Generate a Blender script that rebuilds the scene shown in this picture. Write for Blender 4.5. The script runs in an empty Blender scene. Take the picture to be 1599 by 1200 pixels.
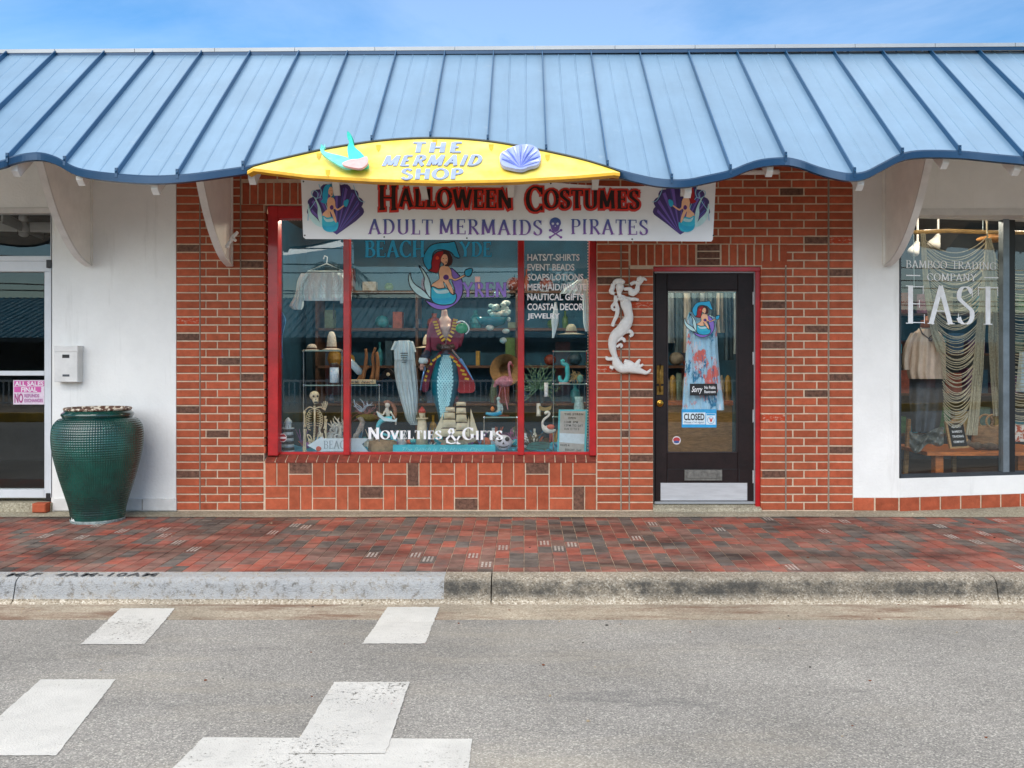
import bpy, bmesh, math, random
from mathutils import Vector, Matrix
random.seed(7)
R=random.random
def U(a,b): return a+(b-a)*random.random()
scene=bpy.context.scene
COL=scene.collection
# ------------------------------------------------------------ camera, sky, sun
F,CX,CY,D0,H=1400.0,818.0,560.0,8.0,1.366      # focal in px of a 1599 px wide picture, wall plane is y=0, street is -y
cam=bpy.data.cameras.new('camera'); camo=bpy.data.objects.new('camera',cam); COL.objects.link(camo)
camo.location=(0,-D0,H); camo.rotation_euler=(math.radians(90),0,0)
cam.sensor_width=36; cam.lens=F/1599*36; cam.shift_x=-(CX-799.5)/1599; cam.shift_y=-(600-CY)/1599
cam.clip_start=.05; cam.clip_end=2000
scene.camera=camo
SUN_EL,SUN_AZ=math.radians(37),math.radians(-20)   # sun stands in the street, a little to the left
w=bpy.data.worlds.new('World'); scene.world=w; w.use_nodes=True
nt=w.node_tree; nt.nodes.clear()
def N(t,typ,**k):
    n=t.nodes.new(typ)
    for a,b in k.items(): setattr(n,a,b)
    return n
out=N(nt,'ShaderNodeOutputWorld'); bg=N(nt,'ShaderNodeBackground')
sky=N(nt,'ShaderNodeTexSky',sky_type='NISHITA',sun_disc=False)
sky.sun_elevation=SUN_EL; sky.sun_rotation=math.pi+SUN_AZ; sky.air_density=1.0; sky.dust_density=.1; sky.ozone_density=1.6
hsv=N(nt,'ShaderNodeHueSaturation'); hsv.inputs['Saturation'].default_value=1.35; hsv.inputs['Value'].default_value=.92
tc=N(nt,'ShaderNodeTexCoord'); mp=N(nt,'ShaderNodeMapping'); mp.inputs['Scale'].default_value=(1,1,3.2); mp.inputs['Location'].default_value=(2.3,.7,.4)
cn=N(nt,'ShaderNodeTexNoise'); cn.inputs['Scale'].default_value=1.5; cn.inputs['Detail'].default_value=8; cn.inputs['Roughness'].default_value=.6; cn.inputs['Distortion'].default_value=.5
cr=N(nt,'ShaderNodeValToRGB'); cr.color_ramp.elements[0].position=.36; cr.color_ramp.elements[1].position=.60
sep=N(nt,'ShaderNodeSeparateXYZ'); upr=N(nt,'ShaderNodeMapRange'); upr.inputs[1].default_value=.40; upr.inputs[2].default_value=.75; upr.inputs[3].default_value=.10; upr.inputs[4].default_value=1.0
mul=N(nt,'ShaderNodeMath',operation='MULTIPLY',use_clamp=True)
mix=N(nt,'ShaderNodeMixRGB'); mix.inputs[2].default_value=(12.5,12.4,12.4,1)
L=nt.links.new
L(tc.outputs['Generated'],mp.inputs[0]); L(mp.outputs[0],cn.inputs['Vector']); L(cn.outputs['Fac'],cr.inputs[0])
L(tc.outputs['Generated'],sep.inputs[0]); L(sep.outputs['Z'],upr.inputs[0]); L(cr.outputs[0],mul.inputs[0]); L(upr.outputs[0],mul.inputs[1])
L(mul.outputs[0],mix.inputs[0]); L(sky.outputs[0],hsv.inputs['Color']); L(hsv.outputs[0],mix.inputs[1]); L(mix.outputs[0],bg.inputs[0]); bg.inputs[1].default_value=.15; L(bg.outputs[0],out.inputs[0])
sun=bpy.data.lights.new('sun','SUN'); sun.energy=2.5; sun.angle=math.radians(62); sun.color=(1,.945,.86)
suno=bpy.data.objects.new('sun',sun); COL.objects.link(suno)
sd=Vector((math.sin(SUN_AZ)*math.cos(SUN_EL),-math.cos(SUN_AZ)*math.cos(SUN_EL),math.sin(SUN_EL)))
suno.rotation_euler=sd.to_track_quat('Z','Y').to_euler(); suno.location=(-4,-12,14)
vs=scene.view_settings; vs.view_transform='Standard'; vs.look='None'; vs.gamma=1; vs.use_curve_mapping=False; vs.exposure=0.42
scene.cycles.max_bounces=8; scene.cycles.transparent_max_bounces=16; scene.cycles.use_denoising=True
# ------------------------------------------------------------ helpers
def W(u,v,Y):
    s=F/(Y+D0); return ((u-CX)/s,Y,H-(v-CY)/s)
def X0(u,Y=0): return (u-CX)*(Y+D0)/F
def Z0(v,Y=0): return H-(v-CY)*(Y+D0)/F
def hx(h,a=1.0):
    h=h.lstrip('#'); r=[int(h[i:i+2],16)/255 for i in (0,2,4)]
    return tuple([(x/12.92 if x<=.04045 else ((x+.055)/1.055)**2.4)*a for x in r])+(1,)
MATS={}
def mat(name,col,rough=.6,metal=0,noise=.12,nscale=6,bump=0,bscale=60,rand=0,spec=.5,emit=0,coat=0,col2=None,stretch=None,alpha=1):
    if name in MATS: return MATS[name]
    m=bpy.data.materials.new(name); m.use_nodes=True; t=m.node_tree; b=t.nodes['Principled BSDF']
    c=hx(col) if isinstance(col,str) else tuple(col)+((1,) if len(col)==3 else ())
    b.inputs['Roughness'].default_value=rough; b.inputs['Metallic'].default_value=metal; b.inputs['Specular IOR Level'].default_value=spec
    b.inputs['Coat Weight'].default_value=coat; b.inputs['Coat Roughness'].default_value=.08
    g=N(t,'ShaderNodeNewGeometry'); n=N(t,'ShaderNodeTexNoise'); n.inputs['Scale'].default_value=nscale; n.inputs['Detail'].default_value=6; n.inputs['Roughness'].default_value=.65
    src=g.outputs['Position']
    if stretch:
        mpp=N(t,'ShaderNodeMapping'); mpp.inputs['Scale'].default_value=stretch; t.links.new(src,mpp.inputs[0]); src=mpp.outputs[0]
    t.links.new(src,n.inputs['Vector'])
    mx=N(t,'ShaderNodeMixRGB'); mx.inputs[1].default_value=tuple(x*(1-noise*2) for x in c[:3])+(1,)
    mx.inputs[2].default_value=tuple(min(1,x*(1+noise*1.6)) for x in c[:3])+(1,)
    if col2: mx.inputs[1].default_value=c; mx.inputs[2].default_value=hx(col2)
    r=N(t,'ShaderNodeMapRange'); r.inputs[1].default_value=.32; r.inputs[2].default_value=.68
    t.links.new(n.outputs['Fac'],r.inputs[0]); t.links.new(r.outputs[0],mx.inputs[0]); last=mx.outputs[0]
    if rand:
        oi=N(t,'ShaderNodeObjectInfo'); hsv=N(t,'ShaderNodeHueSaturation')
        mr=N(t,'ShaderNodeMapRange'); mr.inputs[3].default_value=1-rand; mr.inputs[4].default_value=1+rand
        t.links.new(oi.outputs['Random'],mr.inputs[0]); t.links.new(mr.outputs[0],hsv.inputs['Value']); t.links.new(last,hsv.inputs['Color']); last=hsv.outputs[0]
    t.links.new(last,b.inputs['Base Color'])
    if bump:
        bn=N(t,'ShaderNodeTexNoise'); bn.inputs['Scale'].default_value=bscale; bn.inputs['Detail'].default_value=4; t.links.new(src,bn.inputs['Vector'])
        bp=N(t,'ShaderNodeBump'); bp.inputs['Strength'].default_value=bump; bp.inputs['Distance'].default_value=.01
        t.links.new(bn.outputs['Fac'],bp.inputs['Height']); t.links.new(bp.outputs[0],b.inputs['Normal'])
    if emit: b.inputs['Emission Color'].default_value=c; b.inputs['Emission Strength'].default_value=emit
    MATS[name]=m; return m
class MB:
    def __init__(s): s.v=[]; s.f=[]; s.mi=[]; s.cm=0
    def add(s,vs,fs):
        o=len(s.v); s.v+= [tuple(x) for x in vs]; s.f+=[tuple(i+o for i in f) for f in fs]; s.mi+=[s.cm]*len(fs); return s
    def box(s,x0,y0,z0,x1,y1,z1):
        return s.add([(x0,y0,z0),(x1,y0,z0),(x1,y1,z0),(x0,y1,z0),(x0,y0,z1),(x1,y0,z1),(x1,y1,z1),(x0,y1,z1)],
            [(0,3,2,1),(4,5,6,7),(0,1,5,4),(1,2,6,5),(2,3,7,6),(3,0,4,7)])
    def bbox(s,x0,y0,z0,x1,y1,z1,b=.004):   # box with chamfered front edges (front faces -y)
        s.add([(x0+b,y0,z0+b),(x1-b,y0,z0+b),(x1-b,y0,z1-b),(x0+b,y0,z1-b),(x0,y0+b,z0),(x1,y0+b,z0),(x1,y0+b,z1),(x0,y0+b,z1),
               (x0,y1,z0),(x1,y1,z0),(x1,y1,z1),(x0,y1,z1)],
            [(0,1,2,3),(0,4,5,1),(1,5,6,2),(2,6,7,3),(3,7,4,0),(4,8,9,5),(5,9,10,6),(6,10,11,7),(7,11,8,4),(8,11,10,9)]); return s
    def pxbox(s,u0,v0,u1,v1,Y0,Y1,b=.004):  # front face covers that patch of the facade when it stands at depth Y0
        a=W(u0,v1,Y0); c=W(u1,v0,Y0); return s.bbox(a[0],Y0,a[2],c[0],Y1,c[2],b)
    def quad(s,a,b,c,d): return s.add([a,b,c,d],[(0,1,2,3)])
    def poly(s,pts): return s.add(pts,[tuple(range(len(pts)))])
    def prism(s,pts,off):                    # closed outline (3D) swept along off
        n=len(pts); q=[tuple(Vector(p)+Vector(off)) for p in pts]
        return s.add(list(pts)+q,[tuple(range(n)),tuple(range(2*n-1,n-1,-1))]+[(i,i+n,(i+1)%n+n,(i+1)%n) for i in range(n)])
    def tube(s,pts,rad,seg=8,cap=True,flat=1.0):
        pts=[Vector(p) for p in pts]; n=len(pts)
        if not hasattr(rad,'__len__'): rad=[rad]*n
        rings=[]; up=None
        for i,p in enumerate(pts):
            d=(pts[min(i+1,n-1)]-pts[max(i-1,0)]).normalized()
            if up is None: up=Vector((0,1,0)) if abs(d.y)<.9 else Vector((1,0,0))
            a=d.cross(up).normalized(); b=a.cross(d).normalized(); up=b
            rings.append([p+rad[i]*(a*math.cos(t*2*math.pi/seg)+b*flat*math.sin(t*2*math.pi/seg)) for t in range(seg)])
        vs=[q for r in rings for q in r]; fs=[]
        for i in range(n-1):
            for j in range(seg):
                k=(j+1)%seg; fs.append((i*seg+j,i*seg+k,(i+1)*seg+k,(i+1)*seg+j))
        if cap: fs+= [tuple(range(seg))[::-1],tuple((n-1)*seg+j for j in range(seg))]
        return s.add(vs,fs)
    def lathe(s,prof,c,seg=24,sy=1.0):        # prof [(r,z)] about vertical axis through c
        vs=[];fs=[];n=len(prof)
        for r,z in prof:
            for j in range(seg):
                t=j*2*math.pi/seg; vs.append((c[0]+r*math.cos(t),c[1]+r*sy*math.sin(t),c[2]+z))
        for i in range(n-1):
            for j in range(seg):
                k=(j+1)%seg; fs.append((i*seg+j,i*seg+k,(i+1)*seg+k,(i+1)*seg+j))
        fs+=[tuple(range(seg))[::-1],tuple((n-1)*seg+j for j in range(seg))]
        return s.add(vs,fs)
    def ball(s,c,r,seg=12,rings=8,sx=1,sy=1,sz=1):
        vs=[(c[0],c[1],c[2]-r*sz)];fs=[]
        for i in range(1,rings):
            a=-math.pi/2+math.pi*i/rings
            for j in range(seg):
                t=j*2*math.pi/seg; vs.append((c[0]+r*sx*math.cos(a)*math.cos(t),c[1]+r*sy*math.cos(a)*math.sin(t),c[2]+r*sz*math.sin(a)))
        vs.append((c[0],c[1],c[2]+r*sz)); top=len(vs)-1
        for j in range(seg): fs.append((0,1+(j+1)%seg,1+j)); fs.append((top,1+(rings-2)*seg+j,1+(rings-2)*seg+(j+1)%seg))
        for i in range(rings-2):
            for j in range(seg):
                k=(j+1)%seg; fs.append((1+i*seg+j,1+i*seg+k,1+(i+1)*seg+k,1+(i+1)*seg+j))
        return s.add(vs,fs)
def wloc(o):
    l=Vector((0,0,0))
    while o: l+=o.location; o=o.parent
    return l
def props(o,label=None,cat=None,group=None,kind=None):
    if label: o['label']=label
    if cat: o['category']=cat
    if group: o['group']=group
    if kind: o['kind']=kind
    return o
def obj(name,mb,m,parent=None,label=None,cat=None,group=None,kind=None,smooth=False,mods=None):
    me=bpy.data.meshes.new(name)
    off=wloc(parent) if parent else None
    if parent is None and kind!='structure' and mb.v:
        xs=[p[0] for p in mb.v]; ys=[p[1] for p in mb.v]; zs=[p[2] for p in mb.v]
        off=Vector(((min(xs)+max(xs))/2,(min(ys)+max(ys))/2,min(zs)))
    vv=mb.v if off is None else [(p[0]-off.x,p[1]-off.y,p[2]-off.z) for p in mb.v]
    me.from_pydata(vv,[],mb.f); 
    ms=m if isinstance(m,(list,tuple)) else [m]
    for k in ms: me.materials.append(k)
    if len(ms)>1: me.polygons.foreach_set('material_index',mb.mi)
    if smooth: me.shade_smooth()
    me.update()
    o=bpy.data.objects.new(name,me); COL.objects.link(o)
    if parent: o.parent=parent
    elif off is not None: o.location=off
    props(o,label,cat,group,kind)
    if mods=='remesh': pass
    return o
def thing(name,label,cat,loc=(0,0,0),group=None,kind=None):
    o=bpy.data.objects.new(name,None); COL.objects.link(o); o.location=loc; o.empty_display_size=.1
    return props(o,label,cat,group,kind)
def fuse(name,mb,m,voxel,parent=None,smooth_it=3,**k):   # unions overlapping volumes into one continuous skin
    o=obj(name,mb,m,parent,**k)
    r=o.modifiers.new('r','REMESH'); r.mode='VOXEL'; r.voxel_size=voxel; r.use_smooth_shade=True
    s=o.modifiers.new('s','SMOOTH'); s.iterations=smooth_it; s.factor=.5
    return o
def catm(P,n=6,closed=False):
    out=[];m=len(P)
    rng=range(m) if closed else range(m-1)
    for i in rng:
        if closed: p0,p1,p2,p3=P[(i-1)%m],P[i],P[(i+1)%m],P[(i+2)%m]
        else: p0,p1,p2,p3=P[max(i-1,0)],P[i],P[i+1],P[min(i+2,m-1)]
        for k in range(n):
            t=k/n; out.append(tuple(.5*((2*b)+(-a+c)*t+(2*a-5*b+4*c-d)*t*t+(-a+3*b-3*c+d)*t*t*t) for a,b,c,d in zip(p0,p1,p2,p3)))
    if not closed: out.append(tuple(P[-1]))
    return out
# ------------------------------------------------------------ lettering
def sans(text,off=0.0,shear=0.0,space=1.0,align='LEFT',line=1.0):
    cu=bpy.data.curves.new('t','FONT'); cu.body=text; cu.offset=off; cu.shear=shear; cu.space_character=space; cu.align_x=align; cu.space_line=line; cu.resolution_u=3
    o=bpy.data.objects.new('t',cu); COL.objects.link(o)
    dg=bpy.context.evaluated_depsgraph_get(); me=bpy.data.meshes.new_from_object(o.evaluated_get(dg))
    bm=bmesh.new(); bm.from_mesh(me); bmesh.ops.triangulate(bm,faces=bm.faces[:]); bm.to_mesh(me); bm.free()
    vs=[(p.co.x,p.co.y) for p in me.vertices]; fs=[tuple(p.vertices) for p in me.polygons]
    bpy.data.objects.remove(o); bpy.data.curves.remove(cu); bpy.data.meshes.remove(me)
    x0=min(p[0] for p in vs);x1=max(p[0] for p in vs);y0=min(p[1] for p in vs);y1=max(p[1] for p in vs)
    return [((x-x0)/(x1-x0),(y-y0)/(y1-y0)) for x,y in vs],fs
def put_sans(mb,text,mapf,**k):
    vs,fs=sans(text,**k); mb.add([mapf(x,y) for x,y in vs],fs)
A=lambda cx,cy,rx,ry,a0,a1:[(cx+rx*math.cos(math.radians(a0+(a1-a0)*i/14)),cy+ry*math.sin(math.radians(a0+(a1-a0)*i/14))) for i in range(15)]
GL={ # glyph: width, strokes, serifs (x,y,halfwidth), vertical serif ticks (x,y0,y1)
'A':(.82,[[(.1,0),(.42,1)],[(.40,1),(.72,0)],[(.2,.34),(.6,.34)]],[(.1,0,.11),(.72,0,.13)],[]),
'B':(.7,[[(.16,0),(.16,1)],[(.16,.97)]+A(.36,.75,.2,.22,90,-90)+[(.16,.53)],[(.16,.53)]+A(.38,.27,.25,.25,90,-90)+[(.16,.02)]],[(.12,0,.1),(.12,1,.1)],[]),
'C':(.76,[A(.42,.5,.34,.48,40,320)],[],[(.7,.68,.98),(.7,.05,.25)]),
'D':(.8,[[(.17,0),(.17,1)],[(.17,.97)]+A(.35,.5,.35,.47,90,-90)+[(.17,.03)]],[(.12,0,.1),(.12,1,.1)],[]),
'E':(.66,[[(.17,0),(.17,1)],[(.17,.97),(.56,.97)],[(.17,.52),(.44,.52)],[(.17,.03),(.6,.03)]],[(.12,0,.1),(.12,1,.1)],[(.57,.78,1.0),(.45,.42,.62),(.61,0,.25)]),
'F':(.6,[[(.17,0),(.17,1)],[(.17,.97),(.55,.97)],[(.17,.52),(.42,.52)]],[(.17,0,.12),(.12,1,.1)],[(.55,.78,1.0),(.43,.42,.62)]),
'G':(.82,[A(.42,.5,.34,.48,40,315)+[(.66,.12),(.66,.42)]],[(.66,.43,.12)],[(.7,.68,.98)]),
'H':(.86,[[(.17,0),(.17,1)],[(.68,0),(.68,1)],[(.17,.5),(.68,.5)]],[(.17,0,.13),(.17,1,.13),(.68,0,.13),(.68,1,.13)],[]),
'I':(.36,[[(.18,0),(.18,1)]],[(.18,0,.13),(.18,1,.13)],[]),
'L':(.62,[[(.17,0),(.17,1)],[(.17,.03),(.56,.03)]],[(.17,1,.13),(.12,0,.1)],[(.57,0,.28)]),
'M':(1.0,[[(.15,0),(.19,1)],[(.19,1),(.5,.1)],[(.5,.1),(.8,1)],[(.81,1),(.85,0)]],[(.15,0,.11),(.85,0,.12),(.15,1,.08),(.85,1,.08)],[]),
'N':(.86,[[(.16,0),(.16,1)],[(.16,1),(.7,0)],[(.7,0),(.7,1)]],[(.16,0,.11),(.7,1,.11),(.12,1,.08)],[]),
'O':(.86,[A(.43,.5,.36,.49,0,360)],[],[]),
'P':(.66,[[(.17,0),(.17,1)],[(.17,.97)]+A(.36,.73,.22,.24,90,-90)+[(.17,.49)]],[(.17,0,.13),(.12,1,.1)],[]),
'R':(.76,[[(.17,0),(.17,1)],[(.17,.97)]+A(.36,.74,.21,.23,90,-90)+[(.17,.51)],[(.34,.5),(.68,.0)]],[(.17,0,.12),(.12,1,.1),(.7,0,.08)],[]),
'S':(.62,[[(.52,.83)]+A(.31,.75,.2,.23,30,200)+[(.2,.6),(.4,.45)]+A(.31,.25,.22,.24,35,-150)+[(.1,.18)]],[],[(.53,.7,.98),(.09,.04,.28)]),
'T':(.7,[[(.35,0),(.35,1)],[(.04,.97),(.66,.97)]],[(.35,0,.14)],[(.04,.75,1.0),(.66,.75,1.0)]),
'U':(.82,[[(.17,1),(.17,.35)]+A(.42,.3,.25,.28,180,360)+[(.67,.35),(.67,1)]],[(.17,1,.12),(.67,1,.12)],[]),
'V':(.8,[[(.1,1),(.42,0)],[(.4,0),(.7,1)]],[(.1,1,.12),(.7,1,.11)],[]),
'W':(1.12,[[(.08,1),(.34,0)],[(.34,0),(.56,1)],[(.56,1),(.8,0)],[(.8,0),(1.04,1)]],[(.09,1,.12),(.56,1,.09),(1.03,1,.1)],[]),
'Y':(.76,[[(.08,1),(.38,.48)],[(.38,.48),(.68,1)],[(.38,.5),(.38,0)]],[(.08,1,.11),(.68,1,.1),(.38,0,.13)],[]),
'&':(.9,[[(.85,.5),(.6,.05),(.35,0),(.12,.1),(.1,.3),(.3,.55),(.5,.75),(.45,.95),(.3,.97),(.22,.8),(.4,.5),(.75,0),(.9,.0)]],[],[]),
'-':(.4,[[(.08,.45),(.32,.45)]],[],[]),
}
def stroke(pts,thick,thin,nib,grow):
    L_=[];R_=[];n=len(pts)
    for i,p in enumerate(pts):
        a=pts[max(i-1,0)];b=pts[min(i+1,n-1)]; dx,dy=b[0]-a[0],b[1]-a[1]; l=math.hypot(dx,dy) or 1e-6; dx/=l;dy/=l
        w_=max(thin,thick*abs(dx*math.sin(nib)-dy*math.cos(nib)))/2+grow
        ex=grow if i==n-1 else (-grow if i==0 else 0)
        cx_,cy_=p[0]+dx*ex,p[1]+dy*ex
        L_.append((cx_-dy*w_,cy_+dx*w_)); R_.append((cx_+dy*w_,cy_-dx*w_))
    return L_,R_
def serif_word(mb,text,mapf,thick=.2,thin=.06,nib=math.radians(12),grow=0,serif=.05,caps=None,track=.04,pirate=0,eps=.00025,lay0=0):
    """mapf(x,y,k): x 0..1 over word, y 0..1 cap height; k = layer lift"""
    sz=[]; x=0; pos=[]
    for i,ch in enumerate(text):
        s=1.0 if caps is None or i in caps else .74
        if ch==' ': x+=.38; pos.append(None); continue
        g=GL[ch]; pos.append((x,s)); x+=g[0]*s+track
    tot=x-track; k=lay0; asp=1.0
    for ch,p in zip(text,pos):
        if p is None: continue
        g=GL[ch]; ox,s=p
        yb=0
        T=lambda q:( (ox+q[0]*s)/tot, yb+q[1]*s+ (1-s)*(.55 if caps is not None and pirate else 0) )
        for st in g[1]:
            st2=st
            if len(st)==2:
                (xa,ya),(xb,yb_)=st
                if pirate: st2=[(xa+(xb-xa)*t+math.sin(t*math.pi)*.02*(1 if (hash(ch)&1) else -1),ya+(yb_-ya)*t) for t in (0,.25,.5,.75,1)]
            A_,B_=stroke(st2,thick/s**.5,thin,nib,grow/s)
            k+=1; n=len(A_)
            mb.add([mapf(*T(q),k*eps) for q in A_]+[mapf(*T(q),k*eps) for q in B_],[(i,i+1,n+i+1,n+i) for i in range(n-1)])
        if serif<=0: continue
        for sx,sy,hw in g[2]:
            k+=1; h_=serif/2+grow/s; hw+=grow/s; d=.0
            yy=sy+(serif/2 if sy<.5 else -serif/2)
            if pirate: P=[(sx-hw,yy-h_-.02),(sx-hw*.3,yy-h_*.6),(sx+hw,yy-h_+.015),(sx+hw,yy+h_+.01),(sx+.02,yy+h_),(sx-hw,yy+h_-.02)]
            else: P=[(sx-hw,yy-h_),(sx+hw,yy-h_),(sx+hw,yy+h_),(sx-hw,yy+h_)]
            mb.poly([mapf(*T(q),k*eps) for q in P])
        for sx,y0,y1 in g[3]:
            k+=1; h_=serif/2+grow/s
            mb.poly([mapf(*T(q),k*eps) for q in [(sx-h_,y0-grow),(sx+h_,y0-grow),(sx+h_,y1+grow),(sx-h_,y1+grow)]])
    return k
def pxmap(u0,v0,u1,v1,Y,tilt=0,slant=0):   # lettering box on a vertical surface at depth Y, (u0,v1)=bottom left
    def f(x,y,k=0):
        a=W(u0+(u1-u0)*x+slant*y,v1+(v0-v1)*y+tilt*x,Y); return (a[0],Y-k,a[2])
    return f
# ------------------------------------------------------------ materials
def speckle_mat(name,base,lo,hi,scale,rough=.9,bump=.5,big=None,bigscale=.8,paint=None,band=None):
    m=bpy.data.materials.new(name); m.use_nodes=True; t=m.node_tree; b=t.nodes['Principled BSDF']; b.inputs['Roughness'].default_value=rough
    b.inputs['Specular IOR Level'].default_value=.3
    g=N(t,'ShaderNodeNewGeometry'); P=g.outputs['Position']; l=t.links.new
    v=N(t,'ShaderNodeTexVoronoi'); v.inputs['Scale'].default_value=scale; l(P,v.inputs['Vector'])
    r=N(t,'ShaderNodeValToRGB'); e=r.color_ramp.elements; e[0].position=0; e[0].color=hx(lo); e[1].position=1; e[1].color=hx(hi)
    x=e.new(.45); x.color=hx(base); x=e.new(.72); x.color=hx(base)
    sp=N(t,'ShaderNodeSeparateXYZ'); l(v.outputs['Color'],sp.inputs[0]); l(sp.outputs[0],r.inputs[0]); last=r.outputs[0]
    n=N(t,'ShaderNodeTexNoise'); n.inputs['Scale'].default_value=bigscale; n.inputs['Detail'].default_value=7; n.inputs['Roughness'].default_value=.6; l(P,n.inputs['Vector'])
    rr=N(t,'ShaderNodeMapRange'); rr.inputs[1].default_value=.35; rr.inputs[2].default_value=.65; rr.inputs[3].default_value=.80; rr.inputs[4].default_value=1.12; l(n.outputs['Fac'],rr.inputs[0])
    m1=N(t,'ShaderNodeMixRGB',blend_type='MULTIPLY'); m1.inputs[0].default_value=1; l(last,m1.inputs[1]); l(rr.outputs[0],m1.inputs[2]); last=m1.outputs[0]
    ps=N(t,'ShaderNodeSeparateXYZ'); l(P,ps.inputs[0])
    if band:   # grime band along z on the kerb face, starts at an x
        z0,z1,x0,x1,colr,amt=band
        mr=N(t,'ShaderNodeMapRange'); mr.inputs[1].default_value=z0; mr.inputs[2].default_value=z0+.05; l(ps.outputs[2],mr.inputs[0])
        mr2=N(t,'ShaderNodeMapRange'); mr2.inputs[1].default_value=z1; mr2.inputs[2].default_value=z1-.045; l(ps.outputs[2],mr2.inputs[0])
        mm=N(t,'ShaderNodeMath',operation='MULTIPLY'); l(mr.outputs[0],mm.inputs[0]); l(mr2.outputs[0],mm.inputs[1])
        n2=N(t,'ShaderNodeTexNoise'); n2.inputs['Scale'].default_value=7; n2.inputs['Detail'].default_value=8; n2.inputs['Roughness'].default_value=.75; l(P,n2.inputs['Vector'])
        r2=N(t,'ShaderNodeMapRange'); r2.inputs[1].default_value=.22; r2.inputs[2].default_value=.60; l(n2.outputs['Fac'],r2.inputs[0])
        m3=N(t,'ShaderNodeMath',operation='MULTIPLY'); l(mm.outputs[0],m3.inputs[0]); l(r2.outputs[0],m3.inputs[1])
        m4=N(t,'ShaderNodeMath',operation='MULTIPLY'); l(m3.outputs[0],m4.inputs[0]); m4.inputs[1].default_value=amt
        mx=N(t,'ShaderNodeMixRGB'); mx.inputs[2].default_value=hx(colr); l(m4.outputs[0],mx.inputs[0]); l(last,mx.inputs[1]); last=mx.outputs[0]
    if paint:  # paint left of an x, worn by noise
        px,colr=paint
        c=N(t,'ShaderNodeMath',operation='LESS_THAN'); l(ps.outputs[0],c.inputs[0]); c.inputs[1].default_value=px
        zz=N(t,'ShaderNodeMath',operation='GREATER_THAN'); l(ps.outputs[2],zz.inputs[0]); zz.inputs[1].default_value=-.150
        n3=N(t,'ShaderNodeTexNoise'); n3.inputs['Scale'].default_value=22; n3.inputs['Detail'].default_value=8; n3.inputs['Roughness'].default_value=.8; l(P,n3.inputs['Vector'])
        r3=N(t,'ShaderNodeMapRange'); r3.inputs[1].default_value=.38; r3.inputs[2].default_value=.5; r3.inputs[3].default_value=.1; r3.inputs[4].default_value=.8; l(n3.outputs['Fac'],r3.inputs[0])
        a=N(t,'ShaderNodeMath',operation='MULTIPLY'); l(c.outputs[0],a.inputs[0]); l(r3.outputs[0],a.inputs[1])
        a2=N(t,'ShaderNodeMath',operation='MULTIPLY'); l(a.outputs[0],a2.inputs[0]); l(zz.outputs[0],a2.inputs[1])
        mx=N(t,'ShaderNodeMixRGB'); mx.inputs[2].default_value=hx(colr); l(a2.outputs[0],mx.inputs[0]); l(last,mx.inputs[1]); last=mx.outputs[0]
    l(last,b.inputs['Base Color'])
    bp=N(t,'ShaderNodeBump'); bp.inputs['Strength'].default_value=bump; bp.inputs['Distance'].default_value=.006; l(v.outputs['Distance'],bp.inputs['Height']); l(bp.outputs[0],b.inputs['Normal'])
    MATS[name]=m; return m
def add_dirt(m,colr,scale,lo,hi,amt=1.0,stretch=(1,1,1),loc=(0,0,0)):
    t=m.node_tree; b=t.nodes['Principled BSDF']; lk=b.inputs['Base Color'].links[0]; src=lk.from_socket
    g=N(t,'ShaderNodeNewGeometry'); mpp=N(t,'ShaderNodeMapping'); mpp.inputs['Scale'].default_value=stretch; mpp.inputs['Location'].default_value=loc
    n=N(t,'ShaderNodeTexNoise'); n.inputs['Scale'].default_value=scale; n.inputs['Detail'].default_value=9; n.inputs['Roughness'].default_value=.7
    r=N(t,'ShaderNodeMapRange'); r.inputs[1].default_value=lo; r.inputs[2].default_value=hi; r.inputs[4].default_value=amt
    t.links.new(g.outputs['Position'],mpp.inputs[0]); t.links.new(mpp.outputs[0],n.inputs['Vector']); t.links.new(n.outputs['Fac'],r.inputs[0])
    mx=N(t,'ShaderNodeMixRGB'); mx.inputs[2].default_value=hx(colr); t.links.new(r.outputs[0],mx.inputs[0]); t.links.new(src,mx.inputs[1]); t.links.new(mx.outputs[0],b.inputs['Base Color'])
    return m
M_asph=speckle_mat('asphalt','#8f8b84','#6f6d68','#bdb8ad',185,.92,.45,bigscale=.7)
add_dirt(M_asph,'#4d4d4f',1.3,.58,.74,.55,(.7,2.2,1),(3,1,0)); add_dirt(M_asph,'#b3a892',.8,.52,.75,.35,(.5,1.8,1),(7,4,0)); add_dirt(M_asph,'#3f3f41',4.5,.68,.74,.5,(.6,1.6,1),(1,9,0))
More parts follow.
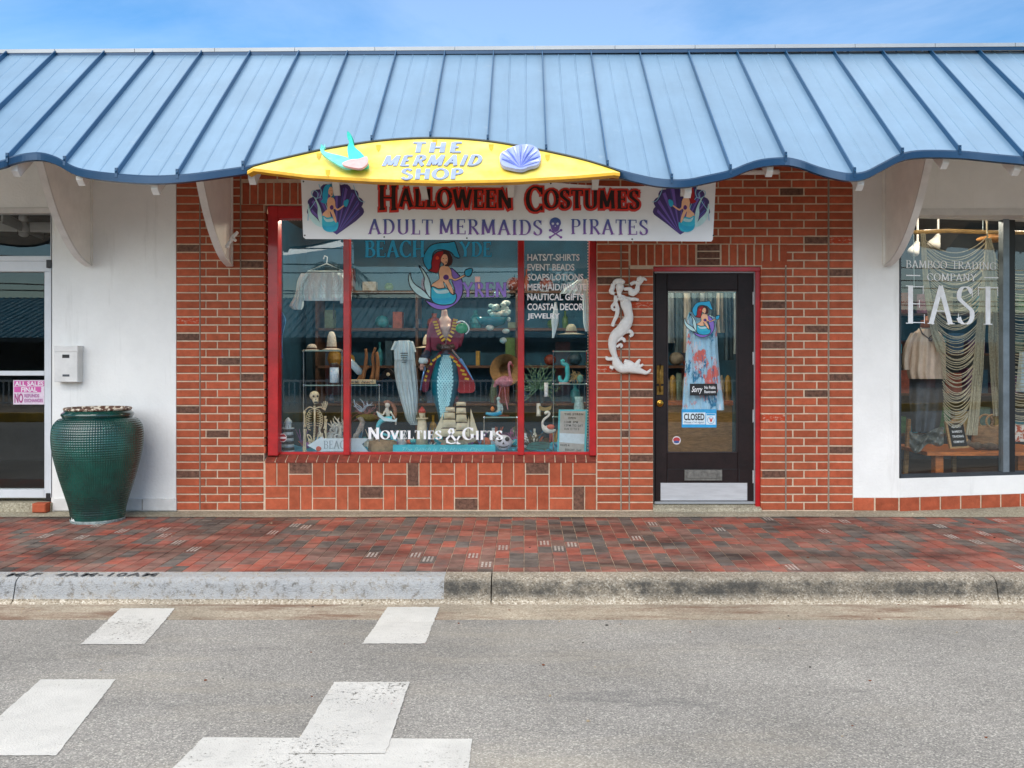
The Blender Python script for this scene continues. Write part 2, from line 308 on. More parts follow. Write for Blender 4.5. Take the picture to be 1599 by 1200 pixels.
def cracks(m,scale=.55,width=.010,amt=.75):
    t=m.node_tree; b=t.nodes['Principled BSDF']; src=b.inputs['Base Color'].links[0].from_socket; l=t.links.new
    g=N(t,'ShaderNodeNewGeometry'); nz=N(t,'ShaderNodeTexNoise'); nz.inputs['Scale'].default_value=2.5; nz.inputs['Detail'].default_value=6; ad=N(t,'ShaderNodeMixRGB',blend_type='ADD'); ad.inputs[0].default_value=.7
    v=N(t,'ShaderNodeTexVoronoi',feature='DISTANCE_TO_EDGE'); v.inputs['Scale'].default_value=scale; c=N(t,'ShaderNodeMath',operation='LESS_THAN'); c.inputs[1].default_value=width
    mk=N(t,'ShaderNodeTexNoise'); mk.inputs['Scale'].default_value=.5; mr=N(t,'ShaderNodeMapRange'); mr.inputs[1].default_value=.5; mr.inputs[2].default_value=.56; mr.inputs[4].default_value=amt; mu=N(t,'ShaderNodeMath',operation='MULTIPLY'); x=N(t,'ShaderNodeMixRGB'); x.inputs[2].default_value=hx('#38373a')
    l(g.outputs['Position'],nz.inputs['Vector']); l(g.outputs['Position'],ad.inputs[1]); l(nz.outputs['Color'],ad.inputs[2]); l(ad.outputs[0],v.inputs['Vector']); l(v.outputs['Distance'],c.inputs[0]); l(g.outputs['Position'],mk.inputs['Vector']); l(mk.outputs['Fac'],mr.inputs[0]); l(mr.outputs[0],mu.inputs[0]); l(c.outputs[0],mu.inputs[1]); l(mu.outputs[0],x.inputs[0]); l(src,x.inputs[1]); l(x.outputs[0],b.inputs['Base Color'])
M_pan=speckle_mat('gutter_concrete','#a39784','#8a7d6a','#b8ad9a',120,.9,.3,bigscale=2)
add_dirt(M_pan,'#6d4e3c',1.4,.47,.62,.75,(1,4,1),(1.7,0,0))
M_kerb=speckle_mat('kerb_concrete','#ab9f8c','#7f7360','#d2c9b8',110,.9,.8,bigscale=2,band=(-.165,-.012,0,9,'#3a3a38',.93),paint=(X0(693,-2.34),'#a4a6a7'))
M_ledge=speckle_mat('ledge_concrete','#a39b86','#857c69','#bdb5a0',90,.9,.5,bigscale=1.6)
add_dirt(M_ledge,'#6f6856',3,.55,.7,.6,(1,3,1))
M_white=mat('thermoplastic_white','#c6c3bb',.8,noise=.05,nscale=5,bump=.5,bscale=140)
def wear(m,thr=.66,scale=60):
    t=m.node_tree; b=t.nodes['Principled BSDF']; o=[n for n in t.nodes if n.type=='OUTPUT_MATERIAL'][0]
    g=N(t,'ShaderNodeNewGeometry'); n=N(t,'ShaderNodeTexNoise'); n.inputs['Scale'].default_value=scale; n.inputs['Detail'].default_value=6; n.inputs['Roughness'].default_value=.8
    n2=N(t,'ShaderNodeTexNoise'); n2.inputs['Scale'].default_value=2.2; n2.inputs['Detail'].default_value=3; a=N(t,'ShaderNodeMath',operation='MULTIPLY_ADD'); a.inputs[1].default_value=.35
    c=N(t,'ShaderNodeMath',operation='GREATER_THAN'); c.inputs[1].default_value=thr; tr_=N(t,'ShaderNodeBsdfTransparent'); x=N(t,'ShaderNodeMixShader')
    l=t.links.new; l(g.outputs['Position'],n.inputs['Vector']); l(g.outputs['Position'],n2.inputs['Vector']); l(n2.outputs['Fac'],a.inputs[0]); l(n.outputs['Fac'],a.inputs[2]); l(a.outputs[0],c.inputs[0]); l(c.outputs[0],x.inputs[0]); l(b.outputs[0],x.inputs[1]); l(tr_.outputs[0],x.inputs[2]); l(x.outputs[0],o.inputs['Surface'])
wear(M_white,.80)
add_dirt(M_white,'#8e8d8b',9,.60,.74,.5,(1,3,1)); add_dirt(M_white,'#a9a7a2',2,.5,.7,.4)
M_brick=mat('red_brick','#ab553a',.85,noise=.12,nscale=14,bump=.35,bscale=90,rand=.19,spec=.2)
add_dirt(M_brick,'#8a5238',1.4,.42,.72,.45); add_dirt(M_brick,'#b9664a',6,.5,.75,.4)
add_dirt(M_brick,'#6d2c1c',70,.62,.74,.5)
M_darkb=mat('dark_brick','#694a3c',.8,noise=.28,nscale=30,bump=.6,bscale=80,rand=.15,spec=.3)
M_chip=mat('chipped_brick','#b5482c',.85,noise=.1,nscale=30,bump=.6,bscale=70,spec=.2); add_dirt(M_chip,'#c9a48e',26,.53,.6,.8,(1,1,2.5))
M_sillb=mat('sill_brick','#7c3526',.75,noise=.18,nscale=20,bump=.4,bscale=80,rand=.14,spec=.4)
M_mort=mat('mortar','#cfb89f',.95,noise=.10,nscale=12,bump=.6,bscale=120,spec=.1)
M_cond=mat('caulk_grey','#8a7c6f',.8,noise=.1,nscale=20)
M_stucco=mat('white_stucco','#e8e7e3',.9,noise=.03,nscale=2,bump=.35,bscale=45,spec=.2)
add_dirt(M_stucco,'#8f8a7e',1.6,.58,.82,.4,(3.5,1,.3)); add_dirt(M_stucco,'#a8a498',9,.66,.78,.35)
M_cream=mat('cream_paint','#edebe4',.6,noise=.04,nscale=5,bump=.12,bscale=30)
M_wpaint=mat('white_paint','#d6d4d0',.5,noise=.05,nscale=8,bump=.1,bscale=20); add_dirt(M_wpaint,'#8d8a80',14,.66,.75,.6)
M_alu=mat('white_aluminium','#cdd0d3',.4,noise=.03,nscale=6)
M_red=mat('red_enamel','#b00d12',.35,noise=.12,nscale=7,bump=.12,bscale=40,coat=.3); add_dirt(M_red,'#d9b6b6',26,.715,.74,.9)
M_door=mat('dark_door_paint','#1e1110',.5,noise=.2,nscale=6,bump=.2,bscale=30,spec=.3)
add_dirt(M_door,'#4b3f38',7,.64,.76,.5,(1,1,.5))
M_steel=mat('brushed_plate','#c6c7c9',.42,metal=.35,noise=.06,nscale=5,bump=.1,bscale=30,stretch=(1,1,8)); add_dirt(M_steel,'#3a332e',16,.70,.73,.9)
M_brass=mat('aged_brass','#8a6a35',.35,metal=.9,noise=.25,nscale=20)
M_black=mat('black_plastic','#141415',.45,noise=.1)
M_roof=mat('blue_roof_metal','#7595ae',.36,metal=.25,noise=.05,nscale=1.6,spec=.6)
add_dirt(M_roof,'#5d7a90',2.2,.46,.72,.28,(4.5,.5,.5)); add_dirt(M_roof,'#a9b7bf',5,.62,.8,.4,(1,1,1))
M_seam=mat('blue_seam_metal','#245a80',.30,metal=.4,noise=.05,nscale=3,spec=.6)
M_fascia=mat('blue_fascia_metal','#153a58',.32,metal=.3,noise=.06,nscale=3)
M_flash=mat('grey_flashing','#9fa3a6',.45,metal=.3,noise=.05,nscale=2)
M_yel=mat('yellow_sign_paint','#f3cf3a',.42,noise=.05,nscale=4,col2='#f6de7c'); add_dirt(M_yel,'#c98e10',9,.66,.72,.6)
M_yel2=mat('yellow_lip_paint','#d9a407',.5,noise=.1,nscale=9); add_dirt(M_yel2,'#4e4027',16,.68,.72,.8)
M_vinyl=mat('white_vinyl','#e4e4e4',.55,noise=.02,nscale=3,bump=.05,bscale=5)
def flat(name,colr,rough=.6): return mat('print_'+name,colr,rough,noise=.06,nscale=20)
def grad(name,top,bot,z0,z1):
    m=bpy.data.materials.new(name); m.use_nodes=True; t=m.node_tree; b=t.nodes['Principled BSDF']; b.inputs['Roughness'].default_value=.55
    g=N(t,'ShaderNodeNewGeometry'); s=N(t,'ShaderNodeSeparateXYZ'); r=N(t,'ShaderNodeMapRange'); r.inputs[1].default_value=z0; r.inputs[2].default_value=z1
    x=N(t,'ShaderNodeMixRGB'); x.inputs[1].default_value=hx(bot); x.inputs[2].default_value=hx(top)
    t.links.new(g.outputs['Position'],s.inputs[0]); t.links.new(s.outputs[2],r.inputs[0]); t.links.new(r.outputs[0],x.inputs[0]); t.links.new(x.outputs[0],b.inputs['Base Color']); return m
def glass(name,tint=(.86,.9,.9),ior=1.75):
    m=bpy.data.materials.new(name); m.use_nodes=True; t=m.node_tree; t.nodes.clear()
    o=N(t,'ShaderNodeOutputMaterial'); a=N(t,'ShaderNodeBsdfTransparent'); a.inputs[0].default_value=tint+(1,)
    g=N(t,'ShaderNodeBsdfGlossy'); g.inputs['Roughness'].default_value=.0; g.inputs[0].default_value=(.95,1,1,1)
    f=N(t,'ShaderNodeFresnel'); f.inputs[0].default_value=ior; x=N(t,'ShaderNodeMixShader')
    gb=N(t,'ShaderNodeNewGeometry'); iv=N(t,'ShaderNodeMath',operation='SUBTRACT'); iv.inputs[0].default_value=1; t.links.new(gb.outputs['Backfacing'],iv.inputs[1]); ml_=N(t,'ShaderNodeMath',operation='MULTIPLY'); t.links.new(f.outputs[0],ml_.inputs[0]); t.links.new(iv.outputs[0],ml_.inputs[1]); t.links.new(ml_.outputs[0],x.inputs[0]); t.links.new(a.outputs[0],x.inputs[1]); t.links.new(g.outputs[0],x.inputs[2]); t.links.new(x.outputs[0],o.inputs[0]); return m
M_glass=glass('shop_glass',(.96,.98,.98),1.75); M_shelfglass=glass('shelf_glass',(.8,.9,.88),1.5)
# ------------------------------------------------------------ ground
def zsw(Y): return -.0013+.01071*Y
YP0,YP1=-.265,-2.167            # pavers from/to
YK,ZG=-2.355,-.174              # kerb foot
YA,ZA=-2.70,-.180               # asphalt starts
def zroad(Y): return ZA+.05*(YA-Y) if Y>-8 else ZA+.05*(YA+8)-.05*(-8-Y)
mb=MB()
mb.add([(-60,-90,-.45),(60,-90,-.45),(60,60,-.45),(-60,60,-.45)],[(0,1,2,3)])
obj('ground',mb,M_ledge,kind='structure')
mb=MB()
ys=[YA,-5,-8,-11,-14.2]
for a,b in zip(ys,ys[1:]):
    mb.quad((-40,b,zroad(b)),(40,b,zroad(b)),(40,a,zroad(a)),(-40,a,zroad(a)))
obj('road',mb,M_asph,kind='structure')
mb=MB(); mb.quad((-40,YA,ZA+.004),(40,YA,ZA+.004),(40,YK+.05,ZG-.002),(-40,YK+.05,ZG-.002)); mb.quad((-40,YA-.002,ZA-.03),(40,YA-.002,ZA-.03),(40,YA,ZA+.004),(-40,YA,ZA+.004))
obj('gutter',mb,M_pan,kind='structure')
# kerb stones, rounded nose
kz=zsw(YP1)
prof=[(YP1,kz-.3),(YP1,kz+.002),(-2.25,kz),(-2.29,kz-.004),(-2.315,kz-.018),(-2.328,kz-.04),(-2.34,kz-.09),(YK,ZG+.012),(YK-.03,ZG-.004),(YK-.03,ZG-.1)]
kx=[-14,-9.5,-6.4,X0(22,-2.34),X0(767,-2.34),X0(1558,-2.34),6.3,9.5,14]
kerb=props(bpy.data.objects.new('kerb',None),kind='structure'); COL.objects.link(kerb)
for a,b in zip(kx,kx[1:]):
    mb=MB(); n=len(prof); xs=[a+.004]+[a+(b-a)*i/6 for i in range(1,6)]+[b-.004]
    vs=[(x,p[0],p[1]) for x in xs for p in prof]; fs=[(i*n+j,i*n+j+1,(i+1)*n+j+1,(i+1)*n+j) for i in range(len(xs)-1) for j in range(n-1)]
    fs+=[tuple(range(n)),tuple(range((len(xs)-1)*n,len(xs)*n))[::-1]]
    mb.add(vs,fs); obj('kerb_stone',mb,M_kerb,kerb)
mb=MB(); put_sans(mb,'M-F  4AM-10AM',lambda x,y:(X0(10,-2.27)+(X0(242,-2.27)-X0(10,-2.27))*x,-2.285+.085*y,kz+.0045),off=.015,space=1.15)
obj('stencilled_lettering',mb,flat('kerb_grey','#4a4a4c'),kerb)
# sidewalk bed, ledge
sw=props(bpy.data.objects.new('sidewalk',None),kind='structure'); COL.objects.link(sw)
mb=MB(); mb.quad((-14,YP1,zsw(YP1)-.004),(14,YP1,zsw(YP1)-.004),(14,YP0,zsw(YP0)-.004),(-14,YP0,zsw(YP0)-.004))
obj('joint_sand',mb,mat('joint_sand','#c0a88f',.95,noise=.25,nscale=7,col2='#5a4a42'),sw)
mb=MB(); n=60
for i in range(n):
    xa,xb=-14+28*i/n,-14+28*(i+1)/n; ja=lambda x:YP0-.012*math.sin(x*2.1)-.006*math.sin(x*7.3)
    mb.quad((xa,ja(xa),zsw(YP0)+.003),(xb,ja(xb),zsw(YP0)+.003),(xb,.3,.006),(xa,.3,.006))
obj('concrete_ledge',mb,M_ledge,sw)
PM=[mat('paver_red','#8d5145',.8,noise=.16,nscale=9,bump=.3,bscale=70,rand=.14,spec=.3),mat('paver_grey','#625a55',.8,noise=.18,nscale=9,bump=.3,bscale=70,rand=.16,spec=.3),
    mat('paver_brown','#7b5a50',.8,noise=.2,nscale=9,bump=.3,bscale=70,rand=.14,spec=.3),mat('paver_orange','#9c5444',.8,noise=.12,nscale=9,bump=.3,bscale=70,rand=.1,spec=.3),
    mat('paver_blend','#98503f',.8,noise=.1,nscale=5,col2='#5c5855',bump=.3,bscale=70,spec=.3)]
for p_ in PM:
    add_dirt(p_,'#33231d',.95,.47,.63,.82,(.7,1.6,1),(5.2,2,0)); add_dirt(p_,'#a2907f',2.2,.45,.7,.38,(1,2.6,1))
pw,pl=.1016,.2032; pav=[]
mcache={}
def unit_mesh(name,sx,sy,sz,b,m,face='z'):
    key=(name,round(sx,3),round(sy,3),round(sz,3),m.name)
    if key in mcache: return mcache[key]
    mb=MB()
    if face=='y': mb.bbox(-sx/2,0,-sz/2,sx/2,sy,sz/2,b)
    else:
        x,y=sx/2,sy/2
        mb.add([(-x+b,-y+b,0),(x-b,-y+b,0),(x-b,y-b,0),(-x+b,y-b,0),(-x,-y,-b),(x,-y,-b),(x,y,-b),(-x,y,-b),(-x,-y,-sz),(x,-y,-sz),(x,y,-sz),(-x,y,-sz)],
          [(0,1,2,3),(0,4,5,1),(1,5,6,2),(2,6,7,3),(3,7,4,0),(4,8,9,5),(5,9,10,6),(6,10,11,7),(7,11,8,4)])
    me=bpy.data.meshes.new(name); me.from_pydata(mb.v,[],mb.f); me.materials.append(m); me.update(); mcache[key]=me; return me
slope=math.atan(.01071)
ncol=int(13/pw)
for i in range(ncol):
    x=-6.4+pw*i+pw/2
    y=YP0-.002-U(.02,pl) ; first=True; yy=YP0
    while yy>YP1+.01:
        ya=max(y,YP1+.002)
        if yy-ya>.02: pav.append([x,yy,ya])
        yy=ya; y=ya-pl
rnd=random.Random(11)
for p in pav:
    k=rnd.random(); wx=math.sin(p[0]*1.3+1)*.5+math.sin(p[0]*3.1+p[1]*4)*.3
    p.append(0 if k<.30 else 1 if k<.54+.08*wx else 2 if k<.74 else 3 if k<.90 else 4)
def vis(p):
    s=F/(p[1]+D0); u=CX+p[0]*s; return -10<u<1609
pavv=[p for p in pav if vis(p) and p[1]-p[2]>.15]; pavv.sort(key=lambda p:p[1])
keep=set(id(p) for p in pavv[:296])
st=MB()
engr=set(rnd.sample(range(len(pavv)),34)); ei={id(pavv[i]) for i in engr}
em=MB(); M_eng=flat('engraving','#c9bdb2')
for p in pav:
    g=.0022; sx=pw-g*2; sy=p[1]-p[2]-g*1.5; cy=(p[1]+p[2])/2; dz=rnd.uniform(-.0012,.0012)
    if id(p) in keep:
        syq=round(sy*100)/100 if sy<.195 else .2
        me=unit_mesh('paver',sx,syq,.03,.0025,PM[p[3]])
        o=bpy.data.objects.new('paver',me); COL.objects.link(o); o.parent=sw; o.location=(p[0],cy,zsw(cy)+dz); o.rotation_euler=(slope+rnd.uniform(-.004,.004),0,rnd.uniform(-.006,.006)); o['kind']='part' if False else ''
        del o['kind']
    else:
        st.cm=p[3]; x,y=sx/2,sy/2; z=zsw(cy)+dz; b=.0025
        st.add([(p[0]-x+b,cy-y+b,z),(p[0]+x-b,cy-y+b,z),(p[0]+x-b,cy+y-b,z),(p[0]-x+b,cy+y-b,z),(p[0]-x,cy-y,z-b),(p[0]+x,cy-y,z-b),(p[0]+x,cy+y,z-b),(p[0]-x,cy+y,z-b)],
          [(0,1,2,3),(0,4,5,1),(1,5,6,2),(2,6,7,3),(3,7,4,0)])
    if id(p) in ei:
        for c in range(3):
            n_=rnd.randint(5,9); yy=cy-.07; xx=p[0]-.026+c*.026
            while yy<cy+.065:
                l_=rnd.uniform(.006,.016); em.quad((xx-.007,yy,zsw(yy)+.0035),(xx+.007,yy,zsw(yy)+.0035),(xx+.007,yy+l_,zsw(yy)+.0035),(xx-.007,yy+l_,zsw(yy)+.0035)); yy+=l_+rnd.choice((.004,.004,.012))
obj('paving',st,PM,sw,kind='stuff'); obj('engraved_names',em,M_eng,sw,kind='stuff')
r9=random.Random(21); mb=MB()
for i in range(150):
    x=r9.uniform(-4.6,4.6); y=r9.choice((r9.uniform(-2.7,-2.38),r9.uniform(-4.6,-2.4),r9.uniform(-2.1,-.1))); z=(ZA if y<-2.36 and y>YA else zroad(y) if y<YA else zsw(y)); q_=r9.uniform(.003,.009)
    mb.cm=r9.randrange(3); mb.ball((x,y,z+q_*.3),q_,5,4,sx=r9.uniform(.7,1.6),sz=.6)
obj('gravel',mb,[mat('grit_dark','#2e2924',.9),mat('grit_tan','#9a8a70',.9),mat('leaf_brown','#6b3a22',.9)],kind='stuff',label='scattered grit and dry leaf bits on the road edge and pavement',cat='grit')
# far side of the street
mb=MB(); mb.box(-40,-14.5,-.6,40,-14.2,.0); obj('far_kerb',mb,mat('yellow_kerb','#c79a2a',.8,noise=.2,nscale=3),kind='structure')
mb=MB(); mb.quad((-40,-40,-.02),(40,-40,-.02),(40,-14.5,-.02),(-40,-14.5,-.02)); obj('far_pavement',mb,M_pan,kind='structure')
# crosswalk stripes (pixel corners dropped on the road surface)
def onroad(u,v,lift=.004):
    a=(v-CY)/F                       # D*a = H - z
    # road z = ZA+.05*(YA-Y), D=Y+8
    D=(H-ZA-.05*(YA+8))/(a-.05); Y=D-8
    if Y>YA: D=(H-ZA)/a; Y=D-8; z=ZA
    else: z=zroad(Y)
    return ((u-CX)*D/F,Y,z+lift+(.004 if Y>YA-.01 else 0))
cross=props(bpy.data.objects.new('crosswalk',None),kind='structure'); COL.objects.link(cross)
def stripe(q,lift=.005,name='stripe'):
    mb=MB(); a,b,c,d=q   # top-left, top-right, bottom-right, bottom-left
    def line(p,q2,n):
        n*=3
        return [(p[0]+(q2[0]-p[0])*i/n,p[1]+(q2[1]-p[1])*i/n) for i in range(n)]
    vb=968.5; P=[]
    pts=line(a,b,8)+line(b,c,10)+line(c,d,8)+line(d,a,10)
    for i,(u,v) in enumerate(pts):
        ju=rnd.uniform(-.9,.9); P.append(onroad(u+ju,v+rnd.uniform(-.35,.35),lift*.6))
    mb.poly(P); obj(name,mb,M_white,cross)
stripe([(165,973),(255,973),(225,1007),(126,1007)])
stripe([(189,952),(273,952),(255,974),(164,974)],.006)
stripe([(590,972),(677.5,972),(664,1006),(566,1006)]); stripe([(605,950),(686,950),(677.5,973),(589.5,973)],.006)
stripe([(64,1062),(181,1062),(88,1181),(-70,1181)])
stripe([(318,1153),(737,1155),(722,1290),(180,1290)])
stripe([(522,1067),(640,1067),(602,1179),(453,1179)],.0095)
# ------------------------------------------------------------ the brick shop front
shop=thing('brick_shop_front','red brick shop front with stacked and basketweave bricks under the blue awning','building',(0,0,0))
wall=MB()
def wbox(u0,v0,u1,v1,Y0,Y1,m=None):
    m=m or wall; m.box(X0(u0),Y0,Z0(v1),X0(u1),Y1,Z0(v0))
YB=.007  # mortar face behind brick faces
wbox(275,84,412,800,YB,.30); wbox(412,84,932,320,YB,.30); wbox(412,722,932,800,YB,.30); wbox(932,84,1020,800,YB,.30); wbox(1020,84,1189,416,YB,.30); wbox(1189,84,1332,800,YB,.30)
wallo=obj('wall',wall,M_mort,shop)
bricks=[]   # u0,v0,u1,v1,name,mat
CH=12.6; base=797.5
def rowv(k): return base-CH*(k+1)+1.1,base-CH*k-1.1
def add(u0,v0,u1,v1,name='brick',m=None):
    if u1-u0<3 or v1-v0<3: return
    bricks.append([u0,v0,u1,v1,name,m])
rb=random.Random(5)
darkA={4:1,8:1,13:1,18:1,22:1,27:1,37:1,31:0}
darkC={5:1,14:1,29:1}
for k in range(44):
    a,b=rowv(k)
    add(275.5,a,311,b,m=M_darkb if k in (4,12,21,32) else (M_chip if k==23 else None))
    if k%2: L_=[(313,320.5),(322,356.5),(358.5,374.5)]
    else: L_=[(313,338),(340,374.5)]
    for j,(x,y) in enumerate(L_): add(x,a,y,b,m=M_darkb if (k,j) in ((9,1),(18,1),(38,0)) else None)
    if k<38 or k>40: add(376.5,a,411,b,m=M_darkb if k in (6,16,30) else None)
    # between window and door
    if b>381.5:
        add(933,a,968.5,b,m=M_darkb if k in (11,28) else (M_chip if k==17 else None))
        add(971,a,981.5,b,m=M_darkb if k==9 else None)
        if b>425 or False: add(984,a,1019.5,b,m=M_darkb if k in (6,14) else (M_chip if k==25 else None))
        if b>418: add(1190.5,a,1226,b,m=M_darkb if k in (4,20,25) else (M_chip if k in(11,) else None))
    # right pier middle band
    if k%2: L_=[(1228.5,1237),(1239.5,1274.5),(1277,1292.5)]
    else: L_=[(1228.5,1254.5),(1257,1292.5)]
    if b>381.5:
        for j,(x,y) in enumerate(L_): add(x,a,y,b,m=M_darkb if (k,j) in ((22,1),(14,1),(40,0)) else None)
    add(1295.5,a,1331.5,b,m=M_darkb if k in (7,16,29) else (M_chip if k==33 else None))
    if b<=381.5:      # running bond over door, right of the banner, and over window
        x=932-(19 if k%2 else 0); j=0
        while x<1291:
            e=min(x+35.8,1292.5)
            if e-max(x,932)>4: add(max(x,932),a,e,b,m=M_darkb if (k,j) in ((39,8),(35,3),(33,9)) else None)
            x+=38.2; j+=1
        if b<285:
            x=376.5-(19 if k%2 else 0)
            while x<930:
                e=min(x+35.8,930.5)
                if e-max(x,376.5)>4: add(max(x,376.5),a,e,b)
                x+=38.2
# soldier courses
x=378.5
while x<930: add(x,286,min(x+10.3,930.5),319,'soldier_brick'); x+=12.5
x=985
while x<1086: add(x,382.2,x+10.3,414.5,'soldier_brick'); x+=12.9
for i,v in enumerate((382.2,393.6,404.8)): add(1089,v,1124,v+9.4,'brick',M_darkb)
x=1127
while x<1222: add(x,382.2,x+10.6,414.5,'soldier_brick'); x+=13.05
# basketweave panel below the window
cw=(931.5-413.5)/14; dk={(0,1,0),(0,6,0),(1,4,0),(0,11,0),(1,8,1),(1,13,0)}
for r_ in range(2):
    va=723.2 if r_==0 else 760.4; vb=758.6 if r_==0 else 796.3
    for c in range(14):
        ua=413.5+cw*c+1; ub=413.5+cw*(c+1)-1
        for h_ in range(2):
            m=M_darkb if (r_,c,h_) in dk else None
            if (c+r_)%2==0: um=(ua+ub)/2; add(ua if h_==0 else um+.9,va,um-.9 if h_==0 else ub,vb,'basketweave_brick',m)
            else: vm=(va+vb)/2; add(ua,va if h_==0 else vm+.8,ub,vm-.8 if h_==0 else vb,'basketweave_brick',m)
stretch=[b for b in bricks if b[4]=='brick']
def score(b):
    vmid=(b[1]+b[3])/2; hid = (470<b[0]<1118 and vmid<378) or vmid<272
    return ((b[2]-b[0])*(b[3]-b[1]))*(0.01 if hid else 1)+ (300 if b[5] else 0)*(0 if hid else 1)
stretch.sort(key=score,reverse=True); keepb=set(id(b) for b in stretch[:298])
bst=MB()
for b in bricks:
    x0,x1=X0(b[0]),X0(b[2]); z1,z0=Z0(b[1]),Z0(b[3]); m=b[5] or M_brick; pr=rb.uniform(-.0015,.0015)
    if b[4]!='brick' or id(b) in keepb:
        sx=round((x1-x0)/.004)*.004; sz=round((z1-z0)/.002)*.002
        me=unit_mesh(b[4],sx,.06,sz,.0035,m,'y')
        o=bpy.data.objects.new(b[4],me); COL.objects.link(o); o.parent=shop; o.location=((x0+x1)/2,pr,(z0+z1)/2); o.rotation_euler=(0,rb.uniform(-.006,.006),0)
    else:
        bst.cm=1 if b[5] is M_darkb else 0; bst.bbox(x0,pr,z0,x1,.06,z1,.0035)
obj('brickwork',bst,[M_brick,M_darkb],shop,kind='stuff')
# caulked movement joints
for u,va,vb in ((312,245,797),(375.4,245,797),(1294,245,797),(1227.2,417,797),(970,380,797),(982.7,415,797)):
    mb=MB(); mb.box(X0(u-.8),-.0005,Z0(vb),X0(u+.8),.02,Z0(va)); obj('movement_joint',mb,M_cond,shop)
# sloping sill bricks
n=32; Zf,Zb=Z0(719.5),Z0(708,.1)
for i in range(n):
    a=X0(413.5)+(X0(931.5)-X0(413.5))*i/n+.004; b=X0(413.5)+(X0(931.5)-X0(413.5))*(i+1)/n-.004
    mb=MB(); bb=.003
    mb.add([(a,-.004,Zf-.004),(b,-.004,Zf-.004),(b,.0,Zf),(a,.0,Zf),(b,.12,Zb+.002),(a,.12,Zb+.002),(a,-.004,Zf-.02),(b,-.004,Zf-.02)],[(0,1,2,3),(3,2,4,5),(6,7,1,0),(6,0,3,5),(7,4,2,1)])
    obj('sill_brick',mb,M_sillb,shop)
mb=MB(); mb.add([(X0(413),-.002,Zf-.006),(X0(932),-.002,Zf-.006),(X0(932),.13,Zb-.003),(X0(413),.13,Zb-.003),(X0(413),-.002,Zf-.016),(X0(932),-.002,Zf-.016)],[(0,1,2,3),(4,5,1,0)])
obj('sill_mortar',mb,M_mort,shop)
# brick returns in the window and door reveals
for (u,v0,v1,flip) in ((412,322,718,1),(931.8,380,718,-1),(1019.8,417,797,-1),(1189.2,417,797,1)):
    k=0
    while True:
        a,b=rowv(k); k+=1
        if a<v0: break
        if b>v1+2: continue
        x=X0(u); mb=MB(); x0,x1=(x-.004,x+.012) if flip>0 else (x-.012,x+.004)
        mb.box(min(x0,x1),.005,Z0(b),max(x0,x1),.098,Z0(a))
        obj('return_brick',mb,M_brick,shop) if flip>0 else None
# ------------------------------------------------------------ awning
def Zt(X): return 4.092+.0065*X
SL=.848
def onroof(u,v):
    a=(CY-v)/F       # z=H+a*(Y+D0) ; z=4.092+SL*Y
    Y=(H+a*D0-4.092)/(SL-a); return ((u-CX)*(Y+D0)/F,Y,4.092+SL*Y)
EP=[(-520,262),(-420,276),(-330,268),(-250,242),(-170,246),(-80,268),(0,254),(20,247),(42,242),(66,241),(90,248),(118,263),(150,270),(199,275),(245,277),(296,274),(350,267),(395,260),(435,250),(496,236),(540,228),(590,221),(635,217.5),(680,216.5),(725,218),(770,222.5),(810,229),(853,237),(910,250),(969,268),(1000,276),(1025,281),(1050,283),(1075,282),(1100,277),(1140,268),(1165,258),(1190,251),(1225,248.5),(1250,253),(1275,262),(1300,269),(1325,273),(1350,270),(1378,256),(1407,242),(1440,237),(1498,238),(1550,243),(1600,248),(1640,256),(1700,272),(1760,262),(1830,240),(1900,238),(1980,262),(2100,270)]
EE=[onroof(*p) for p in catm(EP,4)]
def eave(X):
    for a,b in zip(EE,EE[1:]):
        if a[0]<=X<=b[0]:
            t=(X-a[0])/(b[0]-a[0]+1e-9); return a[1]+(b[1]-a[1])*t
    return EE[0][1] if X<EE[0][0] else EE[-1][1]
awn=thing('awning','blue standing seam metal awning with a wavy lower edge over the whole row of shops','awning',(0,0,2.7))
RW=75.55/175; xr0=X0(771)
nrm=Vector((0,-SL,1)).normalized()
def rp(X,Y,h=0): return (X,Y+nrm.y*h,4.092+SL*Y+nrm.z*h)
ks=range(-17,20)
for k in ks:
    xa,xb=xr0+RW*k,xr0+RW*(k+1)
    if xb<-7 or xa>7.2: continue
    m=MB(); xs=[];hs=[]
    for f_,h in ((0,0),(.12,0),(.32,0),(.335,.0045),(.345,.0045),(.36,0),(.5,0),(.64,0),(.655,.0045),(.665,.0045),(.68,0),(.88,0),(1,0)): xs.append(xa+(xb-xa)*f_); hs.append(h)
    v=[];f=[]
    sag=U(-.0015,.002)
    for x,h in zip(xs,hs):
        e=eave(x); yt=(Zt(x)-4.092)/SL
        for t in (0,.35,.7,1): 
            v.append(rp(x,e+(yt-e)*t,h+sag*math.sin(math.pi*t)*(1 if 0<h+1 else 0)))
    for i in range(len(xs)-1):
        for j in range(3): f.append((i*4+j,(i+1)*4+j,(i+1)*4+j+1,i*4+j+1))
    m.add(v,f); obj('roof_panel',m,M_roof,awn)
    # standing seam at xa
    e=eave(xa); m=MB(); hh=.038; wd=.004; yt=(Zt(xa)-4.092)/SL
    a0,a1=e-.01,yt
    P=lambda x,y,h: rp(x,y,h)
    m.add([P(xa-wd,a0,-.002),P(xa+wd,a0,-.002),P(xa+wd,a0,hh),P(xa-wd,a0,hh),P(xa-wd,a1,-.002),P(xa+wd,a1,-.002),P(xa+wd,a1,hh),P(xa-wd,a1,hh)],[(0,1,2,3),(0,3,7,4),(1,5,6,2),(3,2,6,7)])
    so=obj('seam',m,M_seam,awn)
    m=MB(); m.box(xa-.009,a0-.014,4.092+SL*a0-.012,xa+.009,a0-.001,4.092+SL*a0+.055); obj('seam_cap',m,M_fascia,so)
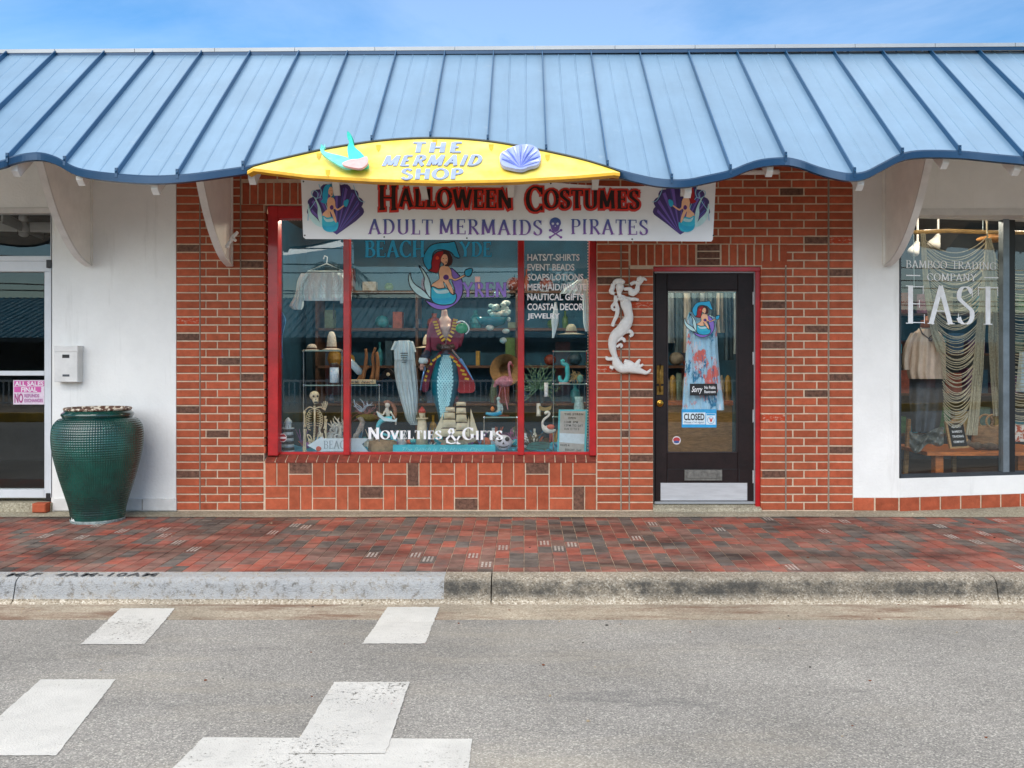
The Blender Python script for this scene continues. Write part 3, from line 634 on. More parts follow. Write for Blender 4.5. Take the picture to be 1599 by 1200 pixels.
# fascia following the wave
m=MB(); sub=[p for p in EE if -7<p[0]<7.3]
v=[];f=[]
for (x,y,z) in sub:
    v+=[(x,y-.012,z+.010),(x,y-.020,z-.002),(x,y-.020,z-.048),(x,y+.01,z-.052),(x,y+.02,z)]
for i in range(len(sub)-1):
    for j in range(4): f.append((i*5+j,(i+1)*5+j,(i+1)*5+j+1,i*5+j+1))
m.add(v,f); obj('fascia',m,M_fascia,awn)
# underside boarding
m=MB()
for p,q in zip(sub,sub[1:]): m.quad((p[0],p[1]+.02,p[2]-.03),(q[0],q[1]+.02,q[2]-.03),(q[0],0,4.05),(p[0],0,4.05))
obj('soffit',m,M_cream,awn)
# ridge flashing
m=MB(); 
for i in range(20):
    xa,xb=-7+14.2*i/20,-7+14.2*(i+1)/20-.004
    m.add([(xa,-.05,Zt(xa)+.012),(xb,-.05,Zt(xb)+.012),(xb,-.05,Zt(xb)+.045),(xa,-.05,Zt(xa)+.045),(xb,.3,Zt(xb)+.07),(xa,.3,Zt(xa)+.07)],[(0,1,2,3),(3,2,4,5)])
obj('ridge_flashing',m,M_flash,awn)
m=MB(); m.add([(-7,-.045,Zt(-7)-.02),(7.2,-.045,Zt(7.2)-.02),(7.2,-.045,Zt(7.2)+.012),(-7,-.045,Zt(-7)+.012),(7.2,0,Zt(7.2)-.0),(-7,0,Zt(-7)-.0)],[(0,1,2,3),(0,5,4,1)])
obj('ridge_closure',m,M_fascia,awn)
# parapet behind
m=MB(); m.box(-7,.0,4.0,7.2,.35,4.10); obj('parapet_cap',m,M_flash,awn)
# rafter tails
for u in (-60,20,123,240,392,523,660,797,930,1075,1203,1345,1478,1590):
    # find x so that the tail shows at u below the eave
    Y=-1.45
    for _ in range(6): X=(u-CX)*(Y+D0)/F; Y=eave(X)+.05
    m=MB(); ww=.024
    prof=[(Y,4.092+SL*Y-.05),(Y+.01,4.092+SL*Y-.115),(Y+.05,4.092+SL*Y-.150),(Y+.10,4.092+SL*(Y+.1)-.19),(-.02,4.05-.20),(-.02,4.05)]
    m.prism([(X-ww,a,b) for a,b in prof],(ww*2,0,0)); obj('rafter',m,M_wpaint,awn)
# big curved brackets
def bracket(u,label):
    X=X0(u); br=obj('bracket',MB().box(X-.035,-.022,Z0(414),X+.018,.0,3.95),M_cream,awn,label=label)
    c=catm([(-.95,3.18),(-.86,2.98),(-.74,2.76),(-.60,2.56),(-.42,2.38),(-.22,2.25),(-.03,2.195)],4)
    m=MB(); pr=[(X-.012,a,b) for a,b in c]+[(X-.012,-.022,3.9),(X-.012,-.3,3.75),(X-.012,-.95,3.28)]
    m.prism(pr,(.022,0,0)); obj('web',m,M_cream,br)
    m=MB(); wd=.03
    for (a,b),(c2,d) in zip(c[1:],c[2:]):
        m.add([(X-wd,a,b),(X+wd,a,b),(X+wd,c2,d),(X-wd,c2,d),(X-wd,a-.012,b-.014),(X+wd,a-.012,b-.014),(X+wd,c2-.012,d-.014),(X-wd,c2-.012,d-.014)],[(0,1,2,3),(4,7,6,5),(0,4,5,1),(3,2,6,7),(0,3,7,4),(1,5,6,2)])
    obj('flange',m,M_wpaint,br)
bracket(142,'cream curved bracket on the plain white wall'); bracket(361,'white curved bracket on the brick pier'); bracket(1383,'cream curved bracket right of the brickwork')
# small tube lamp and bracket tap on brick
m=MB(); m.tube([W(1150,270,-.03),W(1216,269,-.03)],.022,10); obj('conduit',m,M_wpaint,shop)
ft=thing('floodlight','small white branched wall fitting hanging beside the bracket on the left brick pier','light',W(362,378,-.06))
m=MB(); m.tube([W(355,384,-.30),W(364,370,-.32),W(371,363,-.34)],[.016,.018,.014],8); obj('arm',m,M_wpaint,ft)
m=MB(); m.tube([W(362,372,-.32),W(368,376,-.34)],[.014,.012],8); m.ball(W(355,385,-.30),.02); obj('lamp_holder',m,M_wpaint,ft)
# ------------------------------------------------------------ yellow sign
top=[(385,268),(395,261.5),(435,251),(496,237),(540,229),(590,222),(635,218.5),(680,217.5),(725,219),(770,223.5),(810,230),(853,238),(910,251),(950,263),(969,270)]
def botv(u):
    P=[(385,269),(480,281),(580,287),(690,290),(800,288),(900,282),(969,276)]
    for a,b in zip(P,P[1:]):
        if u<=b[0]: t=(u-a[0])/(b[0]-a[0]); return a[1]+(b[1]-a[1])*t-7.5
    return 269
tc_=catm(top,4)
def topv(u):
    for a,b in zip(tc_,tc_[1:]):
        if u<=b[0]: t=(u-a[0])/(b[0]-a[0]+1e-9); return a[1]+(b[1]-a[1])*t
    return tc_[-1][1]
def signP(u,v,lift=0):
    tv,bv=topv(u),max(botv(u),topv(u)+1); Yt=onroof(u,tv)[1]-.045; Yb=-1.80
    t=(v-tv)/(bv-tv); Yt=min(Yt,-1.3); Y=Yt+(Yb-Yt)*t
    p=W(u,v,Y); return (p[0],p[1]-lift*.8,p[2]+lift*.6)
sgn=thing('shop_sign','yellow arched shop sign reading THE MERMAID SHOP under the blue awning edge','sign',W(680,290,-1.6))
m=MB(); us=[386+583*i/60 for i in range(61)]
us[-1]=968
for a,b in zip(us,us[1:]):
    for j in range(4):
        g=lambda u,t:signP(u,topv(u)+(max(botv(u),topv(u)+1)-topv(u))*t)
        m.quad(g(a,(j+1)/4),g(b,(j+1)/4),g(b,j/4),g(a,j/4))
obj('panel',m,M_yel,sgn,smooth=True)
m=MB()
for a,b in zip(us,us[1:]):
    g=lambda u,d:W(u,max(botv(u),topv(u)+1)+d,-1.80)
    m.quad(g(a,4.5),g(b,4.5),g(b,0),g(a,0)); p,q=g(a,4.5),g(b,4.5); m.quad((p[0],-1.7,p[2]),(q[0],-1.7,q[2]),q,p)
obj('lip',m,M_yel2,sgn)
m=MB()
for a,b in zip(us,us[1:]):
    g=lambda u,d,l:signP(u,topv(u)+d,l)
    m.add([g(a,0,.012),g(b,0,.012),g(b,-3,.004),g(a,-3,.004),g(a,0,0),g(b,0,0)],[(0,1,2,3),(4,5,1,0)])
obj('edge_trim',m,mat('dark_trim','#2d3430',.5),sgn)
M_let=mat('blue_grey_letters','#93a3c9',.5,noise=.08,nscale=12)
def signtext(txt,u0,v0,u1,v1,sl,off=.022,space=1.0):
    tm_=MB(); serif_word(tm_,txt,lambda x,y,k=0:(x,y,k),thick=.25,thin=.15,nib=0.0,serif=0,track=.12*space,eps=.0004)
    vs=[(p[0],p[1],p[2]) for p in tm_.v]; fs=tm_.f; m=MB()
    f_=lambda x,y,l:signP(u0+(u1-u0)*x+sl*(y-.5)*(1),v1+(v0-v1)*y,l)
    n=len(vs)
    m.add([f_(x,y,.007+k) for x,y,k in vs],fs)
    from collections import Counter
    c=Counter()
    for f in fs:
        for i in range(len(f)): e=(f[i],f[(i+1)%len(f)]); c[tuple(sorted(e))]+=1
    m2=[f_(x,y,.001) for x,y,k in vs]; o=len(m.v); m.add(m2,[])
    for (i,j),k in c.items():
        if k==1: m.f.append((i,j,j+o,i+o)); m.mi.append(0)
    obj('letters',m,M_let,sgn)
signtext('THE',643,224,723,239.5,3,space=1.35); signtext('MERMAID',599,244.5,752,260.5,7); signtext('SHOP',627,265,722,281,2)
# drips of newer paint
m=MB()
for u,v in ((498,245),(591,232),(679,224),(767,231),(855,247),(512,271)): 
    m.poly([signP(u+q[0],v+q[1],.003) for q in ((-4,-5),(4,-5),(3,2),(0,6),(-3,2))])
obj('paint_patch',m,mat('amber_paint','#e0a90c',.5),sgn)
def artpoly(m,pts,mapf,k,smooth=4,closed=True):
    P=catm(pts,smooth,True) if smooth else pts
    m.poly([mapf(x,y,k) for x,y in P])
def outline(m,pts,mapf,k,w_,smooth=4):
    P=catm(pts,smooth,True) if smooth else pts; n=len(P); A_=[];B_=[]
    for i in range(n):
        a=P[i-1];b=P[(i+1)%n]; dx,dy=b[0]-a[0],b[1]-a[1]; l=math.hypot(dx,dy) or 1; A_.append((P[i][0]-dy/l*w_,P[i][1]+dx/l*w_)); B_.append((P[i][0]+dy/l*w_,P[i][1]-dx/l*w_))
    m.add([mapf(x,y,k) for x,y in A_]+[mapf(x,y,k) for x,y in B_],[(i,(i+1)%n,n+(i+1)%n,n+i) for i in range(n)])
# tail cut-out, coordinates from photo px
tl=thing('tail_cutout','turquoise and pink mermaid tail cut-out fixed to the left part of the yellow sign','ornament',W(552,278,-1.8))
def cut(name,pts,m_,lift0,lift1,parent,clampv=True):
    P=catm(pts,4,True); m=MB()
    def q(u,v,l):
        tv=topv(u)
        if v<tv: a=signP(u,tv,l); return W(u,v,a[1]-.02)
        return signP(u,v,l)
    fr=[q(u,v,lift1) for u,v in P]; bk=[q(u,v,lift0) for u,v in P]; n=len(P)
    m.add(fr+bk,[tuple(range(n)),tuple(range(2*n-1,n-1,-1))]+[(i,n+i,n+(i+1)%n,(i+1)%n) for i in range(n)]); return obj(name,m,m_,parent)
M_teal=mat('turquoise_paint','#35c9b8',.5,noise=.12,nscale=12); M_mint=mat('mint_paint','#7fd8cf',.5,noise=.15,nscale=20,col2='#49c4bb'); M_pinkp=mat('pale_pink_paint','#dcaaa6',.5,noise=.08,nscale=20)
cut('fluke',[(543,205),(549,212),(553,222),(553.5,230),(555,237),(565,246),(574,257),(577,266),(570,268),(550,266),(545,250),(544,238),(547,228),(542,214)],M_teal,.02,.045,tl)
cut('fluke',[(501,226),(508,231),(510,239),(508,246),(518,250),(535,254),(547,258),(556,266),(552,273),(538,272),(520,262),(507,252),(502,243)],M_mint,.045,.062,tl)
cut('tail_base',[(538,268),(551,263),(563,262),(575,258),(577,266),(574,272),(565,277),(550,275),(540,272)],M_pinkp,.062,.08,tl)
sh=thing('shell_cutout','lavender blue scallop shell cut-out on the right part of the yellow sign','ornament',W(813,272,-1.8))
sc=[(800,271),(786,267),(781,258),(782,249),(789,244),(796,240),(806,236),(815,234.5),(825,234),(834,237),(840,242),(844,252),(843,260),(838,266),(826,269),(815,273)]
cut('shell',sc,mat('lavender_paint','#98a6e2',.5,noise=.06,nscale=15),.02,.05,sh)
m=MB(); mr=MB()
for i,(u,v) in enumerate([(784,256),(785,247),(793,242),(803,238),(813,236),(823,235.5),(832,238),(838,244),(842,252),(841,260)]):
    a=(812,271); du,dv=u-a[0],v-a[1]; L_=math.hypot(du,dv); nx,ny=-dv/L_*.9,du/L_*.9
    (m if i%2 else mr).add([signP(a[0],a[1],.056),signP(u-nx*2,v-ny*2,.056),signP((u+a[0])/2,(v+a[1])/2,.075),signP(u+nx*2,v+ny*2,.056)],[(0,2,1),(0,3,2),(1,2,3)])
obj('shell_rib',m,mat('pale_lavender','#c3ccf2',.5),sh); obj('shell_rib',mr,mat('deep_lavender','#7d8fd6',.5),sh)
# ------------------------------------------------------------ mermaid emblem in zoom coordinates
EMB=[('teal',[(935,82),(962,86),(990,175),(1012,242),(960,232),(925,190),(860,165),(780,165),(740,210),(735,300),(715,370),(690,362),(652,300),(645,240),(670,180),(720,120),(800,95),(890,90)]),
('purple',[(915,345),(990,400),(1036,480),(1037,600),(990,685),(905,742),(815,762),(725,730),(664,665),(720,685),(800,705),(900,700),(950,650),(960,560),(930,470)]),
('hairdark',[(850,172),(900,180),(938,250),(928,310),(880,330),(850,320),(820,250)]),
('hairred',[(825,176),(850,178),(840,240),(815,300),(805,360),(780,395),(700,372),(730,345),(728,290),(748,220),(785,185)]),
('fin',[(722,660),(640,642),(565,592),(512,520),(498,440),(515,392),(527,450),(562,505),(640,562),(690,612),(715,640)]),
('fin',[(652,500),(655,440),(632,380),(600,318),(652,370),(700,450),(722,540),(720,640),(690,612),(665,560)]),
('skin',[(820,330),(850,320),(848,300),(822,280),(825,240),(850,205),(882,215),(893,255),(884,302),(862,316),(868,325),(900,330),(925,370),(935,430),(970,452),(1055,412),(1066,424),(970,472),(925,455),(900,468),(935,540),(948,600),(925,602),(880,525),(845,480),(860,560),(800,565),(735,545),(732,510),(770,480),(805,450),(800,380)]),
('tail',[(732,530),(800,552),(880,545),(915,590),(945,612),(970,600),(975,650),(940,700),(850,715),(770,700),(728,660),(722,600)]),
('tailhi',[(745,545),(800,570),(880,560),(905,585),(860,600),(780,595)]),
('tailscale',[(730,640),(800,650),(900,640),(950,620),(955,650),(900,690),(820,700),(760,685)]),
('bra',[(873,410),(898,425),(900,452),(876,464),(852,455),(846,430)]),
('shell',[(1062,412),(1062,372),(1096,352),(1132,348),(1134,385),(1110,425),(1082,428)]),
('lips',[(868,284),(878,280),(882,288),(872,293)]),('eye',[(838,250),(852,246),(852,252)]),('eye',[(868,248),(880,246),(880,251)]),
('flower',[(770,240),(785,225),(800,235),(806,250),(790,262),(772,258)])]
ECOL={'teal':'#25a9d4','purple':'#8b6fc9','hairdark':'#3b1412','hairred':'#a3121c','fin':'#bfe2e2','skin':'#f2ba92','tail':'#31b6cf','tailhi':'#b9dcde','tailscale':'#1fa6cc','bra':'#5c2d78','shell':'#27a9cf','lips':'#8c1f24','eye':'#1d1512','flower':'#e5502c','ink':'#16202c'}
def emblem(mapf,parent,skip=(),k0=0,step=.0005,keys=None,ecol=ECOL,ow=5):
    groups={}
    for i,(c,pts) in enumerate(EMB):
        if c in skip: continue
        if c in ('teal','purple','fin','skin','tail','hairred','shell'):
            m=groups.setdefault('ink',MB()); outline(m,pts,mapf,k0+i*step+step*.5,ow if c not in('skin',) else ow*.5)
        artpoly(groups.setdefault(c,MB()),pts,mapf,k0+i*step)
    for c,m in groups.items(): obj('emblem_'+{'ink':'outline','fin':'tail_fin','bra':'shell_top','tailhi':'tail_highlight','tailscale':'tail_scales','hairred':'red_hair','hairdark':'dark_hair','skin':'figure'}.get(c,c),m,flat(c,ecol[c]),parent)
# ------------------------------------------------------------ banner
YBN=-.95
ban=thing('banner','long white vinyl banner reading HALLOWEEN COSTUMES above the shop window','banner',W(795,377,YBN))
def banw(u,v):   # soft waves in the sheet
    return .012*math.sin(u*.0125+.6)+.0015*math.sin(v*.05+u*.02)
def banP(u,v,k=0):
    Y=YBN+banw(u,v); p=W(u,v,Y); return (p[0],p[1]-k,p[2])
def bt(u): 
    t=(u-470)/648; return 281+ (7 if 0 else 0)+4*math.sin(t*math.pi)+ (8*max(0,math.sin((t-.6)/.4*math.pi)) if t>.6 else 0)-0*t
def bb(u): t=(u-470)/648; return 373.5+4.0*t
m=MB(); nu,nv=90,10; vv=[]
for i in range(nu+1):
    for j in range(nv+1):
        u=470+648*i/nu; v=bt(u)+(bb(u)-bt(u))*j/nv; u2=u+ (j/nv)*(3.5 if i==0 else (-5 if i==nu else 0))
        if j==nv and i in(0,nu): v-=3
        vv.append(banP(u2,v))
m.add(vv,[(i*(nv+1)+j,i*(nv+1)+j+1,(i+1)*(nv+1)+j+1,(i+1)*(nv+1)+j) for i in range(nu) for j in range(nv)])
obj('sheet',m,M_vinyl,ban,smooth=True)
def banmap(u0,v0,u1,v1,base=.004,arc=None,tilt=0):
    return lambda x,y,k=0: banP(u0+(u1-u0)*x,v1+(v0-v1)*y+tilt*x,base+k)
# headline: halo, red, black
halo=flat('halo','#c9494a'); redp=flat('glow_red','#e0301a'); blk=flat('letter_black','#1e0605')
for (txt,u0,v0,u1,v1,tl_) in (('HALLOWEEN',591,290,800,329,5),('COSTUMES',821,292,998,331,4)):
    caps={0}
    for gr,mt,b0 in ((.082,halo,.004),(.045,redp,.0085),(-.005,blk,.013)):
        m=MB(); serif_word(m,txt,banmap(u0,v0,u1,v1,b0,tilt=tl_-2),thick=.19,thin=.075,grow=gr,serif=.09,caps=caps,track=.045,pirate=1,eps=.00012,lay0=0)
        obj('headline_lettering',m,mt,ban)
# hot highlights inside the glow
vio=grad('violet_ink','#33518f','#7d4a92',Z0(369,YBN),Z0(343,YBN))
for txt,u0,u1,tl_ in (('ADULT',575,676,1),('MERMAIDS',685,847,2),('PIRATES',891,1012,1.5)):
    m=MB(); serif_word(m,txt,banmap(u0,342.5,u1,366,.004,tilt=tl_),thick=.16,thin=.05,serif=.055,track=.09,pirate=1,eps=.00015); obj('lower_lettering',m,vio,ban)
# skull and crossed bones
m=MB(); bm=lambda x,y,k=0: banP(x,y,.004+k)
artpoly(m,[(867,340),(874,343),(876,349),(874,354),(872,359),(862,359),(860,354),(858,349),(860,343)],bm,0)
artpoly(m,[(862,357),(872,357),(872,360.5),(867,363),(862,360.5)],bm,.0004,2)
for a,b in (((859,360),(876,371)),((876,360),(859,371))):
    dx,dy=b[0]-a[0],b[1]-a[1]; l=math.hypot(dx,dy); nx,ny=-dy/l*1.1,dx/l*1.1
    m.poly([bm(a[0]+nx,a[1]+ny,.0008+.0003*(dx>0)),bm(b[0]+nx,b[1]+ny,.0008+.0003*(dx>0)),bm(b[0]-nx,b[1]-ny,.0008+.0003*(dx>0)),bm(a[0]-nx,a[1]-ny,.0008+.0003*(dx>0))])
    for q in (a,b): artpoly(m,[(q[0]-1.8,q[1]-1),(q[0],q[1]-2),(q[0]+1.8,q[1]-1),(q[0]+1.8,q[1]+1.2),(q[0],q[1]+2),(q[0]-1.8,q[1]+1.2)],bm,.0015,2)
obj('skull_print',m,vio,ban)
m=MB()
for q in ((863.3,350),(870.7,350)): artpoly(m,[(q[0]-2,q[1]),(q[0],q[1]-2),(q[0]+2,q[1]),(q[0],q[1]+2)],bm,.0025,3)
artpoly(m,[(866,354.6),(867,352.6),(868,354.6)],bm,.0025,0)
obj('skull_print',m,flat('skull_white','#d2d2d6'),ban)
# shells and mermaids at both ends
def fan(cx,cy,r,flip,mapf):
    m=MB();m2=MB();m3=MB()
    pts=[]
    n=9
    for i in range(n):
        a0=math.radians(200-i*220/n); a1=math.radians(200-(i+1)*220/n)
        for t in (0,.25,.5,.75): 
            a=a0+(a1-a0)*t; rr=r*(.93+.1*math.sin(math.pi*t)); pts.append((cx+rr*1.02*math.cos(a),cy-rr*.93*math.sin(a)))
    tip=(cx+2*flip,cy+r*.95); poly=pts+[(cx+r*.75,cy+r*.45),tip,(cx-r*.55,cy+r*.55)]
    m.poly([mapf(x,y,0) for x,y in poly])
    for i in range(n):
        a=math.radians(200-(i+.5)*220/n); b=.045
        q=lambda ang,f_:(tip[0]+(cx+r*f_*math.cos(ang)-tip[0]),tip[1]+(cy-r*.93*f_*math.sin(ang)-tip[1]))
        (m2 if 1 else m3).poly([mapf(*tip,.0006),mapf(*q(a-.11,.86),.0006),mapf(*q(a+.02,.9),.0006)])
        m3.poly([mapf(*tip,.0006),mapf(*q(a+.05,.88),.0006),mapf(*q(a+.09,.84),.0006)])
    return m,m2,m3
for cx,flip in ((524,1),(1064,-1)):
    bmp=lambda x,y,k=0: banP(x,y,.003+k)
    a,b,c=fan(cx,326,43,flip,bmp)
    obj('shell_print',a,flat('shell_violet','#41306b'),ban); obj('shell_print',b,flat('shell_mauve','#7359ad'),ban); obj('shell_print',c,flat('shell_blue','#4a4f9c'),ban)
    s=44/480*.98
    if flip>0: mp_=lambda x,y,k=0: banP(472+ (x-490)*.1+8.0, 288+(y-165)*.138+ -1, .006+k)
    else: mp_=lambda x,y,k=0: banP(1116-(x-490)*.1-8.0, 288+(y-165)*.138-1, .006+k)
    ec=dict(ECOL)
    if flip>0: ec=dict(ECOL,hairred='#23a7cf',hairdark='#2c7f9e')
    groups={}
    for i,(cc,pts) in enumerate(EMB):
        if cc in('teal','purple','flower'): continue
        artpoly(groups.setdefault(cc,MB()),pts,mp_,i*.0004)
    for cc,mm in groups.items():
        nm=cc+('b' if flip>0 and cc.startswith('hair') else '')
        obj('mermaid_print',mm,flat(nm,ec[cc]),ban)
    # pale ribbon loops
    for pth in ([(498,288),(502,300),(500,308),(494,310),(488,306),(487,300),(492,298),(497,304),(492,316),(483,330),(481,345)],[(500,308),(508,318),(514,335),(520,350)],[(552,290),(557,304),(563,314),(570,316)]):
        pth=[(q if flip>0 else (1588-q[0],q[1])) for q in pth]
        m=MB(); P=catm([p+() for p in pth],4); A_,B_=stroke([(p[0],p[1]) for p in P],1.3,1.0,0,0); n=len(A_)
        m.add([bmp(x,y,.0015) for x,y in A_]+[bmp(x,y,.0015) for x,y in B_],[(i,i+1,n+i+1,n+i) for i in range(n-1)])
        obj('ribbon_print',m,flat('pale_ribbon','#8fc3dd'),ban)
m=MB()
for u,v in ((474,284),(476,368),(600,370.5),(729,372.3),(859,372),(987,374),(986,296),(860,287),(1114,368)): 
    artpoly(m,[(u-1.4,v),(u,v-1.4),(u+1.4,v),(u,v+1.4)],lambda x,y,k=0:banP(x,y,.003),0,3)
obj('eyelet',m,M_black,ban)
for u,v0,v1,dx in ((522,287,305,4),(656,289,311,8),(797,288,308,1),(932,277,296,-3),(1070,291,306,-2)):
    m=MB(); Y=YBN-.06
    a=W(u,v0-14,Y-.05); b=W(u+dx,v1,Y)
    m.prism([(a[0]-.03,a[1],a[2]),(a[0]+.03,a[1],a[2]),(b[0]+.024,b[1],b[2]),(b[0]-.024,b[1],b[2])],(0,.03,0)); obj('rafter_tail',m,M_wpaint,awn)
# ------------------------------------------------------------ main shop window
win=thing('shop_window','large red framed display window with a brick sill under the banner','window',W(675,712,.1))
YF=.05
fr=lambda u0,v0,u1,v1,Y0=YF,Y1=.15,nm='frame': obj(nm,MB().pxbox(u0,v0,u1,v1,Y0,Y1,.004),M_red,win)
fr(418,322,434,712,.03); fr(418,322,932,341,.035); fr(920.5,341,931.5,712,.04); fr(536,341,546,711,.07,.14,'mullion'); fr(808.5,341,818.5,711,.07,.14,'mullion')
fr(434,706.5,921,711.5,.095,.15)
for a,b in ((434,537),(545,809),(818,921)):
    p,q=W(a,710,.12),W(b,335,.12); m=MB(); m.box(p[0],.118,p[2],q[0],.124,q[2]); obj('pane',m,M_glass,win)
def beads(pts,name,label,parent=None):
    m=MB(); n=0
    for a,b in zip(pts,pts[1:]):
        L_=math.dist(a,b); k=int(L_/.026)
        for i in range(k):
            t=i/k; c=[a[j]+(b[j]-a[j])*t for j in range(3)]; m.ball(c,.0055,5,4)
    return obj(name,m,mat('led_bead','#d8cdbb',.4,noise=.02),parent,label,'string lights') 
beads([W(437.5,705,.16),W(437.5,344,.16),W(536,344,.16)],'string_lights','string of tiny pale bulbs down the left edge of the window')
beads([W(918,700,.16),W(918,345,.16)],'string_lights','string of tiny pale bulbs down the right edge of the window')
# vinyl lettering on the main glass
gl=thing('window_lettering','teal and purple painted shop name with a mermaid emblem on the middle pane','lettering',W(678,490,.11))
YV=.115
em_=lambda x,y,k=0:(lambda a:(a[0],a[1]-k,a[2]))(W(560+x/6.396,365+y/6.396,YV-.001))
emblem(em_,gl,step=.0004)
blu=flat('syde_blue','#34b4e4'); ink=flat('ink','#16202c'); pur=flat('syren_purple','#9c80d6')
for txt,u0,v0,u1,v1,mt,cp in (('BEACH',569,376,664,402,blu,{0}),('YDE',718,378,768,401,blu,None),('YREN',722,441.5,792,464,pur,None)):
    m=MB(); serif_word(m,txt,pxmap(u0,v0,u1,v1,YV-.0005),thick=.2,thin=.07,grow=.018,serif=.05,caps=None,pirate=1,eps=.00006,track=.05); obj('name_outline',m,ink,gl)
    m=MB(); serif_word(m,txt,pxmap(u0,v0,u1,v1,YV-.0025),thick=.2,thin=.07,serif=.05,caps=None,pirate=1,eps=.00006,track=.05); obj('name_lettering',m,mt,gl)
wl=flat('white_vinyl_letter','#f2f2f2')
l1=thing('window_lettering','white list of goods starting HATS/T-SHIRTS on the right-hand pane','lettering',W(865,498,.11))
for i,(t,u1) in enumerate((('HATS/T-SHIRTS',905),('EVENT BEADS',897),('SOAPS/LOTIONS',911),('MERMAID/PIRATE',916),('NAUTICAL GIFTS',911),('COASTAL DECOR',911),('JEWELRY',874))):
    m=MB(); put_sans(m,t,pxmap(823.5,397.0+i*15.45,u1,407.6+i*15.45,YV),off=.022); obj('line_of_letters',m,wl,l1)
l2=thing('window_lettering','white swash lettering NOVELTIES & GIFTS low on the middle pane','lettering',W(680,690,.11))
m=MB(); serif_word(m,'NOVELTIES',pxmap(574,668,690,686,YV),thick=.2,thin=.06,caps={0},track=.05,serif=.05); obj('line_of_letters',m,wl,l2)
m=MB(); serif_word(m,'&',pxmap(695,669,719,693,YV),thick=.16,thin=.06); obj('line_of_letters',m,wl,l2)
m=MB(); serif_word(m,'GIFTS',pxmap(722,668,785,687,YV),thick=.2,thin=.06,caps={0},track=.05,serif=.05); obj('line_of_letters',m,wl,l2)
st_=thing('window_sticker','small red and white octagonal sticker in the bottom left corner of the window','sticker',W(441,690,.11))
m=MB(); m.poly([W(441.5+6.5*math.cos(math.radians(22.5+45*i)),684+7*math.sin(math.radians(22.5+45*i)),.115) for i in range(8)]); obj('sticker_face',m,flat('stick_white','#d8d0cf'),st_)
m=MB(); m.poly([W(441.5+5.6*math.cos(math.radians(22.5+45*i)),684+6*math.sin(math.radians(22.5+45*i)),.114) for i in range(8)]); obj('sticker_print',m,flat('stick_red','#8d1f26'),st_)
m=MB(); m.poly([W(u,v,.113) for u,v in ((436,682.5),(447,682.5),(447,685.5),(436,685.5))]); obj('sticker_print',m,flat('stick_white','#d8d0cf'),st_)
# ------------------------------------------------------------ door
dr=thing('shop_door','dark brown glazed shop door with a metal kick plate beside the window','door',W(1100,783,.1))
YD=.09
db=lambda u0,v0,u1,v1,Y=YD,nm='door_rail',m_=M_door,d=.045,b=.004: obj(nm,MB().pxbox(u0,v0,u1,v1,Y,Y+d,b),m_,dr)
db(1023,427,1041.5,784,nm='door_stile'); db(1152,427,1177,784,nm='door_stile'); db(1041.5,427,1152,453,nm='door_rail'); db(1041.5,708,1152,784,nm='door_rail')
m=MB(); 
for (a,b,c,d) in ((1041.5,453,1043.5,708),(1150,453,1152,708),(1041.5,453,1152,455),(1041.5,706,1152,708)): m.pxbox(a,b,c,d,YD+.006,YD+.03,.003)
obj('glazing_bead',m,mat('dark_bead','#2b2224',.5),dr)
p,q=W(1042,708,YD+.03),W(1152,453,YD+.03); m=MB(); m.box(p[0],YD+.028,p[2],q[0],YD+.034,q[2]); obj('door_glass',m,M_glass,dr)
m=MB(); 
for (a,b,c,d) in ((1042,732.5,1152,733.6),(1042,732.5,1043,753),(1154,732.5,1155,753)): m.pxbox(a,b,c,d,YD-.0015,YD+.01,.0005)
obj('panel_groove',m,M_black,dr)
M_old=mat('aged_steel','#77756f',.5,metal=.4,noise=.2,nscale=25); ml=db(1069,734,1128,751,YD-.012,'mail_slot',M_old,.02,.004); obj('flap',MB().pxbox(1073,737.5,1124,747.5,YD-.018,YD-.006,.003),M_old,ml)
kp=db(1031.5,754.5,1167,782,YD-.004,'kick_plate',M_steel,.006,.0015)
hp=db(1025.5,571,1036,600,YD-.006,'handle_plate',M_brass,.01,.002); m=MB(); m.tube([W(1031,570,YD-.02),W(1031,580,YD-.05),W(1030.5,600,YD-.05),W(1031,612,YD-.02)],.007,8); obj('pull_handle',m,M_brass,hp,smooth=True)
hp2=db(1025.5,603,1036,617,YD-.006,'handle_plate',M_brass,.01,.002)
m=MB(); c=W(1030.5,630,YD-.01); m.ball(c,.034,14,8,sy=.35); m.ball((c[0],c[1]-.012,c[2]),.02,12,6,sy=.5); obj('lock',m,mat('gold_lock','#b98f3e',.25,metal=1,noise=.1),dr,smooth=True)
for v in (466,560,650,745): obj('hinge',MB().pxbox(1175.5,v-10,1178.5,v+10,YD-.012,YD+.01,.002),M_steel,dr)
fm=thing('door_frame','red painted frame around the dark shop door','door frame',W(1180,797,.08))
m=MB(); m.pxbox(1020,417,1188,424,.03,.16,.004); obj('head',m,M_red,fm)
m=MB(); m.pxbox(1180,424,1187.5,797,.035,.16,.004); obj('jamb',m,M_red,fm)
m=MB(); m.pxbox(1020,424,1022.6,786,.07,.16,.002); obj('jamb',m,M_black,fm)
m=MB(); m.pxbox(1022,424,1180,426.6,.06,.16,.002); m.pxbox(1177.8,426,1180,784,.06,.16,.002); obj('weather_strip',m,M_flash,fm)
m=MB(); a=W(1020,799,0); b=W(1189,799,0)
zt_=Z0(786.5,.09)
m.add([(a[0],-.03,-.01),(b[0],-.03,-.01),(b[0],-.0,.028),(a[0],-.0,.028),(b[0],.10,zt_),(a[0],.10,zt_),(b[0],.30,zt_+.005),(a[0],.30,zt_+.005)],[(0,1,2,3),(3,2,4,5),(5,4,6,7)]); obj('threshold',m,M_ledge,fm)
m=MB(); m.pxbox(1022,783.8,1180,787.5,.06,.2,.003); obj('sill_strip',m,M_flash,fm)
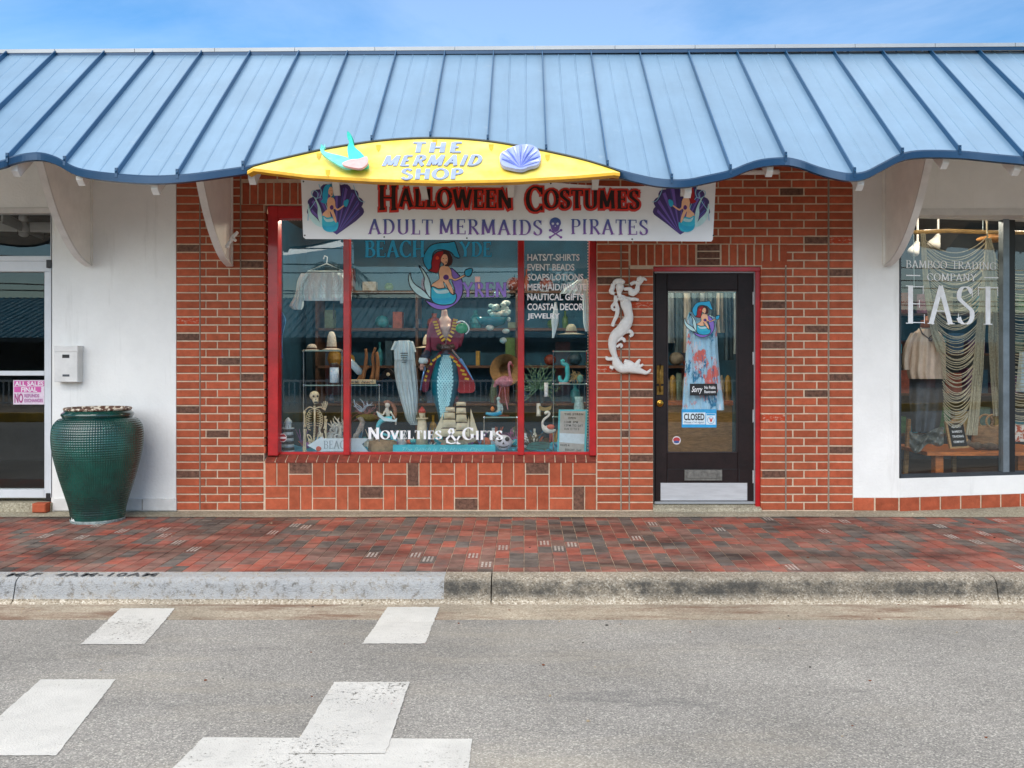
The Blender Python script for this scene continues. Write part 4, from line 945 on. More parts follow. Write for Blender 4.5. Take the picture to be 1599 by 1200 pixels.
# signs on the door glass
YG=YD+.022
d1=thing('door_emblem','small mermaid emblem sticker high on the door glass','sticker',W(1098,527,YG))
emblem(lambda x,y,k=0:(lambda a:(a[0],a[1]-k,a[2]))(W(1068+(x-495)*.0868,470.5+(y-82)*.0835,YG-.001)),d1,step=.0003,ow=6)
d2=thing('no_restroom_sign','black plate reading Sorry No Public Restroom on the door glass','sign',W(1099,618,YG))
obj('plate',MB().pxbox(1077.5,599.5,1120,618,YG-.006,YG+.002,.001),M_black,d2)
for t,a in (('Sorry',(1080,603.5,1097,615.5,.35)),('No Public',(1100,603,1117.5,607.8,0)),('Restroom',(1100,609.8,1117.5,614.2,0))):
    m=MB(); put_sans(m,t,pxmap(a[0],a[1],a[2],a[3],YG-.007),shear=a[4],off=.015); obj('letters',m,wl,d2)
d3=thing('closed_sign','blue and white CLOSED sign at the bottom of the door glass','sign',W(1092,668,YG))
obj('board',MB().pxbox(1064.5,639.5,1119,668,YG-.005,YG+.002,.001),flat('closed_blue','#2c9ad0'),d3)
m=MB(); m.pxbox(1066,644.5,1101.5,663,YG-.0065,YG,.0005); obj('card',m,flat('card_white','#d5e4ea'),d3)
m=MB(); put_sans(m,'CLOSED',pxmap(1068,646,1100,656.8,YG-.008),off=.03); obj('letters',m,M_black,d3)
m=MB(); put_sans(m,'Please Call Again',pxmap(1067.5,658.2,1100,662,YG-.008),shear=.4); obj('letters',m,flat('closed_ink','#1c5a86'),d3)
m=MB(); m.pxbox(1102.5,646,1117.5,663.5,YG-.0065,YG,.0005); obj('clock_card',m,flat('card_white','#d5e4ea'),d3)
m=MB(); m.pxbox(1103.3,646.5,1116.8,649,YG-.0075,YG,.0003)
m.poly([W(1110+5.8*math.cos(t*.5236),656.5+5.8*math.sin(t*.5236),YG-.0075) for t in range(12)]); obj('clock_ring',m,flat('closed_blue','#2c9ad0'),d3)
m=MB(); m.poly([W(1110+5*math.cos(t*.5236),656.5+5*math.sin(t*.5236),YG-.0082) for t in range(12)]); obj('clock_face',m,flat('card_white','#d5e4ea'),d3)
m=MB(); m.poly([W(u,v,YG-.009) for u,v in ((1107.5,653),(1109,652.6),(1110,656),(1112,652.8),(1113,653.3),(1111.5,659),(1109.5,659.5))]); obj('clock_hands',m,flat('clock_red','#c33a34'),d3)
d4=thing('round_sticker','round red and white sticker low on the door glass','sticker',W(1056.5,693,YG))
m=MB(); m.poly([W(1056.5+6.6*math.cos(t*.3927),688+6.6*math.sin(t*.3927),YG-.003) for t in range(16)]); obj('sticker_face',m,flat('stick_white','#d8d0cf'),d4)
m=MB(); m.poly([W(1056.5+5.4*math.cos(t*.3927),687+3.8*math.sin(t*.3927),YG-.004) for t in range(16)]); obj('sticker_print',m,flat('stick_r2','#b5383c'),d4)
m=MB(); m.poly([W(1056.5+4.5*math.cos(t*.3927),690.5+2*math.sin(t*.3927),YG-.005) for t in range(16)]); obj('sticker_print',m,flat('stick_b2','#34518a'),d4)
m=MB(); put_sans(m,'PULL',pxmap(1052.8,685,1060.2,688.6,YG-.0055)) ; 
# ------------------------------------------------------------ left shop (white, glazed door)
ls=thing('white_shop','white rendered shop front with a white aluminium door, left of the brick front','building',(-4,0,0))
m=MB(); m.box(X0(80),.0,-.1,X0(275)-.001,.3,4.05); m.box(-9,.0,Z0(328),X0(80),.3,4.05); m.box(-9,.0,-.1,X0(-300),.3,Z0(328)); obj('wall',m,M_stucco,ls)
m=MB(); m.pxbox(83,779,275,798,-.018,.01,.004); obj('base_board',m,M_wpaint,ls)
m=MB(); m.pxbox(221.5,780,222.5,797,-.0195,.0,.0002); obj('board_joint',m,M_cond,ls)
m=MB(); m.pxbox(-60,324.5,80,333,-.012,.06,.003); obj('head_trim',m,M_wpaint,ls)
al=lambda u0,v0,u1,v1,Y0=.03,nm='door_frame': obj(nm,MB().pxbox(u0,v0,u1,v1,Y0,.12,.004),M_alu,ls)
al(-300,400,80,408); al(-300,408,80,424.5,.036); al(69,424.5,80,778,.03,'door_stile'); al(-300,579.5,69,587,.05,'push_bar'); al(-300,765,69,778,.034,'bottom_rail'); al(-210,424,-195,778,.03,'door_stile'); al(78.5,333,82,778,.0,'jamb')
for a,b,c,d in ((-300,335,80,401),(-300,424,69,766)):
    p,q=W(a,d,.09),W(b if 0 else c,b,.09); m=MB(); m.box(p[0],.088,p[2],q[0],.094,q[2]); obj('pane',m,M_glass,ls)
m=MB(); m.pxbox(72,406,80,418.5,-.01,.04,.003); obj('door_closer',m,M_black,ls)
m=MB(); m.pxbox(71,771,80,783,.0,.06,.006); obj('floor_pivot',m,M_black,ls)
m=MB(); m.box(-9,-.02,-.02,X0(82),.6,Z0(785,.0)); obj('doorstep',m,M_ledge,ls)
sl_=thing('sale_notice','pink and white paper notice reading ALL SALES FINAL on the left glass door','sign',W(44,633,.08))
obj('paper',MB().pxbox(20.5,594,69,632,.08,.084,.0005),flat('notice_white','#d9c8d4'),sl_)
pk=flat('notice_pink','#c9559b'); 
m=MB(); m.pxbox(22,595.3,69,603.5,.0785,.083,.0003); m.pxbox(22,604.3,64,613,.0785,.083,.0003); obj('print',m,pk,sl_)
for t,a,c_ in (('ALL SALES',(23,596,68,603),'#e5dbe2'),('FINAL',(33,605,58,612.3),'#e5dbe2'),('NO',(22.5,614.5,36,629.5),'#a8437f'),('REFUNDS',(38,615.5,61,621),'#b06a9c'),('EXCHANGES',(38,623,67,628.5),'#b06a9c')):
    m=MB(); put_sans(m,t,pxmap(*a,.0775),off=.03); obj('letters',m,flat('n'+c_[1:],c_),sl_)
mbx=thing('mailbox','white metal letter box mounted on the white wall left of the bricks','mailbox',W(107,598,-.05))
m=MB(); m.pxbox(84.5,541.5,121,597,-.10,-.001,.004); obj('box',m,M_wpaint,mbx); m=MB(); m.pxbox(84.3,540.5,121.3,550,-.105,-.002,.004); obj('lid',m,M_wpaint,mbx)
m=MB(); m.pxbox(97,554,108,559.3,-.104,-.09,.002); obj('name_slot',m,M_black,mbx); m=MB(); m.pxbox(97.5,585,108,588.3,-.104,-.09,.001); obj('coin_slot',m,mat('slot_grey','#4b4f55',.5),mbx)
m=MB(); m.pxbox(85,598,120,600,-.09,-.001,.002)
lb=thing('loose_brick','loose red brick lying on the ledge beside the door','brick',W(60,797,-.08)); m=MB(); m.bbox(X0(49.5,-.1),-.1,.006,X0(71,-.1),.0,.085,.008); obj('brick_body',m,M_brick,lb)
# ------------------------------------------------------------ jar
def jar():
    t=thing('glazed_jar','tall dark green glazed jar with dimpled sides standing against the white wall','jar',(0,0,0))
    Yc=-.38; s=F/(Yc+D0); xc=(153-CX)/s; zb=zsw(Yc)+.012
    pts=[(818,41),(800,43.5),(780,49),(750,58),(720,65.5),(700,69),(684,70),(670,69),(662,66),(655,60),(651,53)]
    rz=[(r*.945/s,H-(v-CY)/s) for v,r in pts]; z0=rz[0][1]; rz=[(r,zb+(z-z0)*( (rz[-1][1]-zb)/(rz[-1][1]-z0))) for r,z in rz]
    prof=[(p[0],p[1]) for p in catm(rz,22)]
    seg=440; vs=[];fs=[]; n=len(prof); Ltot=0
    for i,(r,z) in enumerate(prof):
        if i: Ltot+=math.hypot(r-prof[i-1][0],z-prof[i-1][1])
        fade=min(1,max(0,(i-6)/10))*min(1,max(0,(n-8-i)/10))
        for j in range(seg):
            a=j*2*math.pi/seg; row=Ltot/.020
            d=-.0052*fade*(abs(math.sin(math.pi*row))*abs(math.sin(a*55)))**.9
            vs.append((xc+(r+d)*math.cos(a),Yc+(r+d)*math.sin(a),z))
    fs=[(i*seg+j,i*seg+(j+1)%seg,(i+1)*seg+(j+1)%seg,(i+1)*seg+j) for i in range(n-1) for j in range(seg)]
    m=MB(); m.add(vs,fs); g=mat('green_glaze','#01483e',.16,noise=.25,nscale=4,coat=.55,spec=.6); add_dirt(g,'#0a1e24',1.8,.46,.66,.7,loc=(.4,0,.2)); obj('body',m,g,t,smooth=True)
    zt=prof[-1][1]; R_=prof[-1][0]
    m=MB(); m.lathe([(R_-.004,-.006),(R_+.004,.004),(R_+.012,.018),(R_+.010,.034),(R_-.005,.042),(R_-.01,.055),(R_-.03,.06),(R_-.045,.03),(R_-.04,-.1)],(xc,Yc,zt),72); obj('neck',m,g,t,smooth=True)
    lipm=mat('worn_lip','#5b3a2a',.6,noise=.2,nscale=60); add_dirt(lipm,'#d8cdb8',26,.5,.54,1)
    m=MB(); m.lathe([(R_-.03,.055),(R_-.008,.060),(R_-.004,.072),(R_-.012,.080),(R_-.04,.078),(R_-.05,.05)],(xc,Yc,zt),72); obj('lip',m,lipm,t,smooth=True)
    m=MB(); m.lathe([(0.01,.03),(R_-.04,.03)],(xc,Yc,zt),40); obj('soil',m,mat('soil','#2b2018',.9),t)
    m=MB(); m.lathe([(rz[0][0]+.004,-.02),(rz[0][0]+.006,.004),(rz[0][0]+.001,.008)],(xc,Yc,zb),60); obj('foot',m,mat('worn_foot','#7f8c8a',.7,noise=.3,nscale=40),t)
    m=MB(); a=W(120,803,0); m.poly([(xc+(rz[0][0]+.006)*math.cos(q),Yc+(rz[0][0]+.006)*math.sin(q),zb+h) for q,h in ((-2.35,.004),(-2.25,.006),(-2.05,.003),(-2.12,.028),(-2.2,.02),(-2.28,.035))]); obj('chip',m,mat('chip_white','#c9ccc8',.7),t)
jar()
# ------------------------------------------------------------ right shop
rs=thing('corner_shop','white rendered shop front with an angled display window, right of the brick front','building',(4,0,0))
XF=X0(1404); TA=.2; dirv=Vector((1,TA,0)).normalized()
def ang(u,v,dep=0):    # point on the angled wall plane (dep behind it)
    t=(u-CX)/F          # X=XF+tau, Y=TA*tau+dep
    tau=(t*(D0+dep)-XF)/(1-t*TA); Y=TA*tau+dep; X=XF+tau; return (X,Y,H-(v-CY)*(Y+D0)/F)
def angz(tau,z,dep=0): return (XF+tau,TA*tau+dep,z)
def abox(mb_,t0,t1,z0,z1,d0,d1):
    P=[angz(t0,z0,d0),angz(t1,z0,d0),angz(t1,z0,d1),angz(t0,z0,d1),angz(t0,z1,d0),angz(t1,z1,d0),angz(t1,z1,d1),angz(t0,z1,d1)]
    mb_.add(P,[(0,3,2,1),(4,5,6,7),(0,1,5,4),(1,2,6,5),(2,3,7,6),(3,0,4,7)])
zb_=Z0(777.5); zw=Z0(747.5); zhd=Z0(336.5)
m=MB(); m.box(X0(1332)+.001,.0,zb_,XF,.3,4.05); abox(m,0,3.5,zb_,zw,0,.25); m.box(XF,.0,Z0(326),8,.2,4.05); obj('wall',m,M_stucco,rs)
m=MB(); m.add([angz(0,zhd,-.0),angz(3.5,zhd,0),(XF+3.5,-.002,zhd+.004),(XF,-.002,zhd+.004)],[(0,1,2,3)]); m.box(XF-.0,-.004,Z0(336),8,.0,Z0(325.8)); abox(m,0,3.5,zhd-.005,zhd+.06,.0,.1); obj('head_trim',m,M_wpaint,rs)
for i,(a,b) in enumerate(((1333,1364.5),(1367.5,1402.5))):
    obj('base_brick',MB().bbox(X0(a),-.006,Z0(797.5),X0(b),.05,zb_-.003,.004),M_brick,rs)
tau=.008
while tau<3:
    m=MB(); abox(m,tau,tau+.185,-.0,zb_-.003,-.006,.05); obj('base_brick',m,M_brick,rs); tau+=.203
m=MB(); m.box(X0(1332),.003,-.02,XF,.05,zb_); abox(m,-.002,3.5,-.02,zb_,.003,.05); obj('base_mortar',m,M_mort,rs)
zgl0=zw+.035; zgl1=zhd-.0
m=MB(); abox(m,0.012,3.4,zw-.002,zw+.032,.004,.07); obj('sill_frame',m,mat('dark_frame','#3f4448',.45,metal=.3),rs)
tm=lambda u: ang(u,500)[0]-XF
m=MB(); abox(m,0.008,.022,zw,zgl1,.004,.07); obj('side_frame',m,mat('dark_frame','#3f4448',.45),rs)
m=MB(); abox(m,tm(1566.5),tm(1576),zw+.03,zgl1+.0,-.002,.08); obj('mullion',m,mat('grey_frame','#7d878d',.4,metal=.4),rs)
m=MB(); abox(m,tm(1576.2),tm(1585.5),zw+.03,zgl1-.0,.004,.12); obj('mullion',m,M_black,rs)
m=MB(); abox(m,.02,3.4,zw+.03,zgl1,.035,.041); obj('pane',m,M_glass,rs)
ey=thing('window_lettering','tall white serif lettering BAMBOO TRADING COMPANY EAST on the right-hand shop window','lettering',ang(1487,505,.03))
def amap(u0,v0,u1,v1,tilt):
    def f_(x,y,k=0):
        a=ang(u0+(u1-u0)*x,v1+(v0-v1)*y+tilt*x,.033-k); return a
    return f_
for t,a,kw in (('BAMBOO',(1414.5,406.5,1479,418.5,1.5),dict(thick=.13,thin=.045,serif=.035)),('TRADING',(1486,408,1556,420,2),dict(thick=.13,thin=.045,serif=.035)),('COMPANY',(1447.5,427,1525,438.5,1),dict(thick=.13,thin=.045,serif=.035)),('EAST',(1413.5,446,1560,505.5,2),dict(thick=.155,thin=.022,serif=.022,nib=0.02,track=.06))):
    m=MB(); serif_word(m,t,amap(a[0],a[1],a[2],a[3],a[4]),eps=.0001,**kw); obj('line_of_letters',m,wl,ey)
m=MB(); 
for a,b,v in ((1415,1437,429.5),(1537,1559,433)): m.poly([ang(a,v,.033),ang(b,v+.4,.033),ang(b,v+2,.033),ang(a,v+1.6,.033)])
obj('rule',m,wl,ey)
# ------------------------------------------------------------ rooms behind the glass
def room(name,label,x0,x1,y0,y1,z0,z1,wm,fm_,cm):
    t=thing(name,label,'room',((x0+x1)/2,y1,z0))
    m=MB(); m.quad((x0,y1,z0),(x1,y1,z0),(x1,y1,z1),(x0,y1,z1)); m.quad((x0,y0,z0),(x0,y1,z0),(x0,y1,z1),(x0,y0,z1)); m.quad((x1,y1,z0),(x1,y0,z0),(x1,y0,z1),(x1,y1,z1)); obj('inner_wall',m,wm,t)
    m=MB(); m.quad((x0,y0,z0),(x1,y0,z0),(x1,y1,z0),(x0,y1,z0)); obj('floor',m,fm_,t)
    m=MB(); m.quad((x0,y1,z1),(x1,y1,z1),(x1,y0,z1),(x0,y0,z1)); obj('ceiling',m,cm,t); return t
M_navy=mat('teal_wall','#1d4f68',.8,noise=.2,nscale=2); M_brn=mat('brown_ceiling','#5a4c3f',.8,noise=.15,nscale=3); M_dfl=mat('dark_floor','#3b2d24',.6,noise=.2,nscale=3)
rm=room('shop_interior','dim teal walled shop interior behind the red framed window',-2.72,2.3,.302,3.2,.0,2.95,M_navy,M_dfl,M_brn)
M_wood=mat('pale_wood','#b08a5c',.6,noise=.2,nscale=14,stretch=(1,1,6)); M_dwood=mat('dark_wood','#4d3222',.6,noise=.25,nscale=10,stretch=(1,1,5)); M_orw=mat('orange_wood','#b5672f',.45,noise=.2,nscale=9,stretch=(1,6,6))
# lit ceiling lamps added to brighten the interiors; number and places estimated
rr2=random.Random(3)
lc=room('corner_shop_interior','dim corner shop interior behind the angled window',2.96,8.5,.3,4.2,.0,3.1,mat('grey_wall','#51565a',.8,noise=.25,nscale=1.5),M_dfl,mat('grey_ceiling','#55585a',.8,noise=.2,nscale=2))
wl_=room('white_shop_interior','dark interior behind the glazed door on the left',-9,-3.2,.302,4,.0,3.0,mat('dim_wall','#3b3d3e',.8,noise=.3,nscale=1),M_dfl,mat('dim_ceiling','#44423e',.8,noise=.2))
def lamp(x,y,z,e,label,spot=True):
    t=thing('ceiling_lamp',label,'lamp',(x,y,z)); m=MB(); m.lathe([(.03,.12),(.05,.1),(.08,0),(.075,0),(.045,.09)],(x,y,z),16); obj('shade',m,M_wpaint,t,smooth=True)
    m=MB(); m.tube([(x,y,z+.1),(x,y,3.05)],.008,6); obj('stem',m,M_black,t)
    m=MB(); m.ball((x,y,z+.03),.035,12,8); b=obj('bulb',m,mat('lit_bulb','#ffe2b0',.5,emit=6,noise=.01),t)
    l=bpy.data.lights.new('lamp_light','POINT'); l.energy=e; l.color=(1,.86,.68); l.shadow_soft_size=.05; lo=bpy.data.objects.new('lamp_light',l); COL.objects.link(lo); lo.parent=t; lo.location=(0,0,-.05)
lamp(-1.9,.85,2.86,34,'lit ceiling lamp inside the left part of the shop window'); lamp(-.5,.85,2.86,46,'lit ceiling lamp inside the middle of the shop window'); lamp(1.75,1.1,2.86,34,'lit ceiling lamp inside behind the shop door'); lamp(.35,.85,2.86,26,'lit ceiling lamp inside the right part of the shop window')
lamp(3.95,1.0,2.95,46,'lit ceiling lamp in the corner window left of the macrame'); lamp(5.2,1.2,2.95,30,'lit ceiling lamp beyond the black mullion of the corner window')
# shelves of goods along the back of the main shop, each article its own
cols=['#247482','#948e80','#85402b','#957832','#2a4a69','#5a2f53','#5d7263','#878275','#73342a','#1c3f50','#8c5c70','#426636']
bs=thing('display_shelf','tall dark wood shelving filled with small goods along the back wall',"shelf",(0,2.9,0))
m=MB()
for z in (.35,.8,1.25,1.7,2.15): m.box(-2.5,2.75,z,2.2,3.15,z+.03)
obj('shelf_board',m,M_dwood,bs)
m=MB()
for x in (-2.5,-1.3,-.1,1.1,2.17): m.box(x,2.75,.0,x+.03,3.15,2.2)
obj('upright',m,M_dwood,bs)
gm=[mat('goods%d'%i,c,.5,noise=.2,nscale=20) for i,c in enumerate(cols)]
gs=MB()
for z in (.38,.83,1.28,1.73,2.18):
    x=-2.4
    while x<2.1:
        w_=rr2.uniform(.05,.22); h=rr2.uniform(.06,.34); gs.cm=rr2.randrange(len(cols)); k=rr2.random()
        if k<.35: gs.box(x,2.8,z,x+w_*.8,2.95,z+h)
        elif k<.7: gs.lathe([(w_*.3,0),(w_*.42,h*.3),(w_*.35,h*.6),(w_*.12,h*.75),(w_*.15,h)],(x+w_/2,2.87,z),16)
        else: gs.ball((x+w_/2,2.87,z+h*.27),h*.27,16,10,sx=1.1)
        x+=w_+rr2.choice((.01,.03,.1,.3))
obj('small_goods',gs,gm,bs,kind='stuff')
M_rope0=mat('net_rope','#9c937a',.9)
# platform with blue cloth
pf=thing('display_platform','low window platform covered in bright blue cloth','platform',(X0(675,.5),.5,.40))
m=MB(); n=60; xa,xb=-2.55,.75; zt=Z0(712,.2)
vv=[]
for i in range(n+1):
    for j in range(9):
        x=xa+(xb-xa)*i/n; y=.165+.9*j/8; vv.append((x,y,zt+.012*math.sin(x*9+y*5)+.01*math.sin(x*21+1)+.008*math.sin(y*17+x*3)+.02*j/8))
m.add(vv,[(i*9+j,(i+1)*9+j,(i+1)*9+j+1,i*9+j+1) for i in range(n) for j in range(8)]); obj('cloth',m,mat('blue_cloth','#1b87b0',.8,noise=.15,nscale=6),pf,smooth=True)
m=MB(); m.box(xa,.2,0,xb,1.05,zt-.04); obj('base',m,M_dwood,pf)
def drape(name,rows,Y,m_,parent=None,amp=.02,nf=6,label=None,cat=None,group=None,nu=40,nv=24,belly=.06,seed=0,sub=3):
    P=catm(rows,max(2,nv//max(1,len(rows)-1))); vv=[]; K=len(P)
    for j,(v,a,b) in enumerate(P):
        t=j/(K-1)
        for i in range(nu+1):
            f=i/nu; am=amp*(.35+.65*t); d=am*math.sin(f*nf*6.283+seed+math.sin(t*4+seed)*.8)+am*.5*math.sin(f*nf*14.1+seed*2+t*3)
            vv.append(W(a+(b-a)*f,v,Y-belly*math.sin(math.pi*f)+d))
    mb_=MB(); mb_.add(vv,[(j*(nu+1)+i,(j+1)*(nu+1)+i,(j+1)*(nu+1)+i+1,j*(nu+1)+i+1) for j in range(K-1) for i in range(nu)])
    return obj(name,mb_,m_,parent,label,cat,group,smooth=True)
M_wcl=mat('white_cotton','#c9dde2',.9,noise=.06,nscale=9); M_gcl=mat('sheer_grey_white','#b9c8cc',.9,noise=.08,nscale=9)
# white blouse hanging
bl=thing('blouse','cropped white blouse with puffed sleeves hanging in the left pane of the window','blouse',W(500,475,.42))
drape('body',[(426,478,538),(440,471,541),(452,468,541),(470,469,540)],.42,M_wcl,bl,.012,7,belly=.09)
drape('sleeve',[(427,470,486),(440,464,478),(455,462,472),(466,458,474),(478,452,474),(484,459,471)],.40,M_wcl,bl,.015,3,belly=.05,seed=2,nu=20)
drape('sleeve',[(430,524,537),(445,528,546),(462,530,549),(474,531,548)],.40,M_wcl,bl,.012,3,belly=.05,seed=4,nu=20)
m=MB(); m.tube([W(505,405,.44),W(507,400,.44),W(511,402,.44),W(510,412,.44),W(480,424,.44),W(538,424,.44),W(510,412,.44)],.006,6); obj('hanger',m,M_wcl,bl)
m=MB(); m.tube([W(521,474,.5),W(521,498,.5)],.006,6); obj('stand_pole',m,M_black,bl)
drape('scarf',[(488,437,441),(500,437,447),(510,438,445),(530,437,441),(560,438,442)],.3,mat('blue_scarf','#3d7fae',.8),None,.01,2,label='narrow blue scarf hanging at the far left inside the window',cat='scarf',nu=10,belly=.02)
# sun hats on stands
def hat(u,v,r,col,Y,label,brim=1.0,h=1.0,tilt=0):
    s=F/(Y+D0); R_=r/s; c=W(u,v,Y); t=thing('hat',label,'hat',c)
    mm=mat('straw_'+col[1:],col,.9,noise=.12,nscale=50,bump=.4,bscale=150)
    m=MB(); m.lathe([(R_*.62,0),(R_*.62,R_*.35*h),(R_*.5,R_*.8*h),(R_*.3,R_*1.05*h),(.001,R_*1.1*h)],c,20); obj('crown',m,mm,t,smooth=True)
    m=MB(); m.lathe([(R_*.6,.0),(R_*1.25*brim,-R_*.18),(R_*1.25*brim,-R_*.2),(R_*.6,-.01)],c,28); obj('brim',m,mm,t,smooth=True)
    m=MB(); m.lathe([(R_*.635,R_*.02),(R_*.64,R_*.2)],c,20); obj('band',m,M_dwood,t); return t
hat(518,544,12,'#d0c8b8',.75,'tall pale conical sun hat on the glass shelf behind the left pane',1.0,2.0)
hat(487,546,13,'#c2b9aa',.8,'pale low sun hat on the glass shelf in the left pane',1.0,.6)
hat(668,541,13,'#c9bfa6',1.2,'cream straw hat with a dark band left of the pirate mannequin',1.3,1.3)
wh=hat(892,520,14,'#8b8f80',1.1,'folded grey green hat in the right-hand pane under the lettering',1.2,.9)
def bighat(u,v,Y,R_,col,label):
    t=thing('hat',label,'hat',W(u,v,Y)); mm=mat('straw_'+col[1:],col,.9,noise=.15,nscale=50,bump=.4,bscale=150)
    c=W(u,v,Y); m=MB(); prof=[(R_,0),(R_*.45,.04),(R_*.42,.14),(.005,.16)]
    vs=[];seg=32
    for r,d in prof:
        for j in range(seg): a=j*6.2832/seg; vs.append((c[0]+r*math.cos(a),c[1]+d+.03*math.sin(a),c[2]+r*math.sin(a)))
    m.add(vs,[(i*seg+j,i*seg+(j+1)%seg,(i+1)*seg+(j+1)%seg,(i+1)*seg+j) for i in range(3) for j in range(seg)]); obj('brim',m,mm,t,smooth=True); return t
bighat(790,578,1.5,.17,'#7a5f3c','round straw hat hanging with its hollow facing the glass behind the pink flamingo')
# glass shelf units
def gshelf(u0,u1,vt,vs,Y0,Y1,label):
    t=thing('glass_shelf',label,'shelf',W((u0+u1)/2,vs[-1],Y0))
    for v in vs:
        a=W(u0,v,Y0);b=W(u1,v,Y0); m=MB(); m.box(a[0],Y0,a[2]-.005,b[0],Y1,a[2]+.004); obj('shelf_pane',m,M_shelfglass,t)
        m=MB(); m.box(a[0],Y0-.002,a[2]-.006,b[0],Y0,a[2]+.005); obj('shelf_edge',m,mat('glass_edge','#7f9a94',.2),t)
    m=MB()
    for u in (u0,u1): a=W(u,vt,Y0); b=W(u,712,Y0); m.tube([a,b],.005,6)
    obj('post',m,mat('chrome','#c8ccd0',.15,metal=1,noise=.02),t)
    m=MB()
    for v in vs:
        for u in (u0,u1): m.ball(W(u,v,Y0),.012,8,6)
    obj('connector',m,mat('chrome','#c8ccd0',.15,metal=1),t)
gshelf(474,534,548,(548,602),.35,.75,'glass shelf with chrome corners behind the left pane')
gshelf(864,916,548,(549,600,651),.35,.75,'glass shelf with chrome corners behind the right-hand pane')
gshelf(548,592,600,(602,),.35,.7,'low glass shelf carrying driftwood in the middle pane'); gshelf(756,808,651,(652,),.3,.6,'low glass shelf under the seated mermaid in the middle pane')
# tumbler
tb=thing('tumbler','blue and white picture tumbler with black lid on the left shelf','tumbler',W(522,600,.5)); s=F/8.5; c=W(522,600,.5)
m=MB(); m.lathe([(7/s,0),(7/s,26/s)],c,20); obj('cup',m,mat('tumbler_blue','#8db7d3',.3,noise=.3,nscale=40,col2='#e6edf2'),tb,smooth=True); m=MB(); m.lathe([(7.2/s,26/s),(7.2/s,31/s),(5/s,33/s)],c,20); obj('lid',m,M_black,tb); m=MB(); m.lathe([(7.3/s,-1/s),(7.3/s,2/s)],c,20); obj('base_ring',m,M_black,tb)
# skeleton
M_bone=mat('bone_plastic','#cfc0a0',.5,noise=.1,nscale=25)
sk=thing('skeleton','plastic skeleton bust raising one hand in the left pane of the window','skeleton',W(490,708,.3)); YS=.33; q=lambda u,v,d=0: W(u,v,YS+d)
px=1/(F/(D0+YS))
m=MB(); c=q(491,618); m.ball(c,7.6*px,16,12,sy=1.15,sz=.95); m.tube([q(492,622,-.01),q(493,627,-.02),q(494,631,-.02)],[5.5*px,4.6*px,3.4*px],10); skull=fuse('skull',m,M_bone,.004,sk,2)
m=MB()
for u,v,r in ((489.5,619,1.8),(496,619,1.7)): m.ball(q(u,v,-.048),r*px,8,6,sy=.5)
m.tube([q(493,623,-.052),q(493,624.6,-.052)],[.4*px,1*px],6); m.box(*q(490.5,630,-.045),*(lambda a:(a[0],a[1]+.004,a[2]))(q(496.5,629,-.045))); obj('eye_socket',m,M_black,skull)
m=MB()
for i in range(8): 
    for sgn_ in (-1,1): m.box(*q(493.5+sgn_*i*.0+ (i-3.5)*.8-.3,629,-.047),*(lambda a:(a[0],a[1]+.002,a[2]))(q(493.5+(i-3.5)*.8+.3,627.3,-.047)))
obj('tooth',m,M_bone,skull)
m=MB()
for i in range(24): 
    v=634+i*2.5; u=491+.6*math.sin(i*.2); m.lathe([(1.2*px,0),(1.9*px,.5*px),(1.9*px,1.5*px),(1.2*px,2*px)],q(u,v+2,.02),8)
obj('spine',m,M_bone,sk,smooth=True)
m=MB()
for i in range(8):
    v=641+i*3.6; wd=(9,11.5,13,13.5,13.5,13,12,10.5)[i]
    for sg in (-1,1):
        pts=[q(491+sg*wd*math.sin(a),v+ (1.5-2.5*math.cos(a))*1.6,.03-.055*(1-math.cos(a))) for a in [x*math.pi/8*.8 for x in range(1,9)]]; m.tube(pts,.62*px,5)
obj('rib_cage',m,M_bone,sk,smooth=True)
m=MB(); m.tube([q(491.5,641,-.06),q(491.5,660,-.07)],[1.6*px,1.0*px],6); obj('breastbone',m,M_bone,sk)
for sg,(sx,sy) in ((-1,(475.5,642)),(1,(507,640))):
    m=MB(); m.tube(catm([q(491,639,-.05),q((491+sx)/2,636,-.04),q(sx,sy,0)],4),.9*px,6); obj('collar_bone',m,M_bone,sk)
def bone(a,b,r,nm,par=sk):
    A_=Vector(a);B_=Vector(b); m=MB(); m.tube([A_,A_+(B_-A_)*.08,A_+(B_-A_)*.2,A_+(B_-A_)*.8,A_+(B_-A_)*.92,B_],[r*1.2,r*1.5,r*.8,r*.8,r*1.4,r*1.1],8); return obj(nm,m,M_bone,par,smooth=True)
bone(q(475.5,642),q(476,668),1.6*px,'upper_arm'); bone(q(476,670),q(474,703),1.5*px,'forearm'); bone(q(477.5,670,.01),q(477,703,.01),1.2*px,'forearm')
bone(q(508,650,.02),q(507,670,.0),1.7*px,'upper_arm'); bone(q(509,672,-.02),q(510,655,-.04),1.3*px,'forearm'); bone(q(511,700,.02),q(508,672,0),1.8*px,'forearm')
def hand(cu,cv,up,par,sc=1.0,w_=1):
    m=MB()
    for i,(du,ln) in enumerate(((-3.4,5.2),(-1.3,7.0),(.7,7.2),(2.6,6.2))):
        b=q(cu+du*.6*sc,cv,-.05); mid=q(cu+du*.95*sc,cv-up*ln*.55*sc,-.055); e=q(cu+du*1.25*sc,cv-up*ln*1.25*sc,-.05)
        w0=q(cu,cv+up*4*sc,-.045); m.tube([w0,b],.55*px*sc,5); m.tube([b,mid,e],[.75*px*sc,.6*px*sc,.4*px*sc],6)
    m.tube([q(cu,cv+up*3.5*sc,-.045),q(cu+4.2*w_*sc,cv+up*.5*sc,-.05),q(cu+5.6*w_*sc,cv-up*2.5*sc,-.055)],[.7*px*sc,.65*px*sc,.4*px*sc],6); return obj('hand',m,M_bone,par,smooth=True)
hand(507.5,637,1,sk,1.15,-1); hand(475,704,-1,sk,.8,1)
m=MB()
